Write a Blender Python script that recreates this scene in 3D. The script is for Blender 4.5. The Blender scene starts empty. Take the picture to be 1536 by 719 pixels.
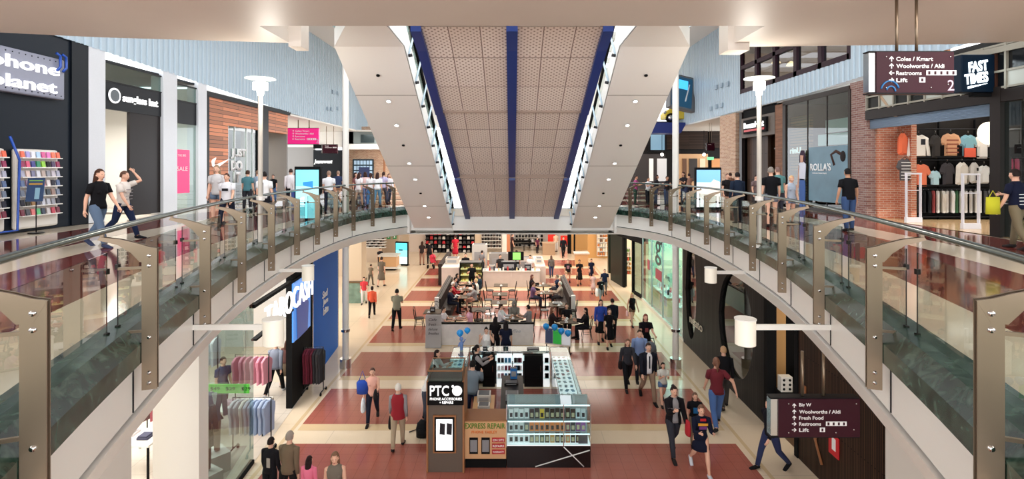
import bpy, bmesh, math, random
from mathutils import Vector, Matrix
R = math.radians
random.seed(7)
SC = bpy.context.scene
COL = SC.collection
F = 780.0; EYE = 7.1; Z2 = 5.4
# ---------------------------------------------------------------- camera, world, light
cd = bpy.data.cameras.new('camera'); cam = bpy.data.objects.new('camera', cd); COL.objects.link(cam)
cam.location = (0, 0, EYE); cam.rotation_euler = (R(90), 0, 0)
cd.sensor_width = 36; cd.lens = F/1536*36; cd.shift_y = -(359.5-252)/1536; cd.clip_end = 300; cd.clip_start = .05
SC.camera = cam
w = bpy.data.worlds.new('world'); SC.world = w; w.use_nodes = True
bg = w.node_tree.nodes['Background']; bg.inputs[0].default_value = (.93, .96, 1, 1); bg.inputs[1].default_value = 2.1
SC.view_settings.view_transform = 'Standard'; SC.view_settings.look = 'None'
SC.view_settings.exposure = 0.92; SC.view_settings.gamma = 1; SC.view_settings.use_curve_mapping = False
def area(name, loc, sx, sy, power, col=(1, .93, .84), rot=(0, 0, 0)):
    l = bpy.data.lights.new(name, 'AREA'); l.shape = 'RECTANGLE'; l.size = sx; l.size_y = sy; l.energy = power; l.color = col
    o = bpy.data.objects.new(name, l); o.location = loc; o.rotation_euler = rot; COL.objects.link(o); return o
# unseen area lights, added below the slab to brighten the ground floor
area('fill_light_far', (0, 34, 4.25), 10, 18, 800, (1, .92, .82))
area('fill_light_west', (-9.6, 24.5, 4.25), 3, 9, 110, (1, .95, .9))
area('fill_light_east', (9.3, 31, 4.25), 3.5, 14, 220, (1, .94, .88))
area('fill_light_shop', (-9.3, 13.0, 4.22), 4.5, 8, 330, (1, .97, .92))
area('fill_light_dark_shop', (9.4, 14.5, 4.22), 3.5, 6, 90, (1, .85, .65))
area('fill_light_glass_shop', (9.3, 25.0, 4.22), 3.5, 7, 260, (.9, 1, .98))
# added area lights that fill the upper shops, malls and walkways
area('fill_light_fashion', (14.2, 15, 9.7), 3.4, 6.5, 380, (1, .95, .88))
area('fill_light_sunglass', (-15.2, 17.8, 9.0), 3.2, 5, 170, (1, .98, .95))
area('fill_light_sport', (-15.4, 25.5, 9.0), 3.2, 6, 200, (1, .97, .93))
area('fill_light_west_mall', (-9.0, 42, 9.9), 7, 10, 420, (1, .97, .93))
area('fill_light_east_mall', (9.0, 42, 9.85), 6, 9, 200, (1, .88, .74))
area('fill_light_gallery_west', (-7.6, 3.5, 9.52), 4.0, 8, 200, (1, .96, .92))
area('fill_light_gallery_east', (7.6, 3.5, 9.52), 4.0, 8, 200, (1, .96, .92))
# ---------------------------------------------------------------- helpers
def lin(c):
    return tuple(((v/255)/12.92 if v/255 <= .04045 else ((v/255+.055)/1.055)**2.4) for v in c)+(1,)
MATS = {}
def mat(name, rgb=(200, 200, 200), rough=.5, metal=0, emit=0, ecol=None, alpha=1, trans=0, spec=.5, bump=None, noise=None):
    if name in MATS: return MATS[name]
    if max(rgb) < 75 and rough >= .25 and spec == .5: spec = .15
    m = bpy.data.materials.new(name); m.use_nodes = True; nt = m.node_tree; b = nt.nodes['Principled BSDF']
    b.inputs['Base Color'].default_value = lin(rgb); b.inputs['Roughness'].default_value = rough
    b.inputs['Metallic'].default_value = metal; b.inputs['Specular IOR Level'].default_value = spec
    if emit: b.inputs['Emission Color'].default_value = lin(ecol or rgb); b.inputs['Emission Strength'].default_value = emit
    if trans: b.inputs['Transmission Weight'].default_value = trans
    if alpha < 1: b.inputs['Alpha'].default_value = alpha
    if noise:      # (scale, amount): slight wear / fabric variation of the colour
        tc = nt.nodes.new('ShaderNodeTexCoord'); n = nt.nodes.new('ShaderNodeTexNoise'); n.inputs['Scale'].default_value = noise[0]; n.inputs['Detail'].default_value = 4
        mx = nt.nodes.new('ShaderNodeMixRGB'); mx.blend_type = 'MIX'
        c1 = lin([max(0, v*(1-noise[1])) for v in rgb]); c2 = lin([min(255, v*(1+noise[1])) for v in rgb])
        mx.inputs[1].default_value = c1; mx.inputs[2].default_value = c2
        nt.links.new(tc.outputs['Object'], n.inputs['Vector']); nt.links.new(n.outputs['Fac'], mx.inputs[0]); nt.links.new(mx.outputs[0], b.inputs['Base Color'])
    if bump:
        tc = nt.nodes.new('ShaderNodeTexCoord'); n = nt.nodes.new('ShaderNodeTexNoise'); n.inputs['Scale'].default_value = bump[0]
        bp = nt.nodes.new('ShaderNodeBump'); bp.inputs['Strength'].default_value = bump[1]
        nt.links.new(tc.outputs['Object'], n.inputs['Vector']); nt.links.new(n.outputs['Fac'], bp.inputs['Height']); nt.links.new(bp.outputs[0], b.inputs['Normal'])
    MATS[name] = m; return m
def glassmat(name, rgb=(225, 240, 238), refl=.12, tint=.9):
    """thin pane: mostly clear, with the mirror share of a real sheet of glass"""
    if name in MATS: return MATS[name]
    m = bpy.data.materials.new(name); m.use_nodes = True; nt = m.node_tree; nt.nodes.clear()
    o = nt.nodes.new('ShaderNodeOutputMaterial'); t = nt.nodes.new('ShaderNodeBsdfTransparent'); g = nt.nodes.new('ShaderNodeBsdfGlossy')
    fr = nt.nodes.new('ShaderNodeFresnel'); fr.inputs[0].default_value = 1.5; mx = nt.nodes.new('ShaderNodeMixShader')
    ad = nt.nodes.new('ShaderNodeMath'); ad.operation = 'MULTIPLY_ADD'; ad.inputs[1].default_value = 1.3; ad.inputs[2].default_value = refl-.05; ad.use_clamp = True
    t.inputs[0].default_value = lin([c*tint for c in rgb]); g.inputs['Roughness'].default_value = .01; g.inputs[0].default_value = (.9, .9, .9, 1)
    ge = nt.nodes.new('ShaderNodeNewGeometry'); iv = nt.nodes.new('ShaderNodeMath'); iv.operation = 'SUBTRACT'; iv.inputs[0].default_value = 1; nt.links.new(ge.outputs['Backfacing'], iv.inputs[1])
    pr = nt.nodes.new('ShaderNodeMath'); pr.operation = 'MULTIPLY'; nt.links.new(iv.outputs[0], pr.inputs[0]); nt.links.new(ad.outputs[0], pr.inputs[1])
    nt.links.new(fr.outputs[0], ad.inputs[0]); nt.links.new(pr.outputs[0], mx.inputs[0]); nt.links.new(t.outputs[0], mx.inputs[1]); nt.links.new(g.outputs[0], mx.inputs[2]); nt.links.new(mx.outputs[0], o.inputs[0])
    MATS[name] = m; return m
def G(px, py):                    # ground-floor point seen at a pixel of the photograph
    d = F*EYE/(py-252); return Vector(((px-768)*d/F, d, 0))
def L(px, py):                    # upper-floor point
    d = F*(EYE-Z2)/(py-252); return Vector(((px-768)*d/F, d, Z2))
def AT(px, py, d): return Vector(((px-768)*d/F, d, EYE-(py-252)*d/F))
def WX(px, py, x):                # point on the vertical plane X = x
    d = x*F/(px-768); return Vector((x, d, EYE-(py-252)*d/F))
class MB:
    """collects shapes, builds ONE mesh object; shapes are given in world coordinates when an origin is set"""
    def __init__(s, origin=(0, 0, 0)): s.v = []; s.f = []; s.m = []; s.ms = []; s.o = Vector(origin); s.sm = []; s.uv = None
    def mi(s, m):
        if m not in s.ms: s.ms.append(m)
        return s.ms.index(m)
    def add(s, vs, fs, m, smooth=False):
        k = len(s.v); i = s.mi(m)
        s.v += [Vector(v) for v in vs]
        for f in fs: s.f.append([k+a for a in f]); s.m.append(i); s.sm.append(smooth)
        return s
    def box(s, a, b, m, rz=0, piv=None, M=None):
        x0, y0, z0 = a; x1, y1, z1 = b
        vs = [Vector(p) for p in ((x0,y0,z0),(x1,y0,z0),(x1,y1,z0),(x0,y1,z0),(x0,y0,z1),(x1,y0,z1),(x1,y1,z1),(x0,y1,z1))]
        if rz:
            c = Vector(piv) if piv is not None else Vector(((x0+x1)/2, (y0+y1)/2, 0)); Q = Matrix.Rotation(rz, 3, 'Z')
            vs = [Q@(v-c)+c for v in vs]
        if M: vs = [M@v for v in vs]
        return s.add(vs, [(3,2,1,0),(4,5,6,7),(0,1,5,4),(1,2,6,5),(2,3,7,6),(3,0,4,7)], m)
    def cb(s, c, d, m, rz=0, M=None):      # centred box
        c = Vector(c); d = Vector(d)/2; return s.box(c-d, c+d, m, rz, c, M)
    def quad(s, a, b, c, d, m): return s.add([a, b, c, d], [(0, 1, 2, 3)], m)
    def poly(s, pts, m): return s.add(pts, [tuple(range(len(pts)))], m)
    def prism(s, pts, h, m, axis=(0, 0, 1)):
        n = len(pts); ax = Vector(axis)*h; p = [Vector(q) for q in pts]
        return s.add(p+[q+ax for q in p], [tuple(range(n))[::-1], tuple(range(n, 2*n))]+[(i, (i+1) % n, n+(i+1) % n, n+i) for i in range(n)], m)
    def tube(s, pts, r, m, n=8, cap=True, smooth=True, flat=None):
        pts = [Vector(p) for p in pts]; rs = r if isinstance(r, (list, tuple)) else [r]*len(pts)
        vs = []; fs = []; up = Vector((0, 0, 1)); prev = None
        for i, p in enumerate(pts):
            t = (pts[min(i+1, len(pts)-1)]-pts[max(i-1, 0)]).normalized()
            if prev is None:
                a = t.cross(up)
                if a.length < .1: a = t.cross(Vector((0, 1, 0)))
            else: a = prev-t*prev.dot(t)
            a.normalize(); prev = a; b = t.cross(a)
            ra = rs[i]; rb = ra
            if isinstance(ra, tuple): ra, rb = ra
            for k in range(n): an = 2*math.pi*k/n; vs.append(p+a*ra*math.cos(an)+b*rb*math.sin(an))
        for i in range(len(pts)-1):
            for k in range(n): fs.append((i*n+k, i*n+(k+1) % n, (i+1)*n+(k+1) % n, (i+1)*n+k))
        if cap: fs.append(tuple(range(n))[::-1]); fs.append(tuple(range((len(pts)-1)*n, len(pts)*n)))
        return s.add(vs, fs, m, smooth)
    def cyl(s, p, r, h, m, n=16, r2=None, smooth=True):
        p = Vector(p); r2 = r if r2 is None else r2
        vs = [p+Vector((r*math.cos(2*math.pi*k/n), r*math.sin(2*math.pi*k/n), 0)) for k in range(n)]+[p+Vector((r2*math.cos(2*math.pi*k/n), r2*math.sin(2*math.pi*k/n), h)) for k in range(n)]
        s.add(vs, [(k, (k+1) % n, n+(k+1) % n, n+k) for k in range(n)], m, smooth)
        return s.add(vs, [tuple(range(n))[::-1], tuple(range(n, 2*n))], m)
    def rings(s, rings, m, n=12, cap=True, smooth=True):      # rings: (cx,cy,z,a,b) ellipses stacked
        vs = []; fs = []
        for cx, cy, z, a, b in rings:
            for k in range(n): an = 2*math.pi*k/n; vs.append((cx+a*math.cos(an), cy+b*math.sin(an), z))
        for i in range(len(rings)-1):
            for k in range(n): fs.append((i*n+k, i*n+(k+1) % n, (i+1)*n+(k+1) % n, (i+1)*n+k))
        if cap: fs.append(tuple(range(n))[::-1]); fs.append(tuple(range((len(rings)-1)*n, len(rings)*n)))
        return s.add(vs, fs, m, smooth)
    def ball(s, c, r, m, n=10, k=7):
        c = Vector(c); r = Vector(r) if isinstance(r, (tuple, list)) else Vector((r, r, r))
        return s.rings([(c.x, c.y, c.z-r.z*math.cos(math.pi*(i+.02)/(k+.04)), max(r.x*math.sin(math.pi*(i+.02)/(k+.04)), 1e-4), max(r.y*math.sin(math.pi*(i+.02)/(k+.04)), 1e-4)) for i in range(k+1)], m, n)
    def build(s, name, parent=None, bevel=0, uvscale=None):
        me = bpy.data.meshes.new(name); me.from_pydata([v-s.o for v in s.v], [], s.f)
        for m in s.ms: me.materials.append(m)
        me.polygons.foreach_set('material_index', s.m); me.polygons.foreach_set('use_smooth', s.sm); me.update()
        o = bpy.data.objects.new(name, me); COL.objects.link(o)
        if parent is not None: o.parent = parent
        else: o.location = s.o
        if bevel:
            b = o.modifiers.new('bevel', 'BEVEL'); b.width = bevel; b.segments = 2; b.limit_method = 'ANGLE'
        return o
def tag(o, label=None, cat=None, group=None, kind=None):
    if label: o['label'] = label
    if cat: o['category'] = cat
    if group: o['group'] = group
    if kind: o['kind'] = kind
    return o
def thing(name, label, cat, loc=(0, 0, 0), rz=0, group=None):
    o = bpy.data.objects.new(name, None); o.location = loc; o.rotation_euler = (0, 0, rz); o.empty_display_size = .2; COL.objects.link(o)
    return tag(o, label, cat, group)
def struct(name, mb, parent=None):
    o = mb.build(name, parent)
    if parent is None: o['kind'] = 'structure'
    return o

def copy_thing(o, loc=None, rz=None, label=None, group=None, parent=None):
    c = o.copy(); COL.objects.link(c)
    if parent is not None: c.parent = parent
    for ch in list(o.children): copy_thing(ch, parent=c)
    if loc is not None: c.location = loc
    if rz is not None: c.rotation_euler = (0, 0, rz)
    if label: c['label'] = label
    if group: c['group'] = group
    return c
def lettering(txt, m, height, loc, rot, parent, width=None, depth=.01, name='lettering', bold=.0, align='LEFT', shear=0):
    cu = bpy.data.curves.new('t', 'FONT'); cu.body = txt; cu.size = 1; cu.extrude = 0; cu.offset = bold; cu.shear = shear; cu.align_x = align; cu.resolution_u = 3
    to = bpy.data.objects.new('t', cu); COL.objects.link(to)
    bpy.context.view_layer.update()
    me = bpy.data.meshes.new_from_object(to.evaluated_get(bpy.context.evaluated_depsgraph_get()))
    bpy.data.objects.remove(to); bpy.data.curves.remove(cu)
    xs = [v.co.x for v in me.vertices]; ys = [v.co.y for v in me.vertices]
    sy = height/(max(ys)-min(ys)); sx = (width/(max(xs)-min(xs))) if width else sy
    x0 = min(xs) if align == 'LEFT' else (min(xs)+max(xs))/2; y0 = min(ys)
    bm = bmesh.new(); bm.from_mesh(me)
    for v in bm.verts: v.co = Vector(((v.co.x-x0)*sx, (v.co.y-y0)*sy, 0))
    r = bmesh.ops.extrude_face_region(bm, geom=bm.faces[:])
    for e in r['geom']:
        if isinstance(e, bmesh.types.BMVert): e.co.z += depth
    bmesh.ops.recalc_face_normals(bm, faces=bm.faces[:])
    bm.to_mesh(me); bm.free(); me.materials.clear(); me.materials.append(m)
    o = bpy.data.objects.new(name, me); COL.objects.link(o)
    o.parent = parent; o.location = Vector(loc)-(parent.location if parent is not None else Vector()); o.rotation_euler = rot
    return o
FRONT = (R(90), 0, 0)            # text on a face looking towards -Y
ON_LEFT = (R(90), 0, R(90))      # text on a wall on the left, looking +X
ON_RIGHT = (R(90), 0, R(-90))    # text on a wall on the right, looking -X
# ---------------------------------------------------------------- common materials
WHITE = mat('white_paint', (226, 222, 214), .45)
CREAMP = mat('cream_soffit_paint', (212, 200, 188), .5, noise=(.6, .03))
FASCIA = mat('white_fascia_panel', (234, 231, 225), .35)
STEEL = mat('brushed_bronze_steel', (134, 117, 98), .32, .75)
DSTEEL = mat('dark_steel', (60, 60, 62), .35, .8)
CHROME = mat('polished_steel', (200, 200, 200), .18, 1)
BLACK = mat('black_laminate', (22, 22, 24), .35)
MATTBLACK = mat('matt_black', (14, 14, 15), .8)
NAVY = mat('navy_cladding', (24, 31, 40), .35)
BLUE = mat('blue_painted_steel', (16, 48, 118), .4)
GLASS = glassmat('clear_glass', refl=.05); GREENGLASS = glassmat('green_tinted_glass', (216, 236, 232), .06)
RAILG = glassmat('balustrade_glass', (236, 240, 236), .05, .98)
LAMP = mat('lamp_glow', (255, 250, 240), emit=6)
WGLOW = mat('white_lightbox', (255, 255, 255), emit=1.6)
RED = mat('fire_red', (200, 30, 40), .4)
def marble():
    m = mat('green_marble', (48, 70, 62), .22, spec=.3); nt = m.node_tree; b = nt.nodes['Principled BSDF']
    tc = nt.nodes.new('ShaderNodeTexCoord'); n = nt.nodes.new('ShaderNodeTexNoise'); n.inputs['Scale'].default_value = 5.5; n.inputs['Detail'].default_value = 12; n.inputs['Distortion'].default_value = 1.2
    cr = nt.nodes.new('ShaderNodeValToRGB'); e = cr.color_ramp.elements; e[0].position = .35; e[0].color = lin((14, 32, 26)); e[1].position = .8; e[1].color = lin((80, 104, 92))
    x = cr.color_ramp.elements.new(.5); x.color = lin((34, 58, 48))
    nt.links.new(tc.outputs['Object'], n.inputs['Vector']); nt.links.new(n.outputs['Fac'], cr.inputs[0]); nt.links.new(cr.outputs[0], b.inputs['Base Color']); return m
MARBLE = marble()
def stone(name, rgb, rough, amt=.10, grid=None):
    m = mat(name, rgb, rough); nt = m.node_tree; b = nt.nodes['Principled BSDF']
    tc = nt.nodes.new('ShaderNodeTexCoord'); n = nt.nodes.new('ShaderNodeTexNoise'); n.inputs['Scale'].default_value = 40; n.inputs['Detail'].default_value = 3
    n2 = nt.nodes.new('ShaderNodeTexNoise'); n2.inputs['Scale'].default_value = .7
    ad = nt.nodes.new('ShaderNodeMath'); ad.operation = 'ADD'; nt.links.new(n.outputs['Fac'], ad.inputs[0]); nt.links.new(n2.outputs['Fac'], ad.inputs[1])
    ml = nt.nodes.new('ShaderNodeMath'); ml.operation = 'MULTIPLY'; ml.inputs[1].default_value = .5; nt.links.new(ad.outputs[0], ml.inputs[0])
    mx = nt.nodes.new('ShaderNodeMixRGB'); mx.inputs[1].default_value = lin([v*(1-amt) for v in rgb]); mx.inputs[2].default_value = lin([min(255, v*(1+amt)) for v in rgb])
    for q in (n, n2): nt.links.new(tc.outputs['Object'], q.inputs['Vector'])
    nt.links.new(ml.outputs[0], mx.inputs[0]); out = mx.outputs[0]
    if grid:
        br = nt.nodes.new('ShaderNodeTexBrick'); br.offset = 0; br.inputs['Scale'].default_value = 1; br.inputs['Mortar Size'].default_value = .006; br.inputs['Brick Width'].default_value = grid; br.inputs['Row Height'].default_value = grid
        nt.links.new(tc.outputs['Object'], br.inputs['Vector']); m2 = nt.nodes.new('ShaderNodeMixRGB'); m2.inputs[2].default_value = lin([v*.86 for v in rgb])
        nt.links.new(br.outputs['Fac'], m2.inputs[0]); nt.links.new(out, m2.inputs[1]); out = m2.outputs[0]
    nt.links.new(out, b.inputs['Base Color']); return m
CREAM_T = stone('cream_floor_tile', (228, 209, 182), .14, .05, 2.4)
TAN_T = stone('tan_floor_tile', (212, 186, 148), .2, .05)
RED_T = stone('terracotta_floor_tile', (162, 95, 82), .15, .12, .33)
UCREAM = stone('upper_cream_tile', (206, 192, 172), .1, .05)
URED = stone('upper_red_granite', (104, 50, 44), .08, .2)
PALEF = stone('pale_shop_floor', (216, 206, 192), .2, .05, .6)
def brick(name, c1, c2, mort, sx=.24, sy=.075):
    m = mat(name, c1, .85); nt = m.node_tree; b = nt.nodes['Principled BSDF']; tc = nt.nodes.new('ShaderNodeTexCoord')
    sp = nt.nodes.new('ShaderNodeSeparateXYZ'); cb = nt.nodes.new('ShaderNodeCombineXYZ'); ad = nt.nodes.new('ShaderNodeMath'); ad.operation = 'ADD'
    br = nt.nodes.new('ShaderNodeTexBrick'); br.inputs['Scale'].default_value = 1; br.inputs['Brick Width'].default_value = sx; br.inputs['Row Height'].default_value = sy; br.inputs['Mortar Size'].default_value = .008
    br.inputs['Color1'].default_value = lin(c1); br.inputs['Color2'].default_value = lin(c2); br.inputs['Mortar'].default_value = lin(mort)
    nt.links.new(tc.outputs['Object'], sp.inputs[0]); nt.links.new(sp.outputs[0], ad.inputs[0]); nt.links.new(sp.outputs[1], ad.inputs[1])
    nt.links.new(ad.outputs[0], cb.inputs[0]); nt.links.new(sp.outputs[2], cb.inputs[1]); nt.links.new(cb.outputs[0], br.inputs['Vector'])
    nt.links.new(br.outputs['Color'], b.inputs['Base Color']); return m
BRICK_D = brick('grey_red_brick', (120, 78, 70), (150, 116, 106), (160, 150, 142)); BRICK_R = brick('orange_red_brick', (176, 98, 70), (196, 126, 96), (200, 180, 160))
BRICK_T = brick('tan_brick', (170, 126, 100), (196, 160, 130), (210, 196, 178))
def planks(name, rgb, h=.17, amt=.22, vertical=False):
    m = mat(name, rgb, .5, spec=.15 if max(rgb) < 75 else .4); nt = m.node_tree; b = nt.nodes['Principled BSDF']; tc = nt.nodes.new('ShaderNodeTexCoord')
    sp = nt.nodes.new('ShaderNodeSeparateXYZ'); cb = nt.nodes.new('ShaderNodeCombineXYZ'); ad = nt.nodes.new('ShaderNodeMath'); ad.operation = 'ADD'
    br = nt.nodes.new('ShaderNodeTexBrick'); br.inputs['Scale'].default_value = 1; br.inputs['Brick Width'].default_value = 2.6; br.inputs['Row Height'].default_value = h; br.inputs['Mortar Size'].default_value = .012
    br.inputs['Color1'].default_value = lin([v*(1-amt) for v in rgb]); br.inputs['Color2'].default_value = lin([min(255, v*(1+amt*.6)) for v in rgb]); br.inputs['Mortar'].default_value = lin([v*.3 for v in rgb])
    nt.links.new(tc.outputs['Object'], sp.inputs[0]); nt.links.new(sp.outputs[0], ad.inputs[0]); nt.links.new(sp.outputs[1], ad.inputs[1])
    nt.links.new(ad.outputs[0], cb.inputs[1 if vertical else 0]); nt.links.new(sp.outputs[2], cb.inputs[0 if vertical else 1]); nt.links.new(cb.outputs[0], br.inputs['Vector'])
    nt.links.new(br.outputs['Color'], b.inputs['Base Color']); return m
WOOD_O = planks('orange_wood_boards', (206, 128, 86)); WOOD_D = planks('dark_wood_slats', (58, 44, 36), .09); WOOD_H = planks('honey_wood_boards', (176, 124, 72), .12)
WOOD_V = planks('brown_vertical_slats', (70, 50, 38), .05, .25, True)
CLADM = mat('pale_blue_steel_cladding', (176, 194, 206), .35, .1)
# ---------------------------------------------------------------- the void edge
HALF = [(1.2, -.9), (2.02, 1.0), (2.97, 3.1), (3.70, 5.15), (4.30, 7.1), (4.86, 9.15), (5.24, 11.1), (5.52, 13.1), (5.68, 15.0), (5.72, 16.8), (5.6, 18.5), (5.2, 20.0), (4.5, 21.3), (4.18, 21.7)]
def catmull(P, k=5):
    P = [Vector((a, b, 0)) for a, b in P]; out = []
    for i in range(len(P)-1):
        p0 = P[max(i-1, 0)]; p1 = P[i]; p2 = P[i+1]; p3 = P[min(i+2, len(P)-1)]
        for j in range(k):
            t = j/k; out.append(.5*((2*p1)+(p2-p0)*t+(2*p0-5*p1+4*p2-p3)*t*t+(3*p1-p0-3*p2+p3)*t**3))
    return out+[P[-1]]
EDGE = catmull(HALF)
def norms(P):
    out = []
    for i in range(len(P)):
        t = (P[min(i+1, len(P)-1)]-P[max(i-1, 0)]).normalized(); out.append(Vector((t.y, -t.x, 0)))
    return out
EN = norms(EDGE)                 # points away from the void on the right-hand side
def off(o, side): return [Vector((side*(p.x+n.x*o), p.y+n.y*o, 0)) for p, n in zip(EDGE, EN)]
def sweep(mb, prof, side, m, smooth=False):
    cols = [off(o, side) for o, z in prof]; n = len(EDGE); k = len(prof); vs = []; fs = []
    for i in range(n):
        for j, (o, z) in enumerate(prof): vs.append((cols[j][i].x, cols[j][i].y, EYE+z))
    for i in range(n-1):
        for j in range(k-1): fs.append((i*k+j, i*k+j+1, (i+1)*k+j+1, (i+1)*k+j))
    mb.add(vs, fs, m, smooth)
def edge_at(d):
    for i in range(len(EDGE)-1):
        a, b = EDGE[i], EDGE[i+1]
        if a.y <= d <= b.y:
            t = (d-a.y)/(b.y-a.y); return a.lerp(b, t), EN[i].lerp(EN[i+1], t).normalized()
    return EDGE[-1], EN[-1]
# ---------------------------------------------------------------- ground floor
fl = MB(); fl.box((-16, -4, -.3), (16, 50, 0), CREAM_T)
for k in range(-4, 8):
    y0 = 14.4+3.33*k; y1 = y0+2.3
    fl.quad((-5.8, y0, .004), (5.75, y0, .004), (5.75, y1, .004), (-5.8, y1, .004), RED_T)
    fl.quad((-5.8, y0-.36, .003), (5.75, y0-.36, .003), (5.75, y0, .003), (-5.8, y0, .003), TAN_T)
for s in (-1, 1): fl.quad((s*5.9, -4, .004), (s*6.0, -4, .004), (s*6.0, 46, .004), (s*5.9, 46, .004), TAN_T)
struct('floor', fl)
# ---------------------------------------------------------------- upper floor slabs
for side in (-1, 1):
    f2 = MB(); bands = [(.3, 1.35, UCREAM), (1.35, 3.4, URED), (3.4, 4.35, UCREAM), (4.35, 6.3, URED)]
    wallx = 13 if side < 0 else 12
    for a, b, m in bands:
        A = off(a, side); B = off(b, side)
        for i in range(len(A)-1):
            q = [A[i], A[i+1], B[i+1], B[i]]; q = [Vector((max(-18, min(18, v.x)), v.y, Z2)) for v in q]
            if side < 0: q = q[::-1]
            f2.poly(q[::-1], m)
    f2.quad(*[Vector(p) for p in ((side*1.4, -6, Z2-.01), (side*20, -6, Z2-.01), (side*20, 22.6, Z2-.01), (side*5.7, 22.6, Z2-.01))], UCREAM) if False else None
    B = off(.3, side); pts = [Vector((v.x, v.y, Z2-.012)) for v in B]
    ring = pts+[Vector((side*20, 22.5, Z2-.012)), Vector((side*20, -6, Z2-.012)), Vector((side*1.4, -6, Z2-.012))]
    f2.poly(ring if side < 0 else ring[::-1], UCREAM)
    struct('floor', f2)
f2 = MB(); f2.box((-20, 22.5, Z2-.3), (20, 52, Z2-.012), UCREAM); f2.box((-4.6, 21.7, Z2-.3), (4.6, 22.6, Z2-.012), UCREAM)
for a, b in ((24, 26.4), (28.2, 31), (33, 36), (38, 41)): f2.quad((-12.9, a, Z2), (12, a, Z2), (12, b, Z2), (-12.9, b, Z2), URED)
struct('floor', f2)
for side in (-1, 1):
    nm = 'trim_left' if side < 0 else 'trim_right'
    t = MB(); sweep(t, [(.05, -1.9), (.05, -2.43)], side, FASCIA)
    sweep(t, [(.05, -2.43), (.09, -2.44), (.09, -2.46)], side, DSTEEL); sweep(t, [(.09, -2.46), (.02, -2.47), (.14, -2.76), (3.0, -2.78)], side, FASCIA)
    for d in (3.1, 5.15, 7.1, 9.15, 11.1, 13.1, 15, 16.8, 18.4):         # panel joints
        p, n = edge_at(d); p = Vector((side*p.x, p.y, 0)); n = Vector((side*n.x, n.y, 0)); q = p+n*.045
        t.cb((q.x, q.y, EYE-2.17), (.012, .012, .5), DSTEEL)
    struct(nm, t)
    c = MB(); sweep(c, [(.06, -1.93), (-.03, -1.93), (-.03, -1.74), (.09, -1.60), (.36, -1.58), (.40, -1.70)], side, MARBLE); struct('trim_curb', c)
    # soffit of the slab = ceiling of the storey below
    s = MB(); A = off(2.9, side); pts = [Vector((v.x, v.y, EYE-2.775)) for v in A]+[Vector((side*18, 21.7, EYE-2.775)), Vector((side*18, -4, EYE-2.775)), Vector((side*4, -4, EYE-2.775))]
    s.poly(pts if side > 0 else pts[::-1], WHITE); struct('ceiling', s)
# bridge between the two sides with the escalator landings
b = MB(); b.box((-4.3, 21.75, EYE-2.62), (4.3, 22.2, Z2-.012), FASCIA); b.box((-18, 21.9, EYE-2.8), (18, 50, EYE-2.76), WHITE)
b.box((-.45, 21.70, EYE-2.62), (.45, 21.76, Z2-.06), FASCIA)
for s in (-1, 1): b.box((s*4.3-.05, 21.6, EYE-2.7), (s*4.3+.05, 22.2, Z2), FASCIA)
struct('trim_bridge', b)
# ---------------------------------------------------------------- storey above: soffits over the camera
s = MB()
lw = [(-13.2, 9.1), (-9.45, 9.6), (-7.9, 9.95), (-4.45, 10.4), (-4.45, -4), (-13.2, -4)]
rw = [(4.45, 10.75), (9.04, 10.5), (10.1, 10.26), (12.2, 9.6), (12.2, -4), (4.45, -4)]
for P in (lw, rw): s.prism([(x, y, EYE+2.5) for x, y in P], 1.0, CREAMP)
s.box((-4.45, -4, EYE+2.5), (4.45, 9.15, EYE+3.5), CREAMP)
s.box((-4.45, 10.35, EYE+2.42), (-4.2, 10.75, EYE+3.4), CREAMP); s.box((4.32, 10.4, EYE+2.36), (4.75, 10.85, EYE+3.4), CREAMP)
struct('ceiling', s)
# ---------------------------------------------------------------- corrugated cladding walls
def cladding(name, x, y0, y1, zlo, ztop, side, pitch=.30, depth=.045, holes=()):
    """vertical ribs; lower edge follows zlo(y); holes = (ya, yb, za, zb)"""
    m = MB(); ys = []; y = y0
    while y < y1:
        for dy, dx in ((0, 0), (pitch*.42, 0), (pitch*.5, 1), (pitch*.92, 1)): ys.append((y+dy, dx))
        y += pitch
    for (a, da), (b, db) in zip(ys, ys[1:]):
        spans = [(None, ztop)]; mid = (a+b)/2; segs = [(zlo(mid), ztop)]
        for (ya, yb, za, zb) in holes:
            if ya < mid < yb: segs = [(zlo(mid), za), (zb, ztop)]
        for lo, hi in segs:
            la = lo if lo != zlo(mid) else zlo(a); lb = lo if lo != zlo(mid) else zlo(b)
            xa = x-side*depth*da; xb = x-side*depth*db
            m.quad((xa, a, la), (xb, b, lb), (xb, b, hi), (xa, a, hi), CLADM)
    return struct(name, m)
def zl(y): return EYE+(3.78 if y < 14 else 3.78-(y-14)*.0345 if y < 35 else 3.05)
cladding('wall_left', -12.95, 9, 47, zl, EYE+8.7, -1)
def zr(y): return EYE+(3.25 if y < 14 else 3.25-(y-14)*.035 if y < 21 else 3.0)
WIN = (18.4, 27.2, EYE+3.85, EYE+6.6)
cladding('wall_right', 11.95, 9, 37, zr, EYE+8.1, 1, holes=(WIN,))
r = MB()
r.box((-13.3, 8, EYE+8.7), (-5.2, 50, EYE+8.9), WHITE); r.box((5.2, 8, EYE+8.1), (12.5, 50, EYE+8.3), WHITE)
for y in range(10, 50, 4): r.box((-5.2, y, EYE+8.5), (5.2, y+.25, EYE+8.9), WHITE)
for x in (-1.8, 1.8): r.box((x-.06, 8, EYE+8.6), (x+.06, 50, EYE+8.8), WHITE)
r.box((-13.3, 46.5, EYE+3.6), (12.5, 46.8, EYE+8.9), WHITE)
struct('ceiling_skylight', r)
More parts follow.
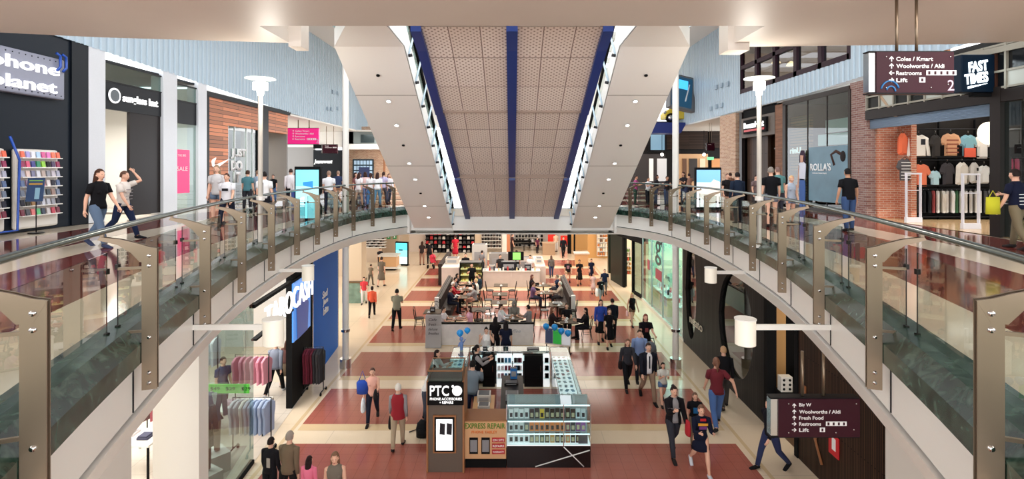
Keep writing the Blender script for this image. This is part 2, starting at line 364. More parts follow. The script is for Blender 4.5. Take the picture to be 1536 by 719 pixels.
# ground-level side walls (plain walls near the camera, back walls of shops)
g = MB(); g.box((-6.3, -4, 0), (-6.0, 8.2, EYE-2.78), WHITE); g.box((-6.6, 9.55, 0), (-5.75, 9.85, EYE-2.78), WHITE); g.box((-6.6, 8.2, 3.6), (-6.0, 9.6, EYE-2.78), WHITE)
struct('wall_left_ground', g)
g = MB(); g.box((7.0, -4, 0), (7.3, 9.75, EYE-2.78), WHITE); struct('wall_right_ground', g)
# ---------------------------------------------------------------- balustrades
POSTD = [1.15, 3.1, 5.15, 7.1, 9.15, 11.1, 13.1, 14.9, 16.6, 18.2, 19.6, 20.8]
HR = mat('dark_green_handrail', (66, 78, 72), .22, .6)
RUBBER = mat('black_clamp', (40, 38, 36), .4, .5)
def arc_len():
    s = [0]
    for a, b in zip(EDGE, EDGE[1:]): s.append(s[-1]+(b-a).length)
    return s
for side, nm in ((-1, 'left'), (1, 'right')):
    o0 = Vector((side*3, 3, Z2))
    bal = thing('glass_balustrade', 'curved glass balustrade with bronze steel posts along the %s upper walkway' % nm, 'balustrade', o0, group=None)
    h = MB(o0); A = off(.30, side); h.tube([(p.x, p.y, EYE-.62) for p in A], [(.042, .03)]*len(A), HR, n=10); hr = h.build('handrail', bal)
    stations = []
    for d in POSTD: p, n = edge_at(d); stations.append((Vector((side*p.x, p.y, 0)), Vector((side*n.x, n.y, 0))))
    for (p, n) in stations:
        t = Vector((-n.y, n.x, 0)); M = Matrix(((n.x, t.x, 0, p.x), (n.y, t.y, 0, p.y), (0, 0, 1, EYE), (0, 0, 0, 1)))
        pb = MB(o0)
        for ty in (-.022, .022):
            pb.cb((-.10, ty, -1.505), (.13, .012, 1.39), STEEL, M=M)
            prof = [(-.17, -.80), (-.10, -.93), (-.02, -.93), (.05, -.84), (.16, -.755), (.33, -.70), (.31, -.67), (.14, -.70), (.0, -.745), (-.10, -.785)]
            vs = [M@Vector((x, ty+e, z)) for e in (-.008, .008) for x, z in prof]; k = len(prof)
            pb.add(vs, [tuple(range(k))[::-1], tuple(range(k, 2*k))]+[(i, (i+1) % k, k+(i+1) % k, k+i) for i in range(k)], STEEL)
        pb.cb((-.10, 0, -1.5), (.10, .03, 1.3), STEEL, M=M)
        pb.cb((.30, 0, -.665), (.03, .03, .06), STEEL, M=M)
        for z in (-.99, -1.62): pb.cb((.06, 0, z), (.22, .02, .025), STEEL, M=M)
        po = pb.build('post', bal)
        for z in (-.87, -.97, -1.68, -2.03, -2.13):
            bb = MB(o0); bb.tube([M@Vector((-.10, -.038, z)), M@Vector((-.10, .038, z))], .018, CHROME, n=10); bb.build('bolt', po)
    # panes stand between the posts on the walkway side
    for (p, n), (q, n2) in zip(stations, stations[1:]):
        a = p+n*.22; c = q+n2*.22; dr = (c-a).normalized(); a += dr*.13; c -= dr*.13; nn = (n+n2).normalized()*.006
        g = MB(o0)
        vs = [a-nn, c-nn, c+nn, a+nn]; g.prism([Vector((v.x, v.y, EYE-1.63)) for v in vs], .82, RAILG); pane = g.build('glass_pane', bal)
        for e in (a, c):
            g = MB(o0); g.cb((e.x, e.y, EYE-1.22), (.007, .007, .82), RUBBER); g.build('pane_edge', pane)
            for z in (-.99, -1.6): g = MB(o0); g.cb((e.x, e.y, EYE+z), (.035, .035, .05), RUBBER); g.build('pane_clamp', pane)
# ---------------------------------------------------------------- thin round columns
def column(px, x, y, lab):
    t = thing('round_column', lab, 'column', (x, y, 0)); m = MB(); m.cyl((0, 0, 0), .11, EYE+3.9, WHITE, 20); m.build('shaft', t)
    m = MB(); m.cyl((0, 0, .0), .20, .33, CHROME, 20); m.build('base_collar', t)
    m = MB(); m.cyl((0, 0, 1.28), .15, .09, CHROME, 20); m.build('ring', t)
    m = MB(); m.cyl((0, 0, 4.25), .125, .12, FASCIA, 20); m.build('joint', t)
column(518, -5.92, 18.5, 'slender white round column rising through the left side of the void')
column(1013, 5.82, 18.5, 'slender white round column rising through the right side of the void')
# ---------------------------------------------------------------- escalators
ESCP = mat('escalator_soffit_panel', (240, 235, 228), .3)
def escalator(side, lab):
    o0 = Vector((side*3.3, 16, EYE)); t = thing('escalator', lab, 'escalator', o0)
    z = lambda d: EYE+9.48-.5567*d
    X0, X1 = 2.5, 4.1
    m = MB(o0)
    # underside and sides: a sloping box plus the flat top landing
    def slab(da, db, za, zb, th, xa, xb, xa2=None, xb2=None):
        xa2 = xa if xa2 is None else xa2; xb2 = xb if xb2 is None else xb2
        vs = [(side*xa, da, za), (side*xb, da, za), (side*xb2, db, zb), (side*xa2, db, zb)]; vs += [(x, y, q+th) for x, y, q in vs]
        fs = [(0, 1, 2, 3), (7, 6, 5, 4), (0, 4, 5, 1), (1, 5, 6, 2), (2, 6, 7, 3), (3, 7, 4, 0)]
        m.add(vs, fs if side > 0 else [f[::-1] for f in fs], ESCP)
    slab(12.0, 22.3, z(12.0), z(22.3)+.12, .42, X0, X1); slab(9.9, 12.0, EYE+2.85, z(12), .42, X0, 3.1, X0, X1)
    m.build('truss_casing', t)
    m = MB(o0)      # panel joints on the underside
    for d in (13.6, 16.9, 19.6): m.quad((side*X0, d, z(d)-.004), (side*X1, d, z(d)-.004), (side*X1, d+.02, z(d+.02)-.004), (side*X0, d+.02, z(d+.02)-.004), mat('joint_grey', (150, 140, 128), .6))
    m.build('panel_joint', t)
    # glass sides and moving handrails on both edges
    for x, nm in ((X0+.04, 'inner'), (X1-.04, 'outer')):
        g = MB(o0); zz = lambda d, h: z(d)+h
        g.prism([(side*x, 10, EYE+3.2), (side*x, 12, z(12)+.42), (side*x, 22.2, z(22.2)+.42), (side*x, 22.2, z(22.2)+1.3), (side*x, 12, z(12)+1.3), (side*x, 10, EYE+4.1)], .015, GLASS, (side, 0, 0)); g.build('glass_side', t)
        g = MB(o0); g.tube([(side*x, 10, EYE+4.12), (side*x, 12, z(12)+1.33), (side*x, 21.9, z(21.9)+1.33), (side*x, 22.4, z(22.3)+1.2)], .045, MATTBLACK); g.build('handrail', t)
    g = MB(o0)
    for k in range(26):
        d = 21.7-.4*k
        if d > 12: g.box((side*2.75 if side > 0 else side*3.85, d-.2, z(d)+.42), (side*3.85 if side > 0 else side*2.75, d+.2, z(d)+.62), DSTEEL)
    g.build('steps', t)
    # bracket struts on the inner flank
    for k in range(11):
        d = 12.4+.9*k; g = MB(o0); g.tube([(side*(X0-.03), d, z(d)+.1), (side*(X0-.10), d+.42, z(d+.42)+1.0)], .028, CLADM, n=6); g.tube([(side*(X0-.03), d, z(d)+.1), (side*(X0-.12), d+.02, z(d)+.12)], .04, DSTEEL, n=6); g.build('side_strut', t)
    g = MB(o0)
    g.quad((side*(X0-.02), 10.0, EYE+2.86), (side*(X0-.02), 12, z(12)+.02), (side*(X0-.02), 12, z(12)+.5), (side*(X0-.02), 10.0, EYE+3.3), WHITE)
    g.quad((side*(X0-.02), 12, z(12)+.02), (side*(X0-.02), 22.2, z(22.2)+.02), (side*(X0-.02), 22.2, z(22.2)+.62), (side*(X0-.02), 12, z(12)+.62), WHITE); g.build('side_skirt', t)
    lamps = [(583, 152), (595, 188), (614, 245), (623, 269), (637, 309), (643, 326)]; dots = [(567, 113), (605, 218), (631, 290)]
    for i, (px, py) in enumerate(lamps+dots):
        d = 9.48/((252-py)/F+.5567); x = (768-px)*d/F; ln = math.hypot(1, .5567)
        nrm = Vector((0, -.5567, -1)).normalized(); c = Vector((side*x, d, z(d)))
        g = MB(o0)
        if i < len(lamps):
            g.tube([c, c+nrm*.012], .07, CHROME, n=14); g.tube([c+nrm*.012, c+nrm*.014], .055, LAMP, n=14); g.build('downlight', t)
        else: g.tube([c, c+nrm*.02], .045, MATTBLACK, n=12); g.build('sensor', t)
escalator(-1, 'left escalator rising over the void with cream underside and downlights')
escalator(1, 'right escalator rising over the void with cream underside and downlights')
# ---------------------------------------------------------------- panelled sloping ceiling between the escalators
def perforated():
    m = mat('perforated_soffit_tile', (196, 172, 156), .5); nt = m.node_tree; b = nt.nodes['Principled BSDF']; uv = nt.nodes.new('ShaderNodeUVMap')
    br = nt.nodes.new('ShaderNodeTexBrick'); br.offset = 0; br.inputs['Scale'].default_value = 1; br.inputs['Brick Width'].default_value = .62; br.inputs['Row Height'].default_value = 1.18; br.inputs['Mortar Size'].default_value = .010
    br.inputs['Color1'].default_value = lin((220, 204, 192)); br.inputs['Color2'].default_value = lin((230, 216, 206)); br.inputs['Mortar'].default_value = lin((104, 80, 70))
    nt.links.new(uv.outputs[0], br.inputs['Vector'])
    def grid(sc, rad, off_):
        mp = nt.nodes.new('ShaderNodeVectorMath'); mp.operation = 'MULTIPLY_ADD'; mp.inputs[1].default_value = (sc, sc, 0); mp.inputs[2].default_value = (off_, off_, 0)
        fr = nt.nodes.new('ShaderNodeVectorMath'); fr.operation = 'FRACTION'; sb = nt.nodes.new('ShaderNodeVectorMath'); sb.operation = 'SUBTRACT'; sb.inputs[1].default_value = (.5, .5, 0)
        le = nt.nodes.new('ShaderNodeVectorMath'); le.operation = 'LENGTH'; lt = nt.nodes.new('ShaderNodeMath'); lt.operation = 'LESS_THAN'; lt.inputs[1].default_value = rad
        nt.links.new(uv.outputs[0], mp.inputs[0]); nt.links.new(mp.outputs[0], fr.inputs[0]); nt.links.new(fr.outputs[0], sb.inputs[0]); nt.links.new(sb.outputs[0], le.inputs[0]); nt.links.new(le.outputs['Value'], lt.inputs[0]); return lt.outputs[0]
    a = grid(8, .17, 0); c = grid(8, .17, .5); ad = nt.nodes.new('ShaderNodeMath'); ad.operation = 'MAXIMUM'; nt.links.new(a, ad.inputs[0]); nt.links.new(c, ad.inputs[1])
    mx = nt.nodes.new('ShaderNodeMixRGB'); mx.inputs[2].default_value = lin((146, 122, 110)); nt.links.new(ad.outputs[0], mx.inputs[0]); nt.links.new(br.outputs['Color'], mx.inputs[1]); nt.links.new(mx.outputs[0], b.inputs['Base Color']); return m
PERF = perforated()
def pz(d): return EYE+2.5-.412*(d-10.7)
m = MB(); SOFF = []
segs = [(9.98, EYE+2.72, 10.7, EYE+2.5), (10.7, EYE+2.5, 13.26, pz(13.26)), (13.3, pz(13.3)+.06, 17.5, pz(17.5)+.06), (17.54, pz(17.54)+.0, 21.74, pz(21.74))]
for (a, za, b_, zb) in segs:
    m.add([(-1.85, a, za), (1.85, a, za), (1.85, b_, zb), (-1.85, b_, zb)], [(0, 3, 2, 1)], PERF)
k0 = len(m.v)
m.add([(-1.85, 9.98, EYE+2.95), (1.85, 9.98, EYE+2.95), (1.85, 21.74, pz(21.74)+.4), (-1.85, 21.74, pz(21.74)+.4)], [(0, 1, 2, 3)], WHITE)
for a in (13.28, 17.52): m.box((-1.85, a-.06, pz(a)-.03), (1.85, a+.06, pz(a)+.09), mat('band_taupe', (150, 128, 114), .6))
for s in (-1, 0, 1):
    for (a, za, b_, zb) in segs:
        x0, x1 = (s*1.85-.10, s*1.85+.10) if s else (-.11, .11)
        dz = -.10
        vs = [(x0, a, za+dz), (x1, a, za+dz), (x1, b_, zb+dz), (x0, b_, zb+dz)]; vs += [(x, y, z+.3) for x, y, z in vs]
        m.add(vs, [(0, 3, 2, 1), (0, 1, 5, 4), (2, 3, 7, 6), (0, 4, 7, 3), (1, 2, 6, 5), (4, 5, 6, 7)], BLUE)
so = struct('ceiling_panelled', m)
uvl = so.data.uv_layers.new(name='UVMap')
for p in so.data.polygons:
    for li in p.loop_indices:
        v = so.data.vertices[so.data.loops[li].vertex_index].co; uvl.data[li].uv = (v.x, (v.y-9.98)*1.08)
# ================================================================ UPPER STOREY, LEFT SIDE
ORD = ['first', 'second', 'third', 'fourth', 'fifth', 'sixth', 'seventh', 'eighth', 'ninth', 'tenth', 'eleventh', 'twelfth', 'thirteenth', 'fourteenth', 'fifteenth', 'sixteenth', 'seventeenth', 'eighteenth', 'nineteenth', 'twentieth']
PALEMARB = stone('pale_grey_marble', (214, 216, 220), .25, .05)
DBROWN = mat('dark_brown_panel', (34, 27, 26), .3); SLATE = mat('slate_black_fascia', (26, 28, 32), .4)
PINK = mat('pink_poster', (226, 40, 110), .4, emit=.25); GREYW = mat('grey_wall', (150, 148, 146), .6)
SHOPW = mat('shop_white', (232, 228, 220), .5); LETTER = mat('white_lit_letters', (255, 255, 255), emit=.5); WPRINT = mat('white_print', (240, 240, 240), .5)
XL = -13.0
s = MB()     # partition walls and shop interiors behind the left shopfronts
s.box((-18, 7, Z2), (XL, 15.55, EYE+3.75), NAVY)
s.box((-18, 15.5, Z2), (-17.8, 31, EYE+3.3), SHOPW); s.box((-17.8, 16.0, Z2), (XL, 16.1, EYE+3.4), SHOPW)
s.box((-17.8, 21.8, Z2), (XL-.05, 21.95, EYE+3.3), SHOPW); s.box((-17.8, 30.1, Z2), (XL-.05, 30.25, EYE+3.2), mat('wall_dim', (120, 116, 112), .6))
s.box((-18, 7, EYE+3.76), (XL, 15.9, EYE+3.9), NAVY); s.box((-18, 15.9, EYE+3.42), (XL-.1, 22, EYE+3.5), SLATE); s.box((-18, 22, EYE+3.22), (XL-.06, 46, EYE+3.34), SHOPW)
for a in (17.6, 18.4, 19.2): s.box((-16.8, a, Z2+1.05), (-16.4, a+.04, Z2+2.2), WGLOW)
struct('wall_left_shops', s)
c = MB(); c.box((XL-.1, 15.3, Z2), (XL+.05, 15.9, EYE+3.75), mat('navy_frame', (18, 23, 30), .3)); struct('trim_1', c)
for i, (a, b_) in enumerate(((15.9, 16.55), (19.3, 20.1), (21.45, 22.05))):
    c = MB(); c.box((XL-.4, a, Z2), (XL+.06, b_, EYE+3.72-.09*i), PALEMARB); struct('trim_%d' % (i+2), c)
# phone accessory shop sign
t = thing('shop_sign', 'pale perforated sign board with white lettering on the navy phone shop wall', 'sign', (XL, 12.7, EYE+2))
m = MB((XL, 12.7, EYE+2)); m.box((XL, 10.4, EYE+1.93), (XL+.22, 14.87, EYE+3.08), mat('pale_lilac_panel', (140, 142, 158), .4)); m.build('board', t, bevel=.05)
for z in (2.03, 2.98):
    m = MB((XL, 12.7, EYE+2))
    for k in range(24): m.tube([(XL+.22, 10.6+.18*k, EYE+z), (XL+.228, 10.6+.18*k, EYE+z)], .018, NAVY, n=6)
    o = m.build('perforation', t); o['kind'] = 'stuff'
lettering('phone', LETTER, .42, (XL+.23, 12.7, EYE+2.47), ON_LEFT, t, 1.95, .04, bold=.015)
lettering('planet', LETTER, .42, (XL+.23, 12.72, EYE+1.97), ON_LEFT, t, 1.85, .04, bold=.015)
for k in range(2):
    m = MB((XL, 12.7, EYE+2)); y = 14.5+.19*k; m.tube([(XL+.3, y, EYE+3.2), (XL+.3, y+.12, EYE+3.15), (XL+.3, y+.13, EYE+2.85), (XL+.3, y+.02, EYE+2.72)], .035, mat('royal_blue_gloss', (26, 74, 170), .25)); m.build('quote_mark', t)
# phone case display board(s)
def case_board(yc, wd, lab, ncol, nm, second=False):
    o0 = Vector((XL+.05, yc, Z2+.08)); t = thing('display_board', lab, 'display', o0)
    m = MB(o0); m.box((XL+.02, yc-wd/2, Z2+.08), (XL+.14, yc+wd/2, Z2+2.2), mat('ivory_panel', (222, 216, 208), .4)); m.build('back_panel', t, bevel=.06)
    for r_ in range(7):
        z = Z2+.42+.255*r_; m = MB(o0); m.box((XL+.14, yc-wd/2+.05, z), (XL+.30, yc+wd/2-.05, z+.025), mat('shelf_white', (236, 232, 226), .3)); m.build('shelf', t)
    pal = [[(120, 40, 60), (70, 70, 80), (226, 120, 120), (90, 190, 120), (50, 60, 80), (200, 190, 190), (190, 60, 80)], [(60, 60, 70), (70, 66, 60), (150, 110, 60), (60, 60, 90), (200, 200, 210), (190, 190, 200), (150, 150, 160)],
           [(120, 130, 150), (200, 196, 200), (220, 220, 220), (190, 150, 160), (140, 150, 160), (60, 70, 80), (160, 130, 120)], [(90, 110, 150), (150, 120, 150), (220, 180, 180), (70, 80, 110), (220, 150, 170), (230, 220, 220), (60, 60, 70)],
           [(170, 170, 190), (230, 200, 190), (120, 120, 150), (220, 220, 230), (190, 170, 160), (150, 150, 160), (200, 190, 200)], [(150, 30, 80), (220, 80, 120), (60, 60, 140), (40, 140, 100), (150, 210, 60), (40, 40, 40), (70, 50, 90)],
           [(240, 110, 80), (170, 160, 220), (230, 230, 240), (180, 210, 240), (220, 90, 150), (230, 120, 190), (240, 120, 90)]]
    for r_ in range(7):
        for c_ in range(ncol):
            z = Z2+.445+.255*r_; y = yc-wd/2+.12+(wd-.24)*c_/(ncol-1); col = pal[r_][c_ % 7]
            mm = MB(); mm.add([(0, -.05, 0), (.03, -.05, 0), (.0, -.05, .16), (-.03, -.05, .16), (0, .05, 0), (.03, .05, 0), (0, .05, .16), (-.03, .05, .16)], [(0, 1, 2, 3), (7, 6, 5, 4), (0, 4, 5, 1), (1, 5, 6, 2), (2, 6, 7, 3), (3, 7, 4, 0)], mat('case_%d_%d_%d' % col, col, .4))
            o = mm.build('phone_case'); o.location = (XL+.22, y, z)
            tag(o, 'phone case on the %s shelf up, %s from the left, of the %s' % (ORD[r_], ORD[c_], nm), 'phone case', 'phone cases on the %s' % nm)
case_board(14.1, 1.3, 'ivory display board with seven shelves of phone cases on the navy wall', 8, 'main navy-wall board')
case_board(12.55, 1.3, 'second display board of phone cases cut by the left photo edge', 8, 'left-edge board')
m = MB(); m.tube([(XL+.35, 11.8, Z2+.1), (XL+.35, 13.3, Z2+.1), (XL+.35, 13.36, Z2+1.9), (XL+.35, 13.1, Z2+2.5)], .03, mat('royal_blue_gloss'), n=6); tag(m.build('blue_arch'), 'bright blue curved frame beside the left display board', 'frame')
o0 = (-12.4, 13.55, Z2); t = thing('poster_stand', 'dark blue poster on a black floor stand before the phone case board', 'poster stand', o0)
m = MB(o0); m.cyl((-12.4, 13.55, Z2), .17, .02, BLACK); m.build('base', t); m = MB(o0); m.tube([(-12.4, 13.55, Z2), (-12.4, 13.55, Z2+.95)], .012, BLACK); m.build('pole', t)
m = MB(); m.cb((0, 0, 0), (.36, .02, .62), mat('poster_blue', (30, 60, 100), .3)); m.cb((0, -.012, .24), (.28, .004, .03), mat('poster_green', (120, 170, 80), .4)); m.cb((0, -.012, .15), (.28, .004, .05), mat('poster_orange', (170, 130, 60), .4)); m.cb((.05, -.012, -.1), (.1, .004, .3), mat('poster_light', (130, 170, 190), .4))
p = m.build('poster', t); p.location = (0, -.02, 1.13); p.rotation_euler = (R(-12), 0, R(20))
# sunglass shop
m = MB(); m.box((XL-.12, 16.55, EYE+1.9), (XL-.02, 19.3, EYE+2.78), SLATE); struct('trim_5', m)
m = MB(); m.box((XL-.12, 20.1, EYE+1.75), (XL-.02, 21.45, EYE+2.62), SLATE); struct('trim_6', m)
for k, (a, b_, z0, z1) in enumerate(((16.55, 19.3, 2.78, 3.42), (20.1, 21.45, 2.62, 3.3))):
    m = MB(); m.box((XL-.06, a, EYE+z0), (XL-.04, b_, EYE+z1), GREENGLASS); m.box((XL-.09, a, EYE+z1-.05), (XL, b_, EYE+z1), BLACK); m.box((XL-.09, a, EYE+z0), (XL, b_, EYE+z0+.04), BLACK); struct('window_%d' % (k+1), m)
t = thing('shop_sign', 'white sunglass shop lettering with round lens emblem on black fascia', 'sign', (XL, 17.9, EYE+2.3))
m = MB((XL, 17.9, EYE+2.3)); n = 22
for r0, r1, mm_, x in ((.0, .22, mat('lens_grey', (90, 98, 104), .15), XL+.0), (.20, .25, LETTER, XL+.01)):
    c0 = Vector((x, 16.98, EYE+2.36)); vs = [c0+Vector((0, rr*math.cos(2*math.pi*k/n), rr*math.sin(2*math.pi*k/n))) for rr in (max(r0, .001), r1) for k in range(n)]; vs += [v+Vector((.03, 0, 0)) for v in vs]
    m.add(vs, [(k, (k+1) % n, n+(k+1) % n, n+k) for k in range(n)]+[(2*n+k, 3*n+k, 3*n+(k+1) % n, 2*n+(k+1) % n) for k in range(n)]+[(n+k, n+(k+1) % n, 3*n+(k+1) % n, 3*n+k) for k in range(n)], mm_)
m.build('lens_emblem', t); lettering('sunglass hut', LETTER, .34, (XL+.0, 17.35, EYE+2.14), ON_LEFT, t, 1.72, .03, bold=.02)
m = MB(); m.box((XL-.15, 17.75, Z2+.05), (XL-.05, 19.3, EYE+1.9), DBROWN); struct('wall_left_dark_panel', m)
for k, y in enumerate((16.7,)):
    o0 = (XL-2.2, 17.0, Z2); t = thing('sunglass_display', 'white sunglass display unit inside the sunglass shop doorway', 'display', o0); m = MB(o0)
    m.box((XL-2.6, 16.6, Z2), (XL-1.9, 17.4, Z2+.8), SHOPW); m.build('plinth', t)
    m = MB(o0); m.box((XL-2.5, 16.6, Z2+.8), (XL-2.4, 17.4, Z2+2.0), mat('display_dark', (60, 40, 40), .4)); m.build('back_panel', t)
m = MB(); m.box((-17.7, 19.5, Z2+.02), (XL-.6, 21.7, Z2+.03), PALEF); struct('floor_shop', m)
t = thing('sale_poster', 'tall bright pink sale poster in the narrow shop window', 'poster', (XL-.3, 20.7, Z2+.7))
m = MB((XL-.3, 20.7, Z2+.7)); m.box((XL-.04, 20.12, EYE-1.0), (XL-.02, 21.0, EYE+.72), PINK); m.build('sheet', t)
lettering('SALE', WPRINT, .17, (XL-.015, 20.2, EYE-.12), ON_LEFT, t, .66, .004); lettering('THE BIG', WPRINT, .09, (XL-.015, 20.25, EYE+.45), ON_LEFT, t, .5, .004)
m = MB(); m.box((XL-.06, 20.1, Z2), (XL-.045, 21.45, EYE+1.75), GLASS); struct('window_3', m)
# sportswear shop in orange boards with black frame
yA, yB = 22.05, 30.2
m = MB(); m.box((XL-.25, yA, Z2), (XL-.02, 23.86, EYE+3.1), WOOD_O); m.box((XL-.25, 23.86, EYE+1.95), (XL-.02, yB, EYE+3.1), WOOD_O); struct('wall_left_boards', m)
m = MB(); m.box((XL-.3, yA-.02, Z2), (XL+.05, yA+.2, EYE+3.25), SLATE); m.box((XL-.3, yA, EYE+3.06), (XL+.07, yB+.2, EYE+3.27), SLATE); m.box((XL-.3, 26.9, Z2), (XL+.08, 27.6, EYE+3.1), SLATE); struct('trim_7', m)
m = MB(); m.box((XL-.12, 23.9, Z2), (XL-.1, 26.9, EYE+1.95), GLASS)
for y in (23.9, 24.5, 25.6, 26.2): m.box((XL-.16, y, Z2), (XL-.06, y+.05, EYE+1.95), mat('alu', (190, 190, 190), .3, .6))
struct('window_4', m)
m = MB(); m.box((XL-1.4, 24.3, Z2), (XL-1.3, 27.4, EYE+1.9), mat('charcoal', (60, 66, 72), .5)); m.box((XL-1.45, 23.9, Z2), (XL-1.25, 24.4, Z2+3.4), WGLOW); struct('wall_left_inner', m)
lt = thing('window_lettering', 'large white three-line slogan on the sports shop window', 'lettering', (XL-.08, 24.7, Z2))
for tx, z in (('JUST', .42), ('DO', -.14), ('IT', -.70)): lettering(tx, WPRINT, .50, (XL-.09, 24.2 if tx != 'IT' else 24.45, EYE+z), ON_LEFT, lt, {'JUST': 1.35, 'DO': 1.0, 'IT': .55}[tx], .03, bold=.06)
# swoosh emblem
P = [(0, .25), (.05, .05), (.2, -.07), (.45, -.03), (1.35, .42), (.45, .14), (.25, .10), (.13, .14), (.16, .28), (.3, .5), (.05, .38)]
m = MB((XL, 22.6, EYE+.1)); m.prism([(XL-.01, 22.5+a*.95, EYE+.05+b_*.8) for a, b_ in P], .06, mat('swoosh_white', (246, 240, 236), .4, emit=.4), (1, 0, 0)); tag(m.build('swoosh_emblem'), 'white swoosh emblem on the orange boarded shopfront', 'emblem')
# cladding soffit and end wall of the west mall
m = MB(); m.box((-26, 30.3, EYE+3.05), (-12.9, 48, EYE+3.15), WHITE); m.box((-13, 43, EYE+3.05), (-5, 48, EYE+3.15), WHITE); struct('ceiling_west', m)
D = 44.0
def band(mb, x0, y0, x1, y1, d, m, th=.2):
    a = AT(x0, y1, d); b_ = AT(x1, y0, d); mb.box((a.x, d, a.z), (b_.x, d+th, b_.z), m)
m = MB(); band(m, 300, 170, 472, 330, D, GREYW); band(m, 395, 190, 530, 221, D-.2, SHOPW); band(m, 470, 225, 515, 330, D-.3, SLATE); band(m, 470, 217, 484, 223, D-.4, MATTBLACK)
band(m, 513, 190, 516, 330, D-.6, SLATE, .5); band(m, 516, 190, 620, 330, D+.6, BRICK_T); band(m, 516, 196, 570, 216, D-.2, mat('clerestory', (120, 130, 128), .3)); band(m, 541, 202, 561, 214, D-.3, mat('dark_glass', (40, 52, 54), .2))
band(m, 516, 216, 610, 224, D-1, WHITE, 1.5); band(m, 575, 235, 577, 330, D, mat('copper_strip', (150, 96, 60), .4)); band(m, 300, 226, 415, 231, D-.6, SHOPW, .5)
struct('wall_back_west', m)
t = thing('shop_sign', 'white jeans shop lettering on the black fascia at the far left', 'sign', AT(471, 247, D-.35)); lettering('Jeanswest', LETTER, .42, AT(471, 247, D-.33), FRONT, t, 1.55, .03, bold=.03, shear=.2)
t = thing('picture_wall', 'pale blue framed picture grid on the far tan brick shop wall', 'display', AT(548, 285, D)); o0 = t.location
m = MB(o0); band(m, 529, 239, 560, 285, D+.3, mat('teal_frame', (40, 60, 70), .4), .15); m.build('frame', t)
for i in range(6):
    for j in range(3):
        m = MB(o0); band(m, 531+4.7*i, 241+8*j, 534.6+4.7*i, 247+8*j, D+.25, mat('pale_blue_print', (170, 200, 226), .4), .05); m.build('picture', t)
m = MB(o0); band(m, 538, 251, 554, 272, D+.2, mat('navy_panel', (28, 42, 84), .4), .1); m.build('panel', t)
# wall of smaller far shops so nothing is empty
for k in range(14):
    px = 300+7.2*k; a = AT(px, 285, 43.2); m = MB(a); hh = 1.2+.5*random.random(); m.box((a.x-.16, 43.0, Z2), (a.x+.16, 43.35, Z2+hh), mat('far_case_%d' % (k % 3), [(70, 66, 66), (150, 150, 150), (96, 80, 70)][k % 3], .5))
    if px < 400: m.build('far_display') and None
def far_fix():
    for i, o in enumerate([o for o in COL.objects if o.name.startswith('far_display')]):
        o.name = 'display_case' if i == 0 else 'display_case.%03d' % i; tag(o, 'small display case by the far grey wall on the left upper storey, %s from left' % ORD[i], 'display case', 'display cases by the far left wall')
far_fix()
# ---------------------------------------------------------------- lamp posts at the walkway edge
OPAL = mat('opal_lamp_glass', (255, 252, 244), emit=1.6)
def lamp_post(x, y, lab):
    t = thing('lamp_post', lab, 'lamp', (x, y, Z2)); g = MB(); g.cyl((0, 0, 0), .048, 3.3, mat('lamp_pole_grey', (190, 184, 174), .4), 16); g.build('pole', t)
    g = MB(); g.cyl((0, 0, 0), .12, .05, FASCIA, 16); g.cyl((0, 0, 1.0), .085, .09, FASCIA, 16); g.build('base', t)
    g = MB(); g.cyl((0, 0, 3.26), .065, .36, OPAL, 16, .095); g.build('lantern', t)
    for k in range(4):
        g = MB(); a = k*math.pi/2+.4; g.cb((.115*math.cos(a), .115*math.sin(a), 3.46), (.05, .05, .17), OPAL); g.build('lamp_fin', t)
    g = MB(); g.rings([(0, 0, 3.60, .10, .10), (0, 0, 3.615, .31, .31), (0, 0, 3.63, .31, .31), (0, 0, 3.66, .12, .12)], mat('disc_reflector', (232, 236, 226), .3, emit=.35), 28, smooth=False); g.build('disc', t)
    l = bpy.data.lights.new('lantern_light', 'POINT'); l.energy = 40; l.color = (1, .95, .85); l.shadow_soft_size = .12; lo = bpy.data.objects.new('lantern_light', l); COL.objects.link(lo); lo.location = (x, y, Z2+3.2); 
    lo.location = (x+(.3 if x < 0 else -.3), y-.2, Z2+3.3)
lamp_post(-5.42, 11.2, 'disc-topped lamp post on the left upper walkway edge'); lamp_post(5.30, 11.15, 'disc-topped lamp post on the right upper walkway edge')
# drum lamps hanging off the slab edge
def drum(px, py, d, pxa, wid, hgt, side, lab):
    c = AT(px, py, d); e, n_ = edge_at(d+.0); ex = side*(e.x+.1); t = thing('drum_wall_lamp', lab, 'lamp', (ex, d, c.z))
    m = MB(t.location); m.cyl((c.x, d, c.z-hgt/2), wid/2, hgt, mat('opal_drum', (236, 230, 216), .4, emit=.08, ecol=(255, 244, 224)), 24); m.build('shade', t)
    m = MB(t.location); m.cyl((c.x, d, c.z+hgt/2), wid/2+.008, .015, FASCIA, 24); m.build('cap', t)
    m = MB(t.location); m.box((min(c.x, ex), d-.025, c.z+.03), (max(c.x, ex), d+.025, c.z+.10), FASCIA); m.build('arm', t)
    m = MB(t.location); m.box((ex-.03, d-.08, c.z-.02), (ex+.03, d+.08, c.z+.16), FASCIA); m.build('wall_plate', t)
drum(410, 498, 7.1, 0, .27, .34, -1, 'nearer white drum lamp on a long arm off the left slab edge'); drum(462, 410, 12.2, 0, .27, .34, -1, 'farther white drum lamp on an arm off the left slab edge')
drum(1118, 498, 7.1, 0, .27, .34, 1, 'nearer white drum lamp on a long arm off the right slab edge'); drum(1066, 413, 12.2, 0, .27, .34, 1, 'farther white drum lamp on an arm off the right slab edge')
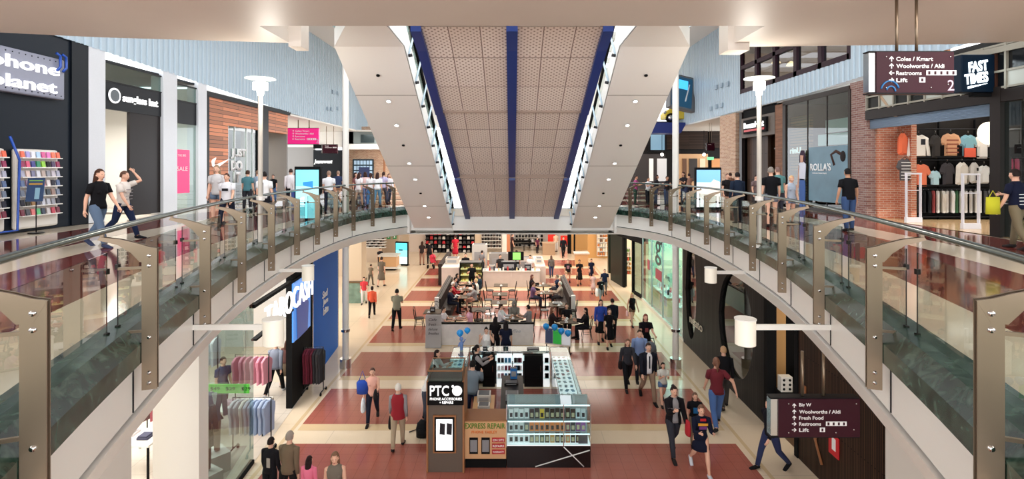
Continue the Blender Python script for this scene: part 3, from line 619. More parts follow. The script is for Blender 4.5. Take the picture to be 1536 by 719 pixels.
# ---------------------------------------------------------------- directory signs
MAROON = mat('maroon_sign_face', (52, 8, 24), .4, spec=.2); SBLUE = mat('swirl_blue', (30, 110, 170), .4)
def arrow(mb, x, z, s, d, m, y):
    V = [(-.5, -.1), (.1, -.1), (.1, -.35), (.5, 0), (.1, .35), (.1, .1), (-.5, .1)]
    V = [(-.5, -.09), (.15, -.09), (-.1, -.36), (.08, -.42), (.5, 0), (.08, .42), (-.1, .36), (.15, .09), (-.5, .09)]
    r_ = {'R': 0, 'U': math.pi/2, 'L': math.pi}[d]; mb.prism([(x+s*(a*math.cos(r_)-b_*math.sin(r_)), y, z+s*(a*math.sin(r_)+b_*math.cos(r_))) for a, b_ in V], -.004, m, (0, 1, 0))
def directory(x0, x1, y, z1, z0, rows, face, lab, rods, roof, num='2', swirl=False, name='hanging_sign'):
    o0 = Vector(((x0+x1)/2, y, z1)); t = thing(name, lab, 'sign', o0); W = x1-x0; H = z1-z0
    m = MB(o0); m.box((x0, y, z0), (x1, y+.16, z1), face); m.build('face_panel', t)
    m = MB(o0); m.box((x0-.09*W, y+.02, z0+.02*H), (x0, y+.14, z1-.02*H), CHROME); m.build('end_cap', t)
    m = MB(o0); m.box((x0-.09*W, y+.01, z1), (x1, y+.15, z1+.03*H), BLACK); m.build('top_rail', t); m = MB(o0); m.box((x0-.09*W, y+.01, z0-.03*H), (x1, y+.15, z0), BLACK); m.build('bottom_rail', t)
    for x in rods: m = MB(o0); m.tube([(x, y+.08, z1), (x, y+.08, roof)], .022*W/1.2, STEEL, n=8); m.build('hanger_rod', t)
    n = len(rows); st = .80*H/max(n, 4.6)
    for i, (d, tx, picto) in enumerate(rows):
        z = z1-.17*H-st*i*(1.0 if n > 4 else 1.0); ar = MB(o0); arrow(ar, x0+.19*W, z, st*.75, d, WPRINT, y-.002); ar.build('arrow', t)
        ww = len(tx)*st*.40; lettering(tx, WPRINT, st*.72 if any(c_ in tx for c_ in 'gy') else st*.6, (x0+.25*W, y-.001, z-st*.32), FRONT, t, ww, .004, bold=.02)
        if picto:
            q = MB(o0); xx = x0+.25*W+max(ww, st*2.6)+.06*W; q.box((xx, y-.006, z-st*.33), (xx+st*.85*picto, y-.001, z+st*.38), WPRINT)
            for k in range(picto): q.box((xx+st*.85*k+st*.25, y-.009, z-st*.22), (xx+st*.85*k+st*.55, y-.006, z+st*.24), face)
            q.build('pictogram', t)
    if num: lettering(num, mat('num_grey', (196, 180, 200), .4), H*.26, (x1-.085*W, y-.001, z0+.05*H), FRONT, t, None, .004)
    for (a, b_) in ((.12, .88), (.95, .88), (.12, .12), (.70, .12), (.92, .2)): q = MB(o0); q.tube([(x0+a*W, y, z0+b_*H), (x0+a*W, y-.012, z0+b_*H)], .008*W, CHROME, n=8); q.build('fixing', t)
    if swirl:
        for rr, a0, a1, cx in ((.14, 20, 175, .17), (.07, 0, 170, .18)):
            q = MB(o0); pts = [(x0+W*(cx+rr*.85*math.cos(R(a))), y-.004, z0+H*(.02+rr*1.9*math.sin(R(a)))) for a in range(a0 if a0 > 3 else 3, min(a1, 178), 12)]
            q.tube(pts, [(.011*W, .011*W)]*len(pts), SBLUE, n=6); q.build('swirl', t)
    return t
zz = lambda py, d: EYE-(py-252)*d/F
directory((1315-768)*7.6/F, (1431-768)*7.6/F, 7.6, zz(78, 7.6), zz(139, 7.6), [('U', 'Coles / Kmart', 0), ('U', 'Woolworths / Aldi', 0), ('L', 'Restrooms', 5), ('R', 'Lift', 1)], MAROON, 'maroon hanging directory sign under the upper soffit at top right', [(1351-768)*7.6/F, (1381-768)*7.6/F], EYE+2.5, '2', True)
directory((1168-768)*7.8/F, (1290-768)*7.8/F, 7.8, zz(599, 7.8), zz(656, 7.8), [('U', 'Big W', 0), ('U', 'Woolworths / Aldi', 0), ('U', 'Fresh Food', 0), ('R', 'Restrooms', 4), ('R', 'Lift', 1)], MAROON, 'maroon hanging directory sign on the ground floor at bottom right', [(1208-768)*7.8/F, (1240-768)*7.8/F], EYE-2.78, '', False)
directory((431-768)*33/F, (478-768)*33/F, 33, zz(192.5, 33), zz(216, 33), [('U', 'Coles / Kmart', 0), ('U', 'Woolworths / Aldi', 0), ('U', 'Restrooms', 0), ('L', 'Restrooms', 4)], mat('pink_sign_face', (214, 36, 120), .3, emit=.35), 'pink hanging directory sign far along the left upper walkway', [-13.6, -12.9], EYE+3.05, '2')
directory((484-768)*38/F, (506-768)*38/F, 38, zz(217, 38), zz(230, 38), [('U', 'Lift', 0), ('U', 'Restrooms', 3)], MAROON, 'small maroon hanging sign before the black jeans shop fascia', [(489-768)*38/F, (500-768)*38/F], EYE+3.05, '')
# upright digital displays
def digital(c, wd, ht, lab, kind, rz=0):
    t = thing('digital_display', lab, 'display', c, rz); m = MB(); m.box((-wd/2, -.09, 0), (wd/2, .09, ht), MATTBLACK); m.build('housing', t, bevel=.02)
    m = MB(); W = wd-.10; 
    cols = {'cyan': [(104, 196, 214), (150, 216, 224), (96, 190, 208)], 'snow': [(120, 176, 226), (206, 226, 240), (236, 240, 244)], 'beach': [(90, 214, 226), (140, 230, 236), (220, 246, 240)]}[kind]
    hh = ht-.22; 
    for i, c_ in enumerate(cols): m.box((-W/2, -.098, .12+hh*(2-i)/3), (W/2, -.09, .12+hh*(3-i)/3), mat('screen_%d_%d_%d' % c_, c_, .2, emit=.55))
    m.build('screen', t)
    m = MB()
    if kind == 'cyan': m.prism([(-.16*wd, -.1, ht*.66), (.22*wd, -.1, ht*.62), (.22*wd, -.1, ht*.74), (-.16*wd, -.1, ht*.72)], -.003, mat('screen_blue', (30, 110, 190), emit=.8), (0, 1, 0)); 
    elif kind == 'snow': m.prism([(-.45*wd, -.1, ht*.44), (-.1*wd, -.1, ht*.52), (.2*wd, -.1, ht*.72), (.44*wd, -.1, ht*.66), (.44*wd, -.1, ht*.2), (0, -.1, ht*.12), (-.3*wd, -.1, ht*.3)], -.003, mat('snow_peak', (226, 216, 206), emit=.45), (0, 1, 0))
    else: m.box((-.2*wd, -.103, ht*.62), (.1*wd, -.1, ht*.68), mat('boat', (30, 70, 90), emit=.4))
    m.build('picture', t); m = MB(); m.box((-wd/2-.03, -.2, -.0), (wd/2+.03, .2, .04), BLACK); m.build('base', t)
digital((-6.42, 16.4, Z2), .82, 1.74, 'upright cyan digital display behind the left balustrade', 'cyan')
digital((7.9, 21.0, Z2), 1.05, 1.72, 'upright digital display with snowy mountain behind the right balustrade', 'snow')
# ================================================================ UPPER STOREY, RIGHT SIDE
XR = 12.0
BROWNF = mat('dark_bronze_frame', (44, 38, 36), .4, .3); SHUT = mat('blue_grey_roller_shutter', (120, 138, 158), .4, .4); PLUM = mat('plum_brown_frame', (46, 22, 34), .45)
s = MB()
s.box((XR, 17.6, Z2), (13.15, 18.46, EYE+3.0), BRICK_D); s.box((XR+.3, 17.5, Z2), (13.12, 17.62, EYE+1.5), BRICK_R); s.box((12.98, 16.9, Z2), (13.15, 17.6, EYE+1.5), BRICK_R)
s.box((13.0, 17.6, Z2), (19, 17.8, EYE+3.0), mat('shop_black_wall', (28, 26, 26), .7)); s.box((18.8, 6, Z2), (19, 17.8, EYE+3.0), SHOPW)
s.box((XR+.2, 6, EYE+2.6), (19, 17.8, EYE+2.75), mat('shop_dark_ceiling', (60, 56, 54), .7))
s.box((XR+.4, 18.46, Z2), (XR+4, 18.6, EYE+2.9), SHOPW); s.box((XR+4, 18.4, Z2), (XR+4.2, 36, EYE+3.0), mat('brown_inner', (120, 84, 56), .6)); s.box((XR+.1, 18.4, EYE+2.95), (XR+8, 46, EYE+3.05), WHITE)
s.box((XR+.1, 23.7, Z2), (XR+4, 23.85, EYE+2.9), mat('brown_inner')); s.box((XR+.2, 27.2, Z2), (XR+4, 27.4, EYE+2.9), mat('brown_inner'))
struct('wall_right_shops', s)
m = MB(); m.box((XR, 6, Z2+.004), (19, 17.5, Z2+.012), stone('timber_tone_shop_floor', (170, 140, 104), .15, .1, .5)); struct('floor_fashion_shop', m)
m = MB(); m.box((XR-.06, 12.72, Z2), (XR+.22, 13.0, EYE+2.0), BROWNF); struct('trim_8', m)
m = MB(); m.box((XR-.05, 6, EYE+1.62), (XR+.25, 17.6, EYE+1.92), BROWNF); struct('trim_9', m)
m = MB()
for k in range(9): m.tube([(XR+.06, 13.0, EYE+1.32+.035*k), (XR+.06, 17.5, EYE+1.32+.035*k)], .022, SHUT, n=6)
struct('trim_shutter', m)
m = MB(); OLDM = mat('weathered_metal_frame', (150, 144, 130), .5, .3)        # old factory clerestory above the shop
for z in (1.95, 2.35, 3.0): m.box((XR-.04, 6, EYE+z), (XR+.02, 17.6, EYE+z+.05), OLDM)
y = 7.0
while y < 17.6: m.box((XR-.05, y, EYE+1.92), (XR+.02, y+.05, EYE+3.05), OLDM); y += .62
m.box((XR+.03, 6, EYE+1.92), (XR+.06, 17.6, EYE+3.2), mat('black_window', (16, 18, 20), .15))
for y in (7.65, 9.5, 12.0, 13.85, 14.5, 16.3): m.box((XR-.01, y, EYE+1.97), (XR+.03, y+.6, EYE+2.36), mat('frosted_pane', (176, 178, 168), .4))
m.prism([(XR-.06, 8, EYE+2.72), (XR-.06, 8, EYE+2.92), (XR-.06, 15.4, EYE+3.02), (XR-.06, 15.4, EYE+2.9)], .06, OLDM, (1, 0, 0))
struct('window_5', m)
m = MB(); m.prism([(XR-.02, 16.2, EYE+1.6), (XR-.02, 16.3, EYE+1.6), (XR-.02, 17.5, EYE+2.9), (XR-.02, 17.4, EYE+2.95)], .05, mat('rust_brace', (170, 140, 110), .5), (1, 0, 0)); struct('trim_10', m)
# glass front to the right of the dark post
m = MB(); m.box((XR+.05, 6, Z2), (XR+.065, 12.72, EYE+1.62), GLASS); struct('window_6', m)
# lightbox sign
t = thing('lightbox_sign', 'square black lightbox sign with glowing white lettering above the clothing shop', 'sign', (11.6, 12.9, EYE+1.9)); o0 = t.location
m = MB(o0); m.box((11.15, 12.9, EYE+1.88), (11.98, 13.2, EYE+2.82), mat('sign_black_blue', (14, 30, 46), .3)); m.build('box', t, bevel=.02)
m = MB(o0); m.box((11.98, 12.88, EYE+1.86), (12.25, 13.22, EYE+2.84), mat('rust_brown', (70, 44, 34), .5)); m.build('side_box', t)
m = MB(o0); m.box((11.5, 12.95, EYE+1.78), (12.1, 13.1, EYE+1.87), MATTBLACK); m.build('bracket', t)
GLOWB = mat('glow_lettering', (236, 250, 255), emit=2.6); lettering('FAST', GLOWB, .26, (11.33, 12.895, EYE+2.36), (R(90), R(-8), 0), t, .5, .01, bold=.03, shear=.15); lettering('TIMES', GLOWB, .26, (11.25, 12.895, EYE+2.06), (R(90), R(-8), 0), t, .58, .01, bold=.03, shear=.15)
m = MB(o0); m.prism([(11.3, 12.89, EYE+2.02), (11.8, 12.89, EYE+2.1), (11.3, 12.89, EYE+1.96)], -.01, GLOWB, (0, 1, 0)); m.build('underline', t)
# ---------------------------------------------------------------- clothes
def fmat(c): return mat('fabric_%d_%d_%d' % c, c, .85, bump=(30, .2))
TEE = [(-.24, 0), (.24, 0), (.235, .45), (.33, .34), (.42, .42), (.30, .62), (.12, .69), (.0, .655), (-.12, .69), (-.30, .62), (-.42, .42), (-.33, .34), (-.235, .45)]
LONG = [(-.24, 0), (.24, 0), (.24, .42), (.31, .02), (.40, .04), (.34, .58), (.12, .69), (.0, .655), (-.12, .69), (-.34, .58), (-.40, .04), (-.31, .02), (-.24, .42)]
def tee_mesh(name, out, mt, th=.07, stripe=None, half=None):
    m = MB(); n = len(out)
    # two slightly domed skins joined at the rim
    c0 = (0, .3)
    for sgn in (1, -1):
        ring = [(x, 0, z) for x, z in out]; inner = [(c0[0]+(x-c0[0])*.72, -sgn*th, c0[1]+(z-c0[1])*.8) for x, z in out]
        vs = ring+inner; fs = [(i, (i+1) % n, n+(i+1) % n, n+i) for i in range(n)]+[tuple(range(n, 2*n))]
        if sgn < 0: fs = [f[::-1] for f in fs]
        m.add(vs, fs, mt)
    return m
def garment(px, py, d, w_, h_, col, long=False, rz=0, lab='', grp=None, cat='garment', name='hanging_shirt', deco=None):
    """front-facing garment on a hanger; py = top of the shoulders"""
    p = AT(px, py, d); t = thing(name, lab, cat, (p.x, d, p.z-h_), rz, grp); m = tee_mesh('shirt', LONG if long else TEE, fmat(col)); sx = w_/.8; sz = h_/.69
    m.v = [Vector((v.x*sx, v.y, v.z*sz)) for v in m.v]; m.build('shirt', t)
    m = MB(); m.tube([(-.16*sx, 0, h_*.96), (0, 0, h_+.05), (.16*sx, 0, h_*.96)], .008, BLACK, n=5); m.tube([(0, 0, h_+.05), (0, 0, h_+.13)], .006, CHROME, n=5); m.build('hanger', t)
    if deco:
        for (x0, z0, x1, z1, c) in deco:
            m = MB(); m.box((x0*sx, -.085, z0*sz), (x1*sx, -.055, z1*sz), fmat(c)); m.build('print', t)
    return t
PROTO = {}
def side_garment(x, y, z, h_, col, rz, lab, grp, dep=.42, thk=.05):
    """garment seen edge-on on a rail: z = height of the rail"""
    key = (h_, dep, thk)
    if key not in PROTO:
        m = MB(); a = dep/2
        out = [(-a*.8, -h_), (a*.8, -h_), (a*.82, -h_*.55), (a, -h_*.35), (a*.98, -.16), (a*.35, -.05), (-a*.35, -.05), (-a*.98, -.16), (-a, -h_*.35), (-a*.82, -h_*.55)]
        n = len(out); q = [(x_, -thk/2, z_) for x_, z_ in out]; r_ = [(x_*.86, -thk, z_*.98-.004) for x_, z_ in out]; 
        vs = [(x_*.86, -thk*.9, z_*.97-.01) for x_, z_ in out]+[(x_, 0, z_) for x_, z_ in out]+[(x_*.86, thk*.9, z_*.97-.01) for x_, z_ in out]
        fs = [tuple(range(n))]+[(i+n, (i+1) % n+n, (i+1) % n, i) for i in range(n)]+[(i+2*n, (i+1) % n+2*n, (i+1) % n+n, i+n) for i in range(n)]+[tuple(range(2*n, 3*n))[::-1]]
        m.add(vs, [f[::-1] for f in fs], fmat((200, 200, 200))); o = m.build('hanging_garment'); me = o.data; bpy.data.objects.remove(o)
        m = MB(); m.tube([(0, 0, -.05), (0, 0, .02)], .005, CHROME, n=5); o = m.build('hanger'); hk = o.data; bpy.data.objects.remove(o); PROTO[key] = (me, hk)
    me, hk = PROTO[key]
    o = bpy.data.objects.new('hanging_garment', me); COL.objects.link(o); o.location = (x, y, z); o.rotation_euler = (0, 0, rz)
    o.material_slots[0].link = 'OBJECT'; o.material_slots[0].material = fmat(col)
    hc = bpy.data.objects.new('hanger_hook', hk); COL.objects.link(hc); hc.parent = o
    return tag(o, lab, 'garment', grp)
# shelving wall of the clothing shop
o0 = Vector((15.5, 17.3, Z2)); t = thing('clothes_rack_wall', 'black three-tier clothes rack along the back of the clothing shop', 'clothes rack', o0)
m = MB(o0); m.box((13.1, 17.45, Z2), (18.8, 17.6, EYE+1.7), mat('rack_back', (44, 40, 38), .7)); m.build('back_panel', t)
for z in (1.28, .26, -.70): m = MB(o0); m.tube([(13.2, 17.15, EYE+z), (18.7, 17.15, EYE+z)], .02, DSTEEL); m.build('rail', t)
for z in (.34, -.60, -1.62): m = MB(o0); m.box((13.15, 16.95, EYE+z), (18.75, 17.45, EYE+z+.05), BLACK); m.build('shelf', t)
for x in (13.15, 14.2, 15.4, 16.6): m = MB(o0); m.box((x, 17.3, Z2), (x+.04, 17.36, EYE+1.6), BLACK); m.build('upright', t)
gr = 'clothes on the rack wall of the clothing shop'
garment(1354, 199, 17.0, .55, .75, (222, 104, 66), True, .5, 'orange jacket hanging at the left of the top rail in the clothing shop', gr)
garment(1378, 202, 17.0, .78, .75, (232, 224, 212), True, 0, 'cream hooded top with dark chest patch on the top rail of the clothing shop', gr, deco=[(.02, .38, .16, .55, (50, 50, 54))])
garment(1403, 202, 17.0, .52, .76, (60, 56, 54), False, .3, 'charcoal shirt on the top rail beside the check shirts', gr)
garment(1426, 200, 17.0, .7, .76, (214, 160, 120), False, 0, 'orange and cream check shirt on the top rail of the clothing shop', gr, deco=[(-.22, z, .22, z+.04, (150, 80, 60)) for z in (.1, .22, .34, .46)])
garment(1452, 202, 17.0, .62, .74, (118, 164, 180), False, 0, 'blue and coral two-tone shirt on the top rail of the clothing shop', gr, deco=[(-.235, .0, .235, .28, (228, 98, 74))])
garment(1473, 203, 17.0, .55, .76, (236, 232, 228), False, 0, 'plain white shirt at the right end of the top rail', gr)
garment(1357, 238, 17.0, .55, .72, (80, 76, 76), False, 0, 'dark striped shirt at the left of the middle rail', gr, deco=[(-.23, z, .23, z+.03, (210, 206, 200)) for z in (.05, .15, .25, .35, .45, .55)])
garment(1381, 246, 17.0, .66, .74, (226, 120, 84), False, 0, 'coral tee hanging on the middle rail of the clothing shop', gr)
garment(1402, 256, 17.0, .4, .5, (176, 208, 214), False, 0, 'small pale blue tee on the middle rail beside the coral tee', gr)
garment(1421, 244, 17.0, .62, .74, (66, 62, 64), False, .2, 'charcoal tee in the middle of the middle rail', gr)
garment(1443, 243, 17.0, .62, .76, (226, 218, 206), True, .3, 'cream long sleeve top on the middle rail of the clothing shop', gr)
garment(1461, 243, 17.0, .55, .7, (200, 196, 190), True, .5, 'black and cream patterned top on the middle rail', gr, deco=[(-.1, .1, .1, .3, (40, 40, 40)), (.0, .4, .15, .5, (40, 40, 40))])
garment(1476, 248, 17.0, .45, .6, (228, 226, 222), False, 0, 'white tee at the right end of the middle rail', gr)
gc = [(216, 210, 200), (60, 60, 62), (30, 30, 32), (40, 40, 42), (150, 60, 60), (226, 220, 210), (222, 214, 200), (206, 198, 188), (234, 230, 224), (60, 100, 66), (220, 212, 200), (214, 206, 196), (196, 190, 182), (230, 224, 214), (226, 222, 214), (90, 88, 86), (200, 196, 190), (80, 80, 80), (220, 216, 208), (170, 166, 160)]
for i, c_ in enumerate(gc): side_garment(13.25+.155*i, 17.13, EYE-.70, .78, c_, R(55+random.uniform(-12, 12)), 'shirt on the bottom rail of the clothing shop, %s from the left' % ORD[i], 'shirts on the bottom rail of the clothing shop', .46, .045)
gg = [(60, 80, 120), (230, 60, 110), (230, 80, 120), (40, 40, 44), (236, 232, 230), (200, 196, 190)]
for i, c_ in enumerate(gg): side_garment(16.05+.2*i, 16.95, EYE+.35, .85, c_, R(50), ['blue', 'pink', 'rose', 'black', 'white', 'grey'][i]+' top on the upper rack right of the dark shop post', gr, .5, .06)
m = MB(); m.tube([(15.15, 16.5, EYE+1.1), (15.15, 16.54, EYE+1.1)], .36, mat('round_sign_glow', (250, 238, 214), emit=1.1), n=28); tag(m.build('round_wall_sign'), 'round glowing cream disc high on the clothing shop wall', 'sign')
m = MB(); m.box((14.0, 16.6, EYE+1.75), (15.2, 16.7, EYE+1.9), WGLOW); tag(m.build('strip_light'), 'long white strip light under the clothing shop ceiling', 'light')
# security gates
def gate(px, py, lab):
    p = L(px, py); t = thing('security_gate', lab, 'security gate', p, 0, None); WG = mat('gate_grey_white', (220, 218, 222), .4)
    for s_ in (-.22, .22): m = MB(); m.cb((s_, 0, .75), (.045, .07, 1.5), WG); m.build('post', t, bevel=.01)
    m = MB(); m.cb((0, 0, 1.52), (.49, .07, .05), WG); m.build('top_bar', t); m = MB(); m.cb((0, 0, 1.0), (.40, .03, .03), WG); m.build('cross_bar', t); m = MB(); m.cb((0, 0, .08), (.49, .10, .16), WG); m.build('foot_box', t)
gate(1370, 334, 'left white security gate in the clothing shop entrance'); gate(1456, 344, 'right white security gate in the clothing shop entrance')
# ---------------------------------------------------------------- denim shop with mural
m = MB(); FB = mat('thin_dark_frame', (50, 42, 38), .4)
m.box((XR-.04, 18.46, EYE+2.75), (XR+.1, 23.0, EYE+2.93), FB); m.box((XR-.04, 18.4, Z2), (XR+.08, 18.52, EYE+2.8), FB)
m.box((XR-.04, 22.75, Z2), (XR+.1, 23.0, EYE+2.8), FB); m.box((XR-.04, 18.46, Z2), (XR+.1, 23, Z2+.12), FB)
for y in (19.8, 21.1): m.box((XR-.01, y, Z2), (XR+.04, y+.03, EYE+2.75), FB)
m.box((XR+.01, 18.5, Z2), (XR+.025, 22.9, EYE+2.75), GLASS); m.box((XR+.6, 18.6, EYE+1.4), (XR+.65, 20.9, EYE+1.9), SHOPW); m.box((XR+2.5, 18.6, Z2), (XR+2.6, 21.9, EYE+2.8), mat('dark_teal_inner', (40, 52, 54), .6)); struct('window_7', m)
m = MB(); m.box((XR+.25, 21.4, Z2), (XR+.4, 22.9, EYE+2.2), WOOD_H); m.box((XR+.02, 23.0, Z2), (XR+.2, 23.75, EYE+2.85), brick('narrow_rust_brick', (124, 80, 58), (146, 100, 74), (110, 90, 76), .5, .06)); struct('wall_right_timber', m)
m = MB(); m.box((XR+.3, 18.5, EYE+.88), (XR+.34, 20.9, EYE+1.32), mat('white_header', (226, 230, 234), .5, emit=.15)); struct('trim_11', m)
t = thing('window_mural', 'blue-grey photo mural in the denim shop window', 'poster', (XR+.15, 19.7, Z2)); o0 = t.location
m = MB(o0); m.box((XR-.035, 18.54, Z2+.4), (XR-.02, 20.97, EYE+.82), mat('mural_blue', (96, 126, 140), .5, noise=(1.2, .18))); m.build('print', t)
m = MB(o0); m.tube([(XR-.04, 19.3, EYE+.1), (XR-.04, 19.5, EYE+.5), (XR-.04, 19.2, EYE+.62), (XR-.04, 18.9, EYE+.5)], [(.02, .06)]*4, mat('arm_dark', (70, 50, 44), .7)); m.ball((XR-.04, 18.8, EYE+.42), (.03, .16, .2), mat('hair_dark', (36, 28, 28), .7)); m.build('figure_print', t)
lettering("ROLLA'S", WPRINT, .30, (XR-.04, 20.85, EYE-.12), ON_RIGHT, t, 1.35, .01, bold=.02); lettering('Authentic Denim Supply', WPRINT, .06, (XR-.04, 20.7, EYE-.24), ON_RIGHT, t, .95, .01)
t = thing('shop_lettering', 'white lettering fragment on the honey timber wall beside the mural', 'sign', (XR+.2, 22.4, EYE+.7)); lettering('rinU', LETTER, .26, (XR+.23, 22.85, EYE+.62), ON_RIGHT, t, .85, .02, bold=.03)
m = MB(o0); 
# tall poster of a standing model in white tee and jeans
t = thing('model_poster', 'life-size cutout poster of a woman in white tee and jeans in the denim shop window', 'poster', (XR-.12, 21.3, Z2)); o0 = t.location
sk = mat('print_skin', (200, 150, 126), .6)
def flat(pts, m_, nm, x=XR-.12): q = MB(o0); q.prism([(x, 21.3-a, Z2+.0+b_) for a, b_ in pts], .02, m_, (1, 0, 0)); return q.build(nm, t)
flat([(-.17, 0), (.0, 0), (.03, .6), (.06, 0), (.2, 0), (.22, .9), (.18, 1.25), (-.18, 1.25), (-.22, .9)], fmat((62, 96, 156)), 'jeans_print'); flat([(-.2, 1.2), (.2, 1.2), (.26, 1.85), (.1, 1.95), (-.1, 1.95), (-.26, 1.85)], fmat((214, 216, 226)), 'tee_print')
flat([(-.36, .9), (-.28, .85), (-.20, 1.8), (-.27, 1.8)], sk, 'arm_print'); flat([(-.09, 1.93), (.09, 1.93), (.11, 2.2), (-.1, 2.22)], sk, 'face_print', XR-.14); flat([(-.2, 1.8), (.2, 1.75), (.22, 2.2), (.1, 2.42), (-.12, 2.42), (-.22, 2.2)], mat('print_hair', (60, 44, 60), .7), 'hair_print', XR-.11)
# brown shop with black and red sign
m = MB(); m.box((XR+.0, 23.75, EYE+1.55), (XR+.3, 27.2, EYE+2.55), mat('taupe_band', (92, 80, 70), .6)); m.box((XR+.1, 23.75, EYE+2.5), (XR+.3, 27.2, EYE+3), MATTBLACK); m.box((XR+.3, 25.0, Z2), (XR+.45, 27.2, EYE+1.6), planks('brown_vertical_boards', (70, 52, 42), .2, .2, True)); m.box((XR+.02, 27.2, Z2), (XR+.3, 27.5, EYE+2.9), DBROWN)
m.box((XR+.6, 23.8, EYE+.9), (XR+2, 25.0, EYE+.96), SHOPW); struct('wall_right_brown_front', m)
t = thing('shop_sign', 'black sign with white script lettering and red underline, far right shopfront', 'sign', (XR-.1, 25.5, EYE+1.7)); o0 = t.location
m = MB(o0); m.box((XR-.12, 24.35, EYE+1.72), (XR+.0, 26.7, EYE+2.42), MATTBLACK); m.build('board', t); m = MB(o0); m.box((XR-.14, 24.5, EYE+1.82), (XR-.12, 26.6, EYE+1.92), RED); m.build('underline', t)
lettering('BevansHunt', LETTER, .3, (XR-.13, 26.6, EYE+1.98), ON_RIGHT, t, 2.1, .02, bold=.04)
m = MB(); m.box((XR-.05, 27.8, Z2), (XR+.9, 29.9, EYE+2.95), BRICK_T); struct('trim_12', m)
# windows high in the cladding: deep plum frames with a warm room behind
ya, yb, za, zb = WIN; m = MB()
m.box((XR-.08, ya, za), (XR+.12, yb, za+.22), PLUM); m.box((XR-.08, ya, za+1.25), (XR+.12, yb, za+1.45), PLUM); m.box((XR-.08, ya, zb-.2), (XR+.12, yb, zb), PLUM)
y = ya
while y < yb+.1: m.box((XR-.08, y-.12, za), (XR+.12, y+.12, zb), PLUM); y += (yb-ya)/5
m.box((XR+.02, ya, za), (XR+.03, yb, zb), GLASS); struct('window_8', m)
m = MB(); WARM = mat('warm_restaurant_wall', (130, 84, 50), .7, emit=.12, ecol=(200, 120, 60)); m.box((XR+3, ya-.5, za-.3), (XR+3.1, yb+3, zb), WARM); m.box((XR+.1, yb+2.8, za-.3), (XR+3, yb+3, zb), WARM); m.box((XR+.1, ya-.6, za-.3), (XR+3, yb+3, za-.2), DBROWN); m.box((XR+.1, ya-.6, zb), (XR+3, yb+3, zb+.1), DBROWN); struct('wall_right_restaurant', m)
for i, (y, z) in enumerate(((19.6, 1.5), (20.9, 1.3), (22.6, 1.5), (24.6, 1.0), (26.0, 1.4))):
    t = thing('pendant_lamp', 'glowing pendant lamp behind the plum window frames, %s from the right' % ORD[i], 'lamp', (XR+1.2, y, za+z), 0, 'pendant lamps in the upper restaurant'); m = MB(); m.rings([(0, 0, 0, .22, .22), (0, 0, .12, .14, .14), (0, 0, .2, .04, .04)], mat('pendant_glow', (255, 200, 150), emit=1.6), 14); m.build('shade', t); m = MB(); m.tube([(0, 0, .2), (0, 0, zb-za-z)], .01, BLACK, n=5); m.build('cord', t)
# ---------------------------------------------------------------- far end of the right mall
D = 42.0; m = MB()
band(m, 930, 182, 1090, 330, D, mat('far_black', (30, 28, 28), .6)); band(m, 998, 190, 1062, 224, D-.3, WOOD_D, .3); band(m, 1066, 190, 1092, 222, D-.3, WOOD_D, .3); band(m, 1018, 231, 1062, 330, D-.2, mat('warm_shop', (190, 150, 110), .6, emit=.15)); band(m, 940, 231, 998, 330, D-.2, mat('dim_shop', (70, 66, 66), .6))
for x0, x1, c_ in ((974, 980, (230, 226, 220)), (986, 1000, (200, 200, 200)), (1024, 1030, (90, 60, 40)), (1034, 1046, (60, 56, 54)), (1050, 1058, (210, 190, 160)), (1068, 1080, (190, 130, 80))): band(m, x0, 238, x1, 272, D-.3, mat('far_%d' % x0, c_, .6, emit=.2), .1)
band(m, 1092, 190, 1125, 330, D, GREYW); band(m, 1103, 242, 1112, 330, D-.2, WGLOW)
struct('wall_back_east', m)
m = MB(); m.box((5, 37, EYE+3.0), (20, 48, EYE+3.1), WHITE); struct('ceiling_east', m)
t = thing('wall_screen', 'dark screen with pale image on the far right upper wall', 'screen', AT(987, 228, D-.5)); o0 = t.location; m = MB(o0); band(m, 972, 194, 1000, 228, D-.5, BLACK, .1); m.build('frame', t); m = MB(o0); band(m, 976, 197, 997, 225, D-.52, mat('screen_dim', (90, 120, 140), emit=.5), .03); m.build('screen', t)
for i, px in enumerate((993, 1056)): m = MB(); p = AT(px, 232, D-1); m.ball(p, .12, LAMP, 8, 6); m.tube([p+Vector((0, 0, .1)), (p.x, p.y, EYE+3.0)], .02, BLACK, n=5); tag(m.build('spotlight'), ['small spotlight at the far right shops left of the white column', 'small spotlight at the far right shops right of the white column'][i], 'spotlight')
# small traffic-light-like hanging maroon sign and exit sign
directory((1061-768)*34/F, (1072-768)*34/F, 34, zz(215, 34), zz(226, 34), [('U', 'Lift', 0)], MAROON, 'tiny maroon hanging sign over the far right upper walkway', [(1065-768)*34/F, (1068-768)*34/F], EYE+3.0, '')
m = MB(); a = AT(1061, 240, 36); m.box((a.x, 36, a.z), (a.x+.45, 36.06, a.z+.2), mat('exit_green', (120, 200, 150), emit=.8)); tag(m.build('exit_sign'), 'small green exit sign hanging at the far right upper walkway', 'sign')
m = MB(); a = AT(410, 238, 40); m.box((a.x, 40, a.z), (a.x+.55, 40.06, a.z+.25), mat('exit_green')); m.box((a.x+.27, 40.02, a.z+.25), (a.x+.29, 40.04, EYE+3.05), WHITE); tag(m.build('exit_sign'), 'small green exit sign hanging at the far left upper walkway', 'sign')
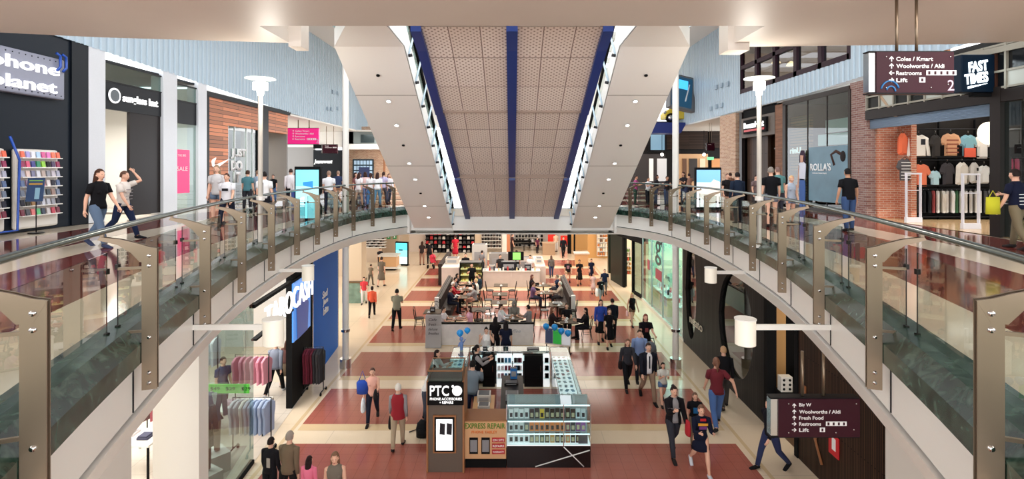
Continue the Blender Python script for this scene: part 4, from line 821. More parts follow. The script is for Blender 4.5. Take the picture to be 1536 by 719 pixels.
# yellow display car on a blue plinth
cx, cy, cz = 11.7, 36.6, zz(185, 36.6); t = thing('display_car', 'small yellow rounded car body displayed on a blue ledge high at right', 'car', (cx, cy, cz)); YEL = mat('yellow_car_paint', (232, 204, 70), .25)
m = MB(); prof = [(-1.2, .25), (-1.25, .6), (-.9, .95), (-.55, 1.05), (-.35, 1.5), (.2, 1.62), (.7, 1.45), (.95, 1.0), (1.15, .7), (1.1, .25)]
m.prism([(a*.9, -.55, b_) for a, b_ in prof], 1.2, YEL, (0, 1, 0)); m.build('body', t, bevel=.08); 
for sx in (-.7, .72):
    m = MB(); m.tube([(sx, -.62, .32), (sx, -.42, .32)], .33, MATTBLACK, n=20); w1 = m.build('wheel', t); m = MB(); m.tube([(sx, -.64, .32), (sx, -.6, .32)], .19, CHROME, n=16); m.build('hubcap', w1)
m = MB(); m.prism([(a, -.57, b_) for a, b_ in ((-.25, 1.08), (-.15, 1.42), (.15, 1.48), (.15, 1.08))], .03, MATTBLACK, (0, 1, 0)); m.build('side_window', t); m = MB(); m.prism([(a, -.57, b_) for a, b_ in ((.22, 1.08), (.22, 1.48), (.5, 1.42), (.7, 1.08))], .03, MATTBLACK, (0, 1, 0)); m.build('side_window', t)
m = MB(); m.ball((-1.08, -.5, .72), .12, CHROME); m.build('headlamp', t)
m = MB((cx, cy, cz)); m.prism([(cx-2.2, cy-.9, cz-.75), (cx-.1, cy-.9, cz-.75), (cx+.3, cy-.9, cz-.02), (cx-2.2, cy-.9, cz-.02)], 1.8, mat('plinth_blue', (24, 44, 120), .4), (0, 1, 0)); tag(m.build('display_plinth'), 'blue ledge carrying the yellow car at the far right', 'plinth')
# tilted screen near the top right
t = thing('hanging_screen', 'tilted grey-framed screen with blue picture beside the right escalator', 'screen', AT(1022, 140, 34)); t.rotation_euler = (R(-8), R(9), R(18)); m = MB(); m.cb((0, 0, 0), (2.0, .45, 2.3), mat('screen_frame_grey', (110, 112, 116), .5)); m.build('frame', t, bevel=.03)
m = MB(); m.cb((-.12, -.23, .0), (1.55, .03, 2.0), mat('screen_deep', (22, 60, 84), emit=.5)); m.build('screen', t); m = MB(); m.cb((-.2, -.25, .5), (1.0, .02, .6), mat('screen_azure', (60, 160, 220), emit=.9)); m.prism([(.1, -.25, -.6), (.2, -.25, -.6), (.45, -.25, .6), (.38, -.25, .6)], -.02, WPRINT, (0, 1, 0)); m.build('picture', t)
# small bulkhead lights on the cladding
n_ = 0
for px, py in ((458, 82),): pass
SW = mat('junction_grey', (150, 170, 186), .5)
for i, (px, py) in enumerate(((1074, 131), (1082, 128), (1091, 126), (1066, 163), (1074, 160), (1082, 158))):
    p = WX(px, py, 11.86); m = MB(); m.cb((11.86, p.y, p.z), (.06, .3, .25), SW); tag(m.build('wall_box'), 'small grey box on the right blue cladding, %s row, %s from left' % ('upper' if i < 3 else 'lower', ORD[i % 3]), 'box', 'grey boxes on the right cladding')
for i, (px, py) in enumerate(((492, 163), (498, 164), (507, 163), (500, 138), (507, 140))):
    p = WX(px, py, -12.86); m = MB(); m.cb((-12.86, p.y, p.z), (.06, .35, .25), SW); tag(m.build('wall_box'), 'small grey box on the left blue cladding, %s row, %s from left' % ('lower' if i < 3 else 'upper', ORD[i % 3]), 'box', 'grey boxes on the left cladding')
# ================================================================ GROUND FLOOR SHOPS
def XG(d): return -6.0-.085*(d-10)
def lw_box(mb, d0, d1, z0, z1, m, o0=0, o1=.1):       # slab on the slightly angled left shop line
    a, b = XG(d0), XG(d1); mb.prism([(a-o0, d0, z0), (b-o0, d1, z0), (b-o1, d1, z0), (a-o1, d0, z0)], z1-z0, m)
CEILG = EYE-2.78; ROT_L = (R(90), 0, R(90)+math.atan(.085))
s = MB(); s.box((-11.9, 8.2, 0), (-11.7, 21, CEILG), SHOPW); s.box((-11.7, 8.2, 0), (-6.6, 8.4, CEILG), SHOPW); lw_box(s, 20.62, 20.72, 0, CEILG, SHOPW, 0, 5); struct('wall_left_menswear', s)
m = MB(); m.prism([(-11.7, 8.4, .006), (XG(8.4), 8.4, .006), (XG(17.2), 17.2, .006), (-11.7, 17.2, .006)], .004, PALEF); struct('floor_menswear', m)
m = MB(); lw_box(m, 9.85, 10.0, 0, CEILG, MATTBLACK, -.02, .2); struct('trim_13', m)
m = MB(); lw_box(m, 10.0, 12.5, .08, CEILG, GLASS, 0, .015); lw_box(m, 10.0, 12.5, 0, .09, MATTBLACK, -.02, .08); struct('window_9', m)
m = MB(); lw_box(m, 15.3, 17.25, 0, CEILG, MATTBLACK, .02, .2); struct('wall_left_black', m)
m = MB(); lw_box(m, 17.25, 20.7, 0, CEILG, mat('royal_blue_wall', (20, 104, 200), .6, spec=.2), 0, .15); lw_box(m, 17.2, 17.27, 0, CEILG, CHROME, -.02, .1); struct('wall_left_blue', m)
t = thing('wall_emblem', 'stacked white script emblem on the tall royal blue wall', 'sign', (XG(18.7), 18.7, 2.2))
for i, tx in enumerate(('Sad', 'Jam', 'bite')): lettering(tx, WPRINT, .26, (XG(18.35)+.015, 18.35+.04*i, 2.45-.30*i), ROT_L, t, .68, .012, bold=.03, shear=.1)
t = thing('screen_wall', 'large blue photo screen in the black wall of the menswear shop', 'screen', (XG(16), 16, 2)); o0 = t.location
m = MB(o0); lw_box(m, 15.3, 16.95, 1.95, 3.7, mat('photo_blue', (60, 120, 190), .3, emit=.5), -.02, .03); m.build('screen', t)
m = MB(o0); m.prism([(XG(15.6)+.03, 15.6, 1.95), (XG(16.6)+.03, 16.6, 1.95), (XG(16.7)+.03, 16.7, 2.8), (XG(16.1)+.03, 16.1, 3.5), (XG(15.5)+.03, 15.5, 3.3)], .01, mat('photo_dark_blue', (20, 56, 120), .3, emit=.4), (1, 0, 0)); m.build('picture', t)
t = thing('shop_sign', 'tall glowing white menswear shop letters across the shop opening', 'sign', (XG(14), 14, 3.3)); lettering('TAROCASH', LETTER, .62, (XG(12.9)+.10, 12.9, 3.0), ROT_L, t, 3.95, .05, bold=.0)
m = MB(t.location); lw_box(m, 12.5, 17.2, 3.72, 3.8, MATTBLACK, -.03, .1); m.build('top_rail', t); m = MB(t.location); lw_box(m, 12.6, 15.3, 2.9, 2.95, MATTBLACK, -.03, .1); m.build('letter_rail', t)
m = MB(); m.box((-11.65, 11.5, 1.6), (-11.6, 14.0, 3.7), mat('photo_teal', (60, 120, 170), .4, emit=.35)); tag(m.build('wall_picture'), 'wide blue photograph on the back wall of the menswear shop', 'picture')
# price banner
t = thing('price_banner', 'bright green price banner hanging inside the menswear window', 'banner', (-6.6, 12.1, 1.95)); m = MB(t.location); m.box((-7.1, 12.1, 1.85), (-6.12, 12.13, 2.06), mat('banner_green', (96, 190, 70), .5, emit=.15)); m.build('board', t)
for i in range(3): lettering(('$49', '$29', '$29')[i], mat('banner_text', (30, 70, 30), .5), .09, (-7.02+.36*i, 12.095, 1.91), FRONT, t, .22, .004)
for x in (-7.05, -6.2): m = MB(t.location); m.tube([(x, 12.11, 2.06), (x, 12.11, CEILG)], .004, CHROME, n=5); m.build('wire', t)
# mannequins in suits
def mannequin(x, y, jc, sc, rz, lab):
    t = thing('mannequin', lab, 'mannequin', (x, y, 0), rz); m = MB(); m.box((-.3, -.28, 0), (.3, .28, .45), WHITE); m.build('plinth', t, bevel=.01)
    SK = mat('mannequin_shell', (226, 214, 200), .3); m = MB(); m.tube([(0, 0, 1.75), (0, 0, 1.9), (0, 0, 1.97)], [.07, .055, .05], SK, n=12); m.build('neck', t)
    m = MB(); m.rings([(0, 0, 1.18, .19, .13), (0, 0, 1.42, .165, .12), (0, 0, 1.66, .22, .14), (0, 0, 1.82, .21, .12), (0, 0, 1.89, .09, .08)], fmat(jc), 14)
    for s_ in (-1, 1): m.tube([(s_*.2, 0, 1.82), (s_*.27, .01, 1.52), (s_*.27, -.05, 1.24)], [.07, .06, .05], fmat(jc), n=10)
    m.build('jacket', t); m = MB(); m.prism([(-.06, -.135, 1.88), (.06, -.135, 1.88), (.0, -.155, 1.5)], .015, fmat(sc), (0, 1, 0)); m.build('shirt_front', t)
    m = MB()
    for s_ in (-1, 1): m.tube([(s_*.09, 0, 1.2), (s_*.10, 0, .85), (s_*.10, 0, .48)], [.10, .075, .065], fmat((150, 130, 120)), n=10)
    m.build('trousers', t)
mannequin(-6.75, 11.35, (70, 62, 70), (236, 236, 240), R(60), 'mannequin in a dark grey suit nearest the black window frame'); mannequin(-7.0, 12.15, (74, 80, 110), (230, 230, 236), R(50), 'mannequin in a blue-grey suit behind the menswear window')
# rail of shirts by the shop entrance
def rolling_rack(x0, x1, y, ztop, cols, lab, grp, hgt=.85, base=True):
    t = thing('clothes_rail', lab, 'clothes rail', ((x0+x1)/2, y, 0)); o0 = t.location
    m = MB(o0); m.tube([(x0, y, .12), (x0, y, ztop), (x1, y, ztop), (x1, y, .12)], .016, DSTEEL, n=8); m.build('frame', t)
    for x in (x0, x1):
        m = MB(o0); m.tube([(x, y-.25, .1), (x, y+.25, .1)], .016, DSTEEL); m.build('foot', t)
        for yy in (y-.24, y+.24): m = MB(o0); m.tube([(x-.02, yy, .045), (x+.02, yy, .045)], .045, MATTBLACK, n=10); m.build('castor', t)
    for i, c_ in enumerate(cols):
        x = x0+.06+(x1-x0-.12)*i/max(1, len(cols)-1); side_garment(x, y, ztop-.02, hgt, c_, R(78+random.uniform(-8, 8)), 'garment %s from the left on the %s' % (ORD[i], grp), grp, .46, .04)
rolling_rack(-6.95, -6.0, 12.95, 1.38, [(210, 206, 214), (190, 186, 196), (226, 220, 214), (176, 186, 204), (160, 176, 204), (150, 168, 200), (166, 180, 206), (158, 174, 204)], 'rail of pale shirts at the menswear entrance beside the window edge', 'pale shirt rail at the menswear entrance')
rolling_rack(-6.55, -5.95, 16.4, 1.45, [(110, 28, 50), (120, 34, 56), (96, 24, 44), (110, 30, 50), (60, 58, 62), (70, 68, 70), (54, 54, 58)], 'black wheeled rail of maroon and dark trousers before the black wall', 'maroon and dark rail', 1.1)
rolling_rack(-8.3, -7.3, 15.6, 1.5, [(220, 140, 160), (226, 150, 170), (214, 130, 150), (224, 160, 176), (210, 140, 160), (222, 150, 166)], 'rail of pink shirts inside the menswear shop', 'pink shirt rail')
rolling_rack(-9.6, -8.6, 15.2, 2.2, [(230, 226, 226), (200, 200, 206), (226, 220, 220), (170, 170, 180), (230, 230, 236), (210, 206, 210)], 'high rail of white shirts inside the menswear shop', 'high white shirt rail')
rolling_rack(-9.4, -8.4, 13.4, 1.5, [(120, 90, 90), (160, 80, 90), (90, 90, 110), (190, 180, 190), (60, 60, 80), (150, 140, 150)], 'rail of mixed shirts behind the menswear table', 'mixed shirt rail')
def low_table(x, y, rz, w_, d_, h_, top, lab, items=()):
    t = thing('display_table', lab, 'table', (x, y, 0), rz); m = MB(); m.cb((0, 0, h_-.03), (w_, d_, .06), top); m.build('tabletop', t, bevel=.008)
    for sx in (-1, 1):
        for sy in (-1, 1): m = MB(); m.cb((sx*(w_/2-.03), sy*(d_/2-.03), (h_-.06)/2), (.04, .04, h_-.06), MATTBLACK); m.build('leg', t)
    for i, (ix, iy, c_) in enumerate(items):
        q = MB(); q.cb((0, 0, .03), (.26, .3, .06), fmat(c_)); q.cb((0, -.02, .075), (.22, .24, .03), fmat(c_)); o = q.build('folded_shirts', None, bevel=.012); v = Matrix.Rotation(rz, 3, 'Z')@Vector((ix, iy, h_)); o.location = (x+v.x, y+v.y, h_); o.rotation_euler = (0, 0, rz)
        tag(o, 'stack of folded shirts on the %s, %s from its left' % (lab.split(' with')[0].replace('low ', ''), ORD[i]), 'clothes', 'folded shirts on the %s' % lab.split(' with')[0])
low_table(-7.4, 14.0, R(8), 1.6, .8, .72, WHITE, 'low white table with folded shirts', [(-.6, 0, (210, 210, 220)), (-.2, .1, (180, 150, 160)), (.2, -.05, (120, 150, 190)), (.55, .05, (230, 226, 220))])
low_table(-9.0, 12.2, R(0), 1.5, .8, .8, SHOPW, 'back white table with folded shirts', [(-.45, 0, (90, 100, 130)), (0, .1, (200, 190, 190)), (.45, -.05, (60, 60, 80))])
# beige pillar with marble foot and the area behind it
m = MB(); BEIGE = mat('beige_pillar', (204, 184, 158), .5); m.box((-8.85, 27.3, 0), (-7.9, 28.2, CEILG), BEIGE); m.box((-8.9, 27.25, 0), (-7.85, 28.25, 1.05), mat('green_marble_light', (110, 136, 122), .12, noise=(4, .3))); m.box((-8.88, 27.23, 1.05), (-7.87, 28.27, 1.15), mat('bronze_band', (110, 90, 66), .3, .5)); struct('trim_14', m)
D = 40.0; m = MB()
band(m, 380, 300, 640, 440, D+5, mat('far_beige_wall', (206, 184, 160), .5)); band(m, 470, 300, 546, 415, D-6, mat('far_beige_wall')); band(m, 566, 300, 598, 397, D, mat('far_beige_wall')); band(m, 545, 300, 567, 376, D-.5, mat('shop_inner_grey', (120, 116, 116), .5)); band(m, 545, 372, 572, 400, D-1, mat('far_beige_wall'))
band(m, 603, 300, 612, 379, D+2, BEIGE, .6); struct('wall_left_far', m)
t = thing('shop_sign', 'dark shop sign with white two-line lettering at the far left of the ground floor', 'sign', AT(550, 354, D-1)); o0 = t.location; m = MB(o0); band(m, 550, 341, 572, 353, D-1, MAROON, .2); m.build('board', t); lettering('Williams', LETTER, .22, AT(553, 347, D-1.02), FRONT, t, .85, .02, bold=.02); lettering('SHOES', LETTER, .2, AT(554, 352, D-1.02), FRONT, t, .8, .02, bold=.02)
t = thing('display_shelf', 'white shelf unit of shoes under the dark far left shop sign', 'shelf', AT(558, 377, D-.9)); o0 = t.location
for i in range(5): m = MB(o0); band(m, 547, 355+4*i, 578, 356.2+4*i, D-1, WHITE, .4); m.build('shelf', t)
n_ = 0
for i in range(5):
    for j in range(9):
        a = AT(548.5+3.3*j, 355+4*i, D-.8); m = MB(a); m.box((a.x-.06, D-.95, a.z), (a.x+.06, D-.7, a.z+.09), fmat([(40, 36, 36), (120, 100, 90), (190, 186, 180)][(i+j) % 3])); tag(m.build('shoe'), 'shoe on the far left shoe shop shelf, %s row from the top, %s from left' % (ORD[i], ORD[j]), 'shoe', 'shoes on the far left shelf')
for i, px in enumerate((583, 592)): m = MB(); a = AT(px, 352, D-.1); m.box((a.x-.12, D-.14, a.z-.35), (a.x+.12, D-.02, a.z+.0), mat('sign_green', (40, 130, 70), .4, emit=.2)); m.box((a.x-.05, D-.16, a.z-.25), (a.x+.05, D-.14, a.z-.1), WPRINT); tag(m.build('wall_sign'), ['small green exit sign on the far beige wall, left one', 'small green exit sign on the far beige wall, right one'][i], 'sign')
t = thing('information_desk', 'small white and timber desk on wheels at the far left of the ground floor', 'desk', G(584, 404)); m = MB()
m.box((-.6, -.5, .25), (.6, .5, .95), mat('light_timber', (214, 168, 120), .5)); m.build('body', t); m = MB(); m.box((-.68, -.58, .95), (.68, .58, 1.05), WHITE); m.build('top', t); m = MB(); m.box((-.68, -.58, .12), (.68, .58, .25), WHITE); m.build('plinth', t); m = MB(); m.box((-.5, -.4, 0), (.5, .4, .12), MATTBLACK); m.build('base', t)
digital(G(603, 398), .98, 1.72, 'upright digital display with pale beach picture on the ground floor', 'beach', R(-12))
# far centre shops
D = 44.0; m = MB()
band(m, 612, 290, 640, 391, D, mat('far_grey_pillar', (214, 196, 180), .5)); band(m, 640, 290, 880, 391, D+6, mat('far_shop_back', (214, 204, 196), .6)); band(m, 712, 290, 722, 392, D-.2, BEIGE, .6); band(m, 753, 290, 760, 392, D-.2, WHITE, .6); band(m, 760, 290, 765, 392, D-.2, mat('copper_tile', (190, 120, 84), .5), .6)
band(m, 640, 290, 712, 383, D+1, mat('far_dark_shop', (50, 46, 46), .6)); band(m, 700, 340, 711, 383, D+.5, mat('far_panel_grey', (160, 160, 156), .5)); band(m, 852, 290, 857, 390, D-1, MATTBLACK, .5); band(m, 855, 290, 882, 394, D+1, mat('honey_panel', (214, 166, 104), .5)); band(m, 861, 290, 863, 394, D-1, MATTBLACK, .3)
band(m, 882, 290, 935, 398, D-3, mat('honey_panel')); band(m, 913, 290, 940, 420, D-9, mat('green_black', (22, 34, 28), .4), .4)
struct('wall_back_ground', m)
def shelf_unit(px0, py0, px1, py1, d, rows, n, pal, lab, grp, nm='box'):
    a = AT(px0, py1, d); b_ = AT(px1, py0, d); t = thing('wall_shelving', lab, 'shelf', ((a.x+b_.x)/2, d, max(a.z, 0))); o0 = t.location; H = b_.z-max(a.z, 0); z0 = max(a.z, 0)
    m = MB(o0); m.box((a.x, d+.25, z0), (b_.x, d+.3, b_.z), MATTBLACK if 'dark' in lab else SHOPW); m.build('back_panel', t)
    for i in range(rows):
        z = z0+H*i/rows; m = MB(o0); m.box((a.x, d-.1, z), (b_.x, d+.25, z+.04), MATTBLACK if 'dark' in lab else SHOPW); m.build('shelf', t)
        for j in range(n):
            x = a.x+(b_.x-a.x)*(j+.5)/n; ww = (b_.x-a.x)/n*.36; hh = H/rows*random.uniform(.45, .75); c_ = pal[random.randrange(len(pal))]
            q = MB((x, d, z+.04)); q.prism([(x-ww, d-.08, z+.04), (x+ww, d-.08, z+.04), (x+ww*.8, d-.08, z+.04+hh), (x-ww*.7, d-.08, z+.04+hh)], .2, mat('goods_%d_%d_%d' % c_, c_, .5), (0, 1, 0))
            tag(q.build(nm), '%s on the %s, %s shelf up, %s from left' % (nm.replace('_', ' '), grp, ORD[i], ORD[j]), nm.replace('_', ' '), nm.replace('_', ' ')+' display on the '+grp)
    return t
shelf_unit(638, 347, 712, 386, 43.6, 5, 12, [(60, 56, 56), (120, 116, 112), (200, 196, 190), (40, 38, 40), (190, 40, 50)], 'dark shelving of shoes at the far left of centre', 'far dark shelving', 'shoe_box')
shelf_unit(722, 345, 752, 372, 43.6, 5, 7, [(30, 28, 28), (70, 60, 56), (24, 24, 26)], 'white shelving with black shoes at the far centre', 'far white shelving', 'handbag')
shelf_unit(768, 344, 815, 372, 47, 4, 10, [(20, 20, 22), (230, 230, 232), (60, 60, 62)], 'white wall of shoe shelves at the far right of centre', 'far right white shelving', 'sneaker')
for i, (x0, y0, x1, y1, c_) in enumerate(((822, 352, 834, 366, (232, 50, 34)), (841, 354, 854, 368, (232, 50, 34)), (816, 343, 831, 352, (36, 30, 32)))):
    m = MB(); band(m, x0, y0, x1, y1, 46, mat('panel_%d_%d_%d' % c_, c_, .5, emit=.15)); o = m.build('wall_board'); tag(o, ['left red display panel in the far shoe shop', 'right red display panel in the far shoe shop', 'black display panel above the red ones in the far shoe shop'][i], 'panel')
m = MB(); m.box((-.5, -.4, 0), (.5, .4, .95), mat('taupe_box', (170, 140, 112), .5)); m.box((-.53, -.43, .95), (.53, .43, 1.0), mat('taupe_top', (190, 164, 136), .5)); o = m.build('display_plinth'); o.location = G(823, 382); tag(o, 'taupe box plinth at the entrance of the far shoe shop', 'plinth')
for i, (px, py, w_) in enumerate(((805, 376, 2.6), (782, 372, 1.8))):
    p = G(px, py); t = thing('display_bench', ['long black display bench in the far shoe shop', 'shorter black display bench further left in the far shoe shop'][i], 'bench', p); m = MB(); m.cb((0, 0, .6), (w_, .7, .08), MATTBLACK); m.build('top', t)
    for sx in (-1, 1): m = MB(); m.cb((sx*w_*.42, 0, .28), (.06, .6, .56), MATTBLACK); m.build('leg', t)
shelf_unit(896, 350, 911, 384, 40.6, 5, 4, [(226, 214, 190), (196, 120, 60), (120, 80, 50), (240, 230, 210)], 'honey timber shelves in the warm shop at right', 'honey shelves', 'bottle')
m = MB(); a = G(872, 398); t = thing('display_table', 'white topped timber display table outside the warm shop', 'table', a); m.cb((0, 0, .9), (1.1, .8, .08), WHITE); m.build('tabletop', t); m = MB(); m.cb((0, 0, .43), (.9, .6, .86), mat('light_timber')); m.build('base', t)
# ---------------------------------------------------------------- right: body-care shop front, glass shop, black shop
A_ = Vector((7.05, 27.95, 0)); B_ = Vector((6.25, 33.0, 0)); dv = (B_-A_); ln = dv.length; dv /= ln; nv = Vector((-dv.y, dv.x, 0)); nv = nv if nv.x > 0 else -nv
def fb(mb, t0, t1, z0, z1, m, o0=0, o1=.15):
    p = [A_+dv*t0+nv*o0, A_+dv*t1+nv*o0, A_+dv*t1+nv*o1, A_+dv*t0+nv*o1]; mb.prism([(q.x, q.y, z0) for q in p], z1-z0, m)
GB = mat('green_black', (22, 34, 28), .4); m = MB(); fb(m, 0, ln+.1, 3.0, CEILG, MATTBLACK, -.1, .3); fb(m, 3.1, ln, 0, 3.0, GB, 0, .3); fb(m, 0, .25, 0, 3.0, MATTBLACK); fb(m, 1.5, 1.62, 0, 3.0, MATTBLACK); fb(m, 2.9, 3.1, 0, 3.0, MATTBLACK); fb(m, .25, 1.5, 0, .15, MATTBLACK); struct('wall_right_bodycare', m)
m = MB(); fb(m, .25, 1.5, .15, 3.0, GLASS, .05, .065); struct('window_10', m)
t = thing('shop_sign', 'black fascia sign of the body-care shop with white capitals', 'sign', A_+Vector((0, 2.5, 3.4))); an = math.atan2(-dv.y, -dv.x)
lettering('THE BODY SHOP', LETTER, .30, B_-dv*.9-nv*.12+Vector((0, 0, 3.25)), (R(90), 0, an), t, 2.9, .03, bold=.02)
for k in range(16): m = MB(t.location); p = A_+dv*(.2+.31*k)-nv*.14; m.cb((p.x, p.y, 3.95), (.08, .08, .5), DSTEEL); m.build('crest', t)
shelf_unit(937, 372, 947, 412, 32.5, 6, 3, [(200, 150, 90), (230, 220, 200), (120, 160, 80), (210, 90, 60)], 'lit timber shelves of toiletries through the body-care doorway', 'toiletries shelves', 'jar')
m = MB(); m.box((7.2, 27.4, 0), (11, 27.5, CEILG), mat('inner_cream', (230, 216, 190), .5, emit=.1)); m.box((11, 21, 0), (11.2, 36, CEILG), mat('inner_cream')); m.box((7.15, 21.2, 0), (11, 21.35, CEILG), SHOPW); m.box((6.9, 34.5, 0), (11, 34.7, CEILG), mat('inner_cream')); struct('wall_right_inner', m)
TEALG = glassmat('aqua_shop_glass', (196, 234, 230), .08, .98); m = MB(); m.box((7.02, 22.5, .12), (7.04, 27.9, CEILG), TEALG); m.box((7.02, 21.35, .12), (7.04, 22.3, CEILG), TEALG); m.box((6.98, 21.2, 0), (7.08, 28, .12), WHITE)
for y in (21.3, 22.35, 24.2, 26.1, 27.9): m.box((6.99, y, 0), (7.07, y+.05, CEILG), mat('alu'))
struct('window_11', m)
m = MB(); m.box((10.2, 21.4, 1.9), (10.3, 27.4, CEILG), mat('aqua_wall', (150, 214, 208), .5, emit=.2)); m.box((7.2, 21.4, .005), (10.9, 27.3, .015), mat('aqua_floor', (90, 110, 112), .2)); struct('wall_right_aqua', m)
t = thing('shop_sign', 'large grey serif letter g with small capitals on the aqua glass shopfront', 'sign', (6.99, 24.3, 3)); lettering('g', mat('letter_slate', (44, 76, 82), .3), 1.15, (6.99, 25.3, 2.45), ON_RIGHT, t, .95, .03); lettering('C', mat('letter_slate'), .2, (6.99, 26.2, 2.05), ON_RIGHT, t, .16, .01); lettering('AMS', mat('letter_slate'), .2, (6.99, 23.7, 2.05), ON_RIGHT, t, .7, .01); lettering('r', mat('letter_slate'), .3, (6.99, 24.3, 3.4), ON_RIGHT, t, .2, .02)
for i, (y0, y1, z0, z1) in enumerate(((24.3, 25.3, 1.75, 2.25), (26.4, 26.8, 1.9, 2.4))):
    m = MB(); m.box((6.98, y0, z0), (7.0, y1, z1), mat('sale_rose', (176, 76, 96), .4)); o = m.build('sale_sign'); tag(o, ['rose red sale sign taped to the aqua shop glass', 'narrow rose red sign left of the larger one on the aqua glass'][i], 'sign')
    if i == 0: lettering('SALE', WPRINT, .14, (0, 0, 0), ON_RIGHT, o, .6, .004); o.children[0].location = (-.025+0, .85+24.3-o.location.y, 1.93-o.location.z)
for i, (x, y, c_, lab) in enumerate(((7.7, 26.6, (90, 150, 60), 'green fronted display counter inside the aqua glass shop'), (7.7, 25.2, (40, 90, 160), 'blue fronted display counter inside the aqua glass shop'), (7.75, 23.4, (230, 226, 220), 'white display counter nearest the aqua shop window'), (7.7, 21.85, (230, 226, 216), 'narrow white display counter beside the black shopfront'))):
    t = thing('display_counter', lab, 'counter', (x, y, 0)); wd = 1.1 if i < 3 else .7; m = MB(); m.cb((0, 0, .45), (.7, wd, .9), WHITE if i > 1 else mat('light_timber')); m.build('body', t); m = MB(); m.cb((0, 0, .93), (.78, wd+.08, .06), WHITE); m.build('top', t); m = MB(); m.cb((-.36, 0, .68), (.03, wd*.95, .36), mat('counter_%d' % i, c_, .4)); m.build('front_panel', t)
    for k in range(6):
        c2 = [(210, 60, 90), (230, 220, 214), (240, 200, 210), (60, 60, 70), (250, 250, 250), (170, 200, 220)][(k+i) % 6]; q = MB(); q.cyl((0, 0, 0), .06, .14+.05*(k % 3), mat('goods_%d_%d_%d' % c2, c2, .4), 10); q.cyl((0, 0, .14+.05*(k % 3)), .03, .04, WHITE, 8); o = q.build('gift_jar'); o.location = (x+(.12 if k % 2 else -.15), y-wd/2+.12+(wd-.24)*k/5, .96); tag(o, 'small gift jar, %s from the near end of the %s' % (ORD[k], lab.split(' inside')[0].split(' nearest')[0].split(' beside')[0]), 'jar', 'gift jars on the aqua shop counters')
# black timber front with oval openings
BT = planks('black_timber', (34, 31, 31), .12, .3, True); m = MB(); y = 14.3
def oval_cut(y):
    for cy, a_, cz, b_ in ((16.35, 1.25, 2.15, 1.65), (20.35, .6, 2.3, 1.9)):
        q = abs(y-cy)/a_
        if q < 1: h_ = b_*math.sqrt(1-q*q); return max(.02, cz-h_), min(CEILG-.02, cz+h_)
    return None
def oval_poly(cy, a_, cz, b_, n=40): return [(cy+a_*math.cos(2*math.pi*k/n), cz+b_*math.sin(2*math.pi*k/n)) for k in range(n)]
N = 115; ys = [14.3+(21.25-14.3)*k/N for k in range(N+1)]
for a_, b_ in zip(ys, ys[1:]):
    ca, cb_ = oval_cut(a_), oval_cut(b_)
    if ca is None and cb_ is None: m.prism([(7.0, a_, 0), (7.0, b_, 0), (7.14, b_, 0), (7.14, a_, 0)], CEILG, BT)
    else:
        lo = lambda c: c[0] if c else 2.2; hi = lambda c: c[1] if c else 2.2
        for z0a, z1a, z0b, z1b in ((0, lo(ca), 0, lo(cb_)), (hi(ca), CEILG, hi(cb_), CEILG)): m.add([(7.0, a_, z0a), (7.0, b_, z0b), (7.0, b_, z1b), (7.0, a_, z1a), (7.14, a_, z0a), (7.14, b_, z0b), (7.14, b_, z1b), (7.14, a_, z1a)], [(0, 3, 2, 1), (4, 5, 6, 7), (0, 1, 5, 4), (2, 3, 7, 6), (0, 4, 7, 3), (1, 2, 6, 5)], BT)
m.box((6.95, 14.15, 0), (7.2, 14.35, CEILG), MATTBLACK); struct('wall_right_black', m)
m = MB(); m.box((7.10, 14.4, .1), (7.12, 21.2, CEILG), GLASS); struct('window_12', m)
m = MB(); m.box((10.5, 9.8, 0), (10.7, 21.2, CEILG), mat('inner_brown', (92, 70, 54), .6)); m.box((7.2, 21.1, 0), (10.6, 21.2, CEILG), MATTBLACK); m.box((7.3, 15.0, 0), (7.9, 15.1, CEILG), mat('gold_panel', (196, 150, 92), .4)); m.box((7.9, 15.0, 0), (10.6, 15.1, CEILG), MATTBLACK); m.box((7.16, 9.8, .005), (10.5, 21.1, .012), mat('inner_floor_brown', (110, 86, 66), .3)); m.box((8.3, 12.9, 0), (8.36, 13.0, CEILG), mat('alu')); struct('wall_right_dark_inner', m)
t = thing('shop_lettering', 'small cream lettering low on the black timber shopfront', 'sign', (6.98, 19.6, 1.3)); lettering('neato', mat('cream_letters', (216, 206, 186), .5), .26, (6.98, 20.4, 1.05), ON_RIGHT, t, 1.35, .015)
m = MB(); m.box((7.0, 9.8, 0), (7.2, 12.75, CEILG), WOOD_V); m.box((6.97, 12.7, 0), (7.2, 12.85, CEILG), MATTBLACK); struct('wall_right_slats', m)
m = MB(); m.tube([(6.98, 12.0, 1.75), (6.98, 11.85, 1.85), (6.98, 11.72, 1.6), (6.98, 11.9, 1.15), (6.98, 11.98, .85), (6.98, 11.72, .4)], [(.02, .05)]*6, mat('copper_strip'), n=8); tag(m.build('copper_swirl'), 'copper swirl ornament on the brown slatted wall', 'ornament')
m = MB(); m.box((6.96, 12.35, 1.0), (6.99, 12.42, 1.9), mat('copper_strip')); tag(m.build('copper_bar'), 'short upright copper bar left of the copper swirl', 'ornament')
t = thing('fire_sign', 'red and white fire sign on the brown slatted wall', 'sign', (6.98, 11.3, 1.0)); m = MB(t.location); m.box((6.97, 11.1, .85), (6.99, 11.45, 1.3), RED); m.build('plate', t); m = MB(t.location); m.box((6.96, 11.2, .98), (6.97, 11.32, 1.24), WPRINT); m.build('pictogram', t)
t = thing('bar_counter', 'black bar counter inside the dark shop on the right', 'counter', (8.3, 14.2, 0)); m = MB(); m.cb((0, 0, .5), (1.4, .6, 1.0), MATTBLACK); m.build('body', t); m = MB(); m.cb((0, 0, 1.03), (1.5, .7, .05), BLACK); m.build('top', t)
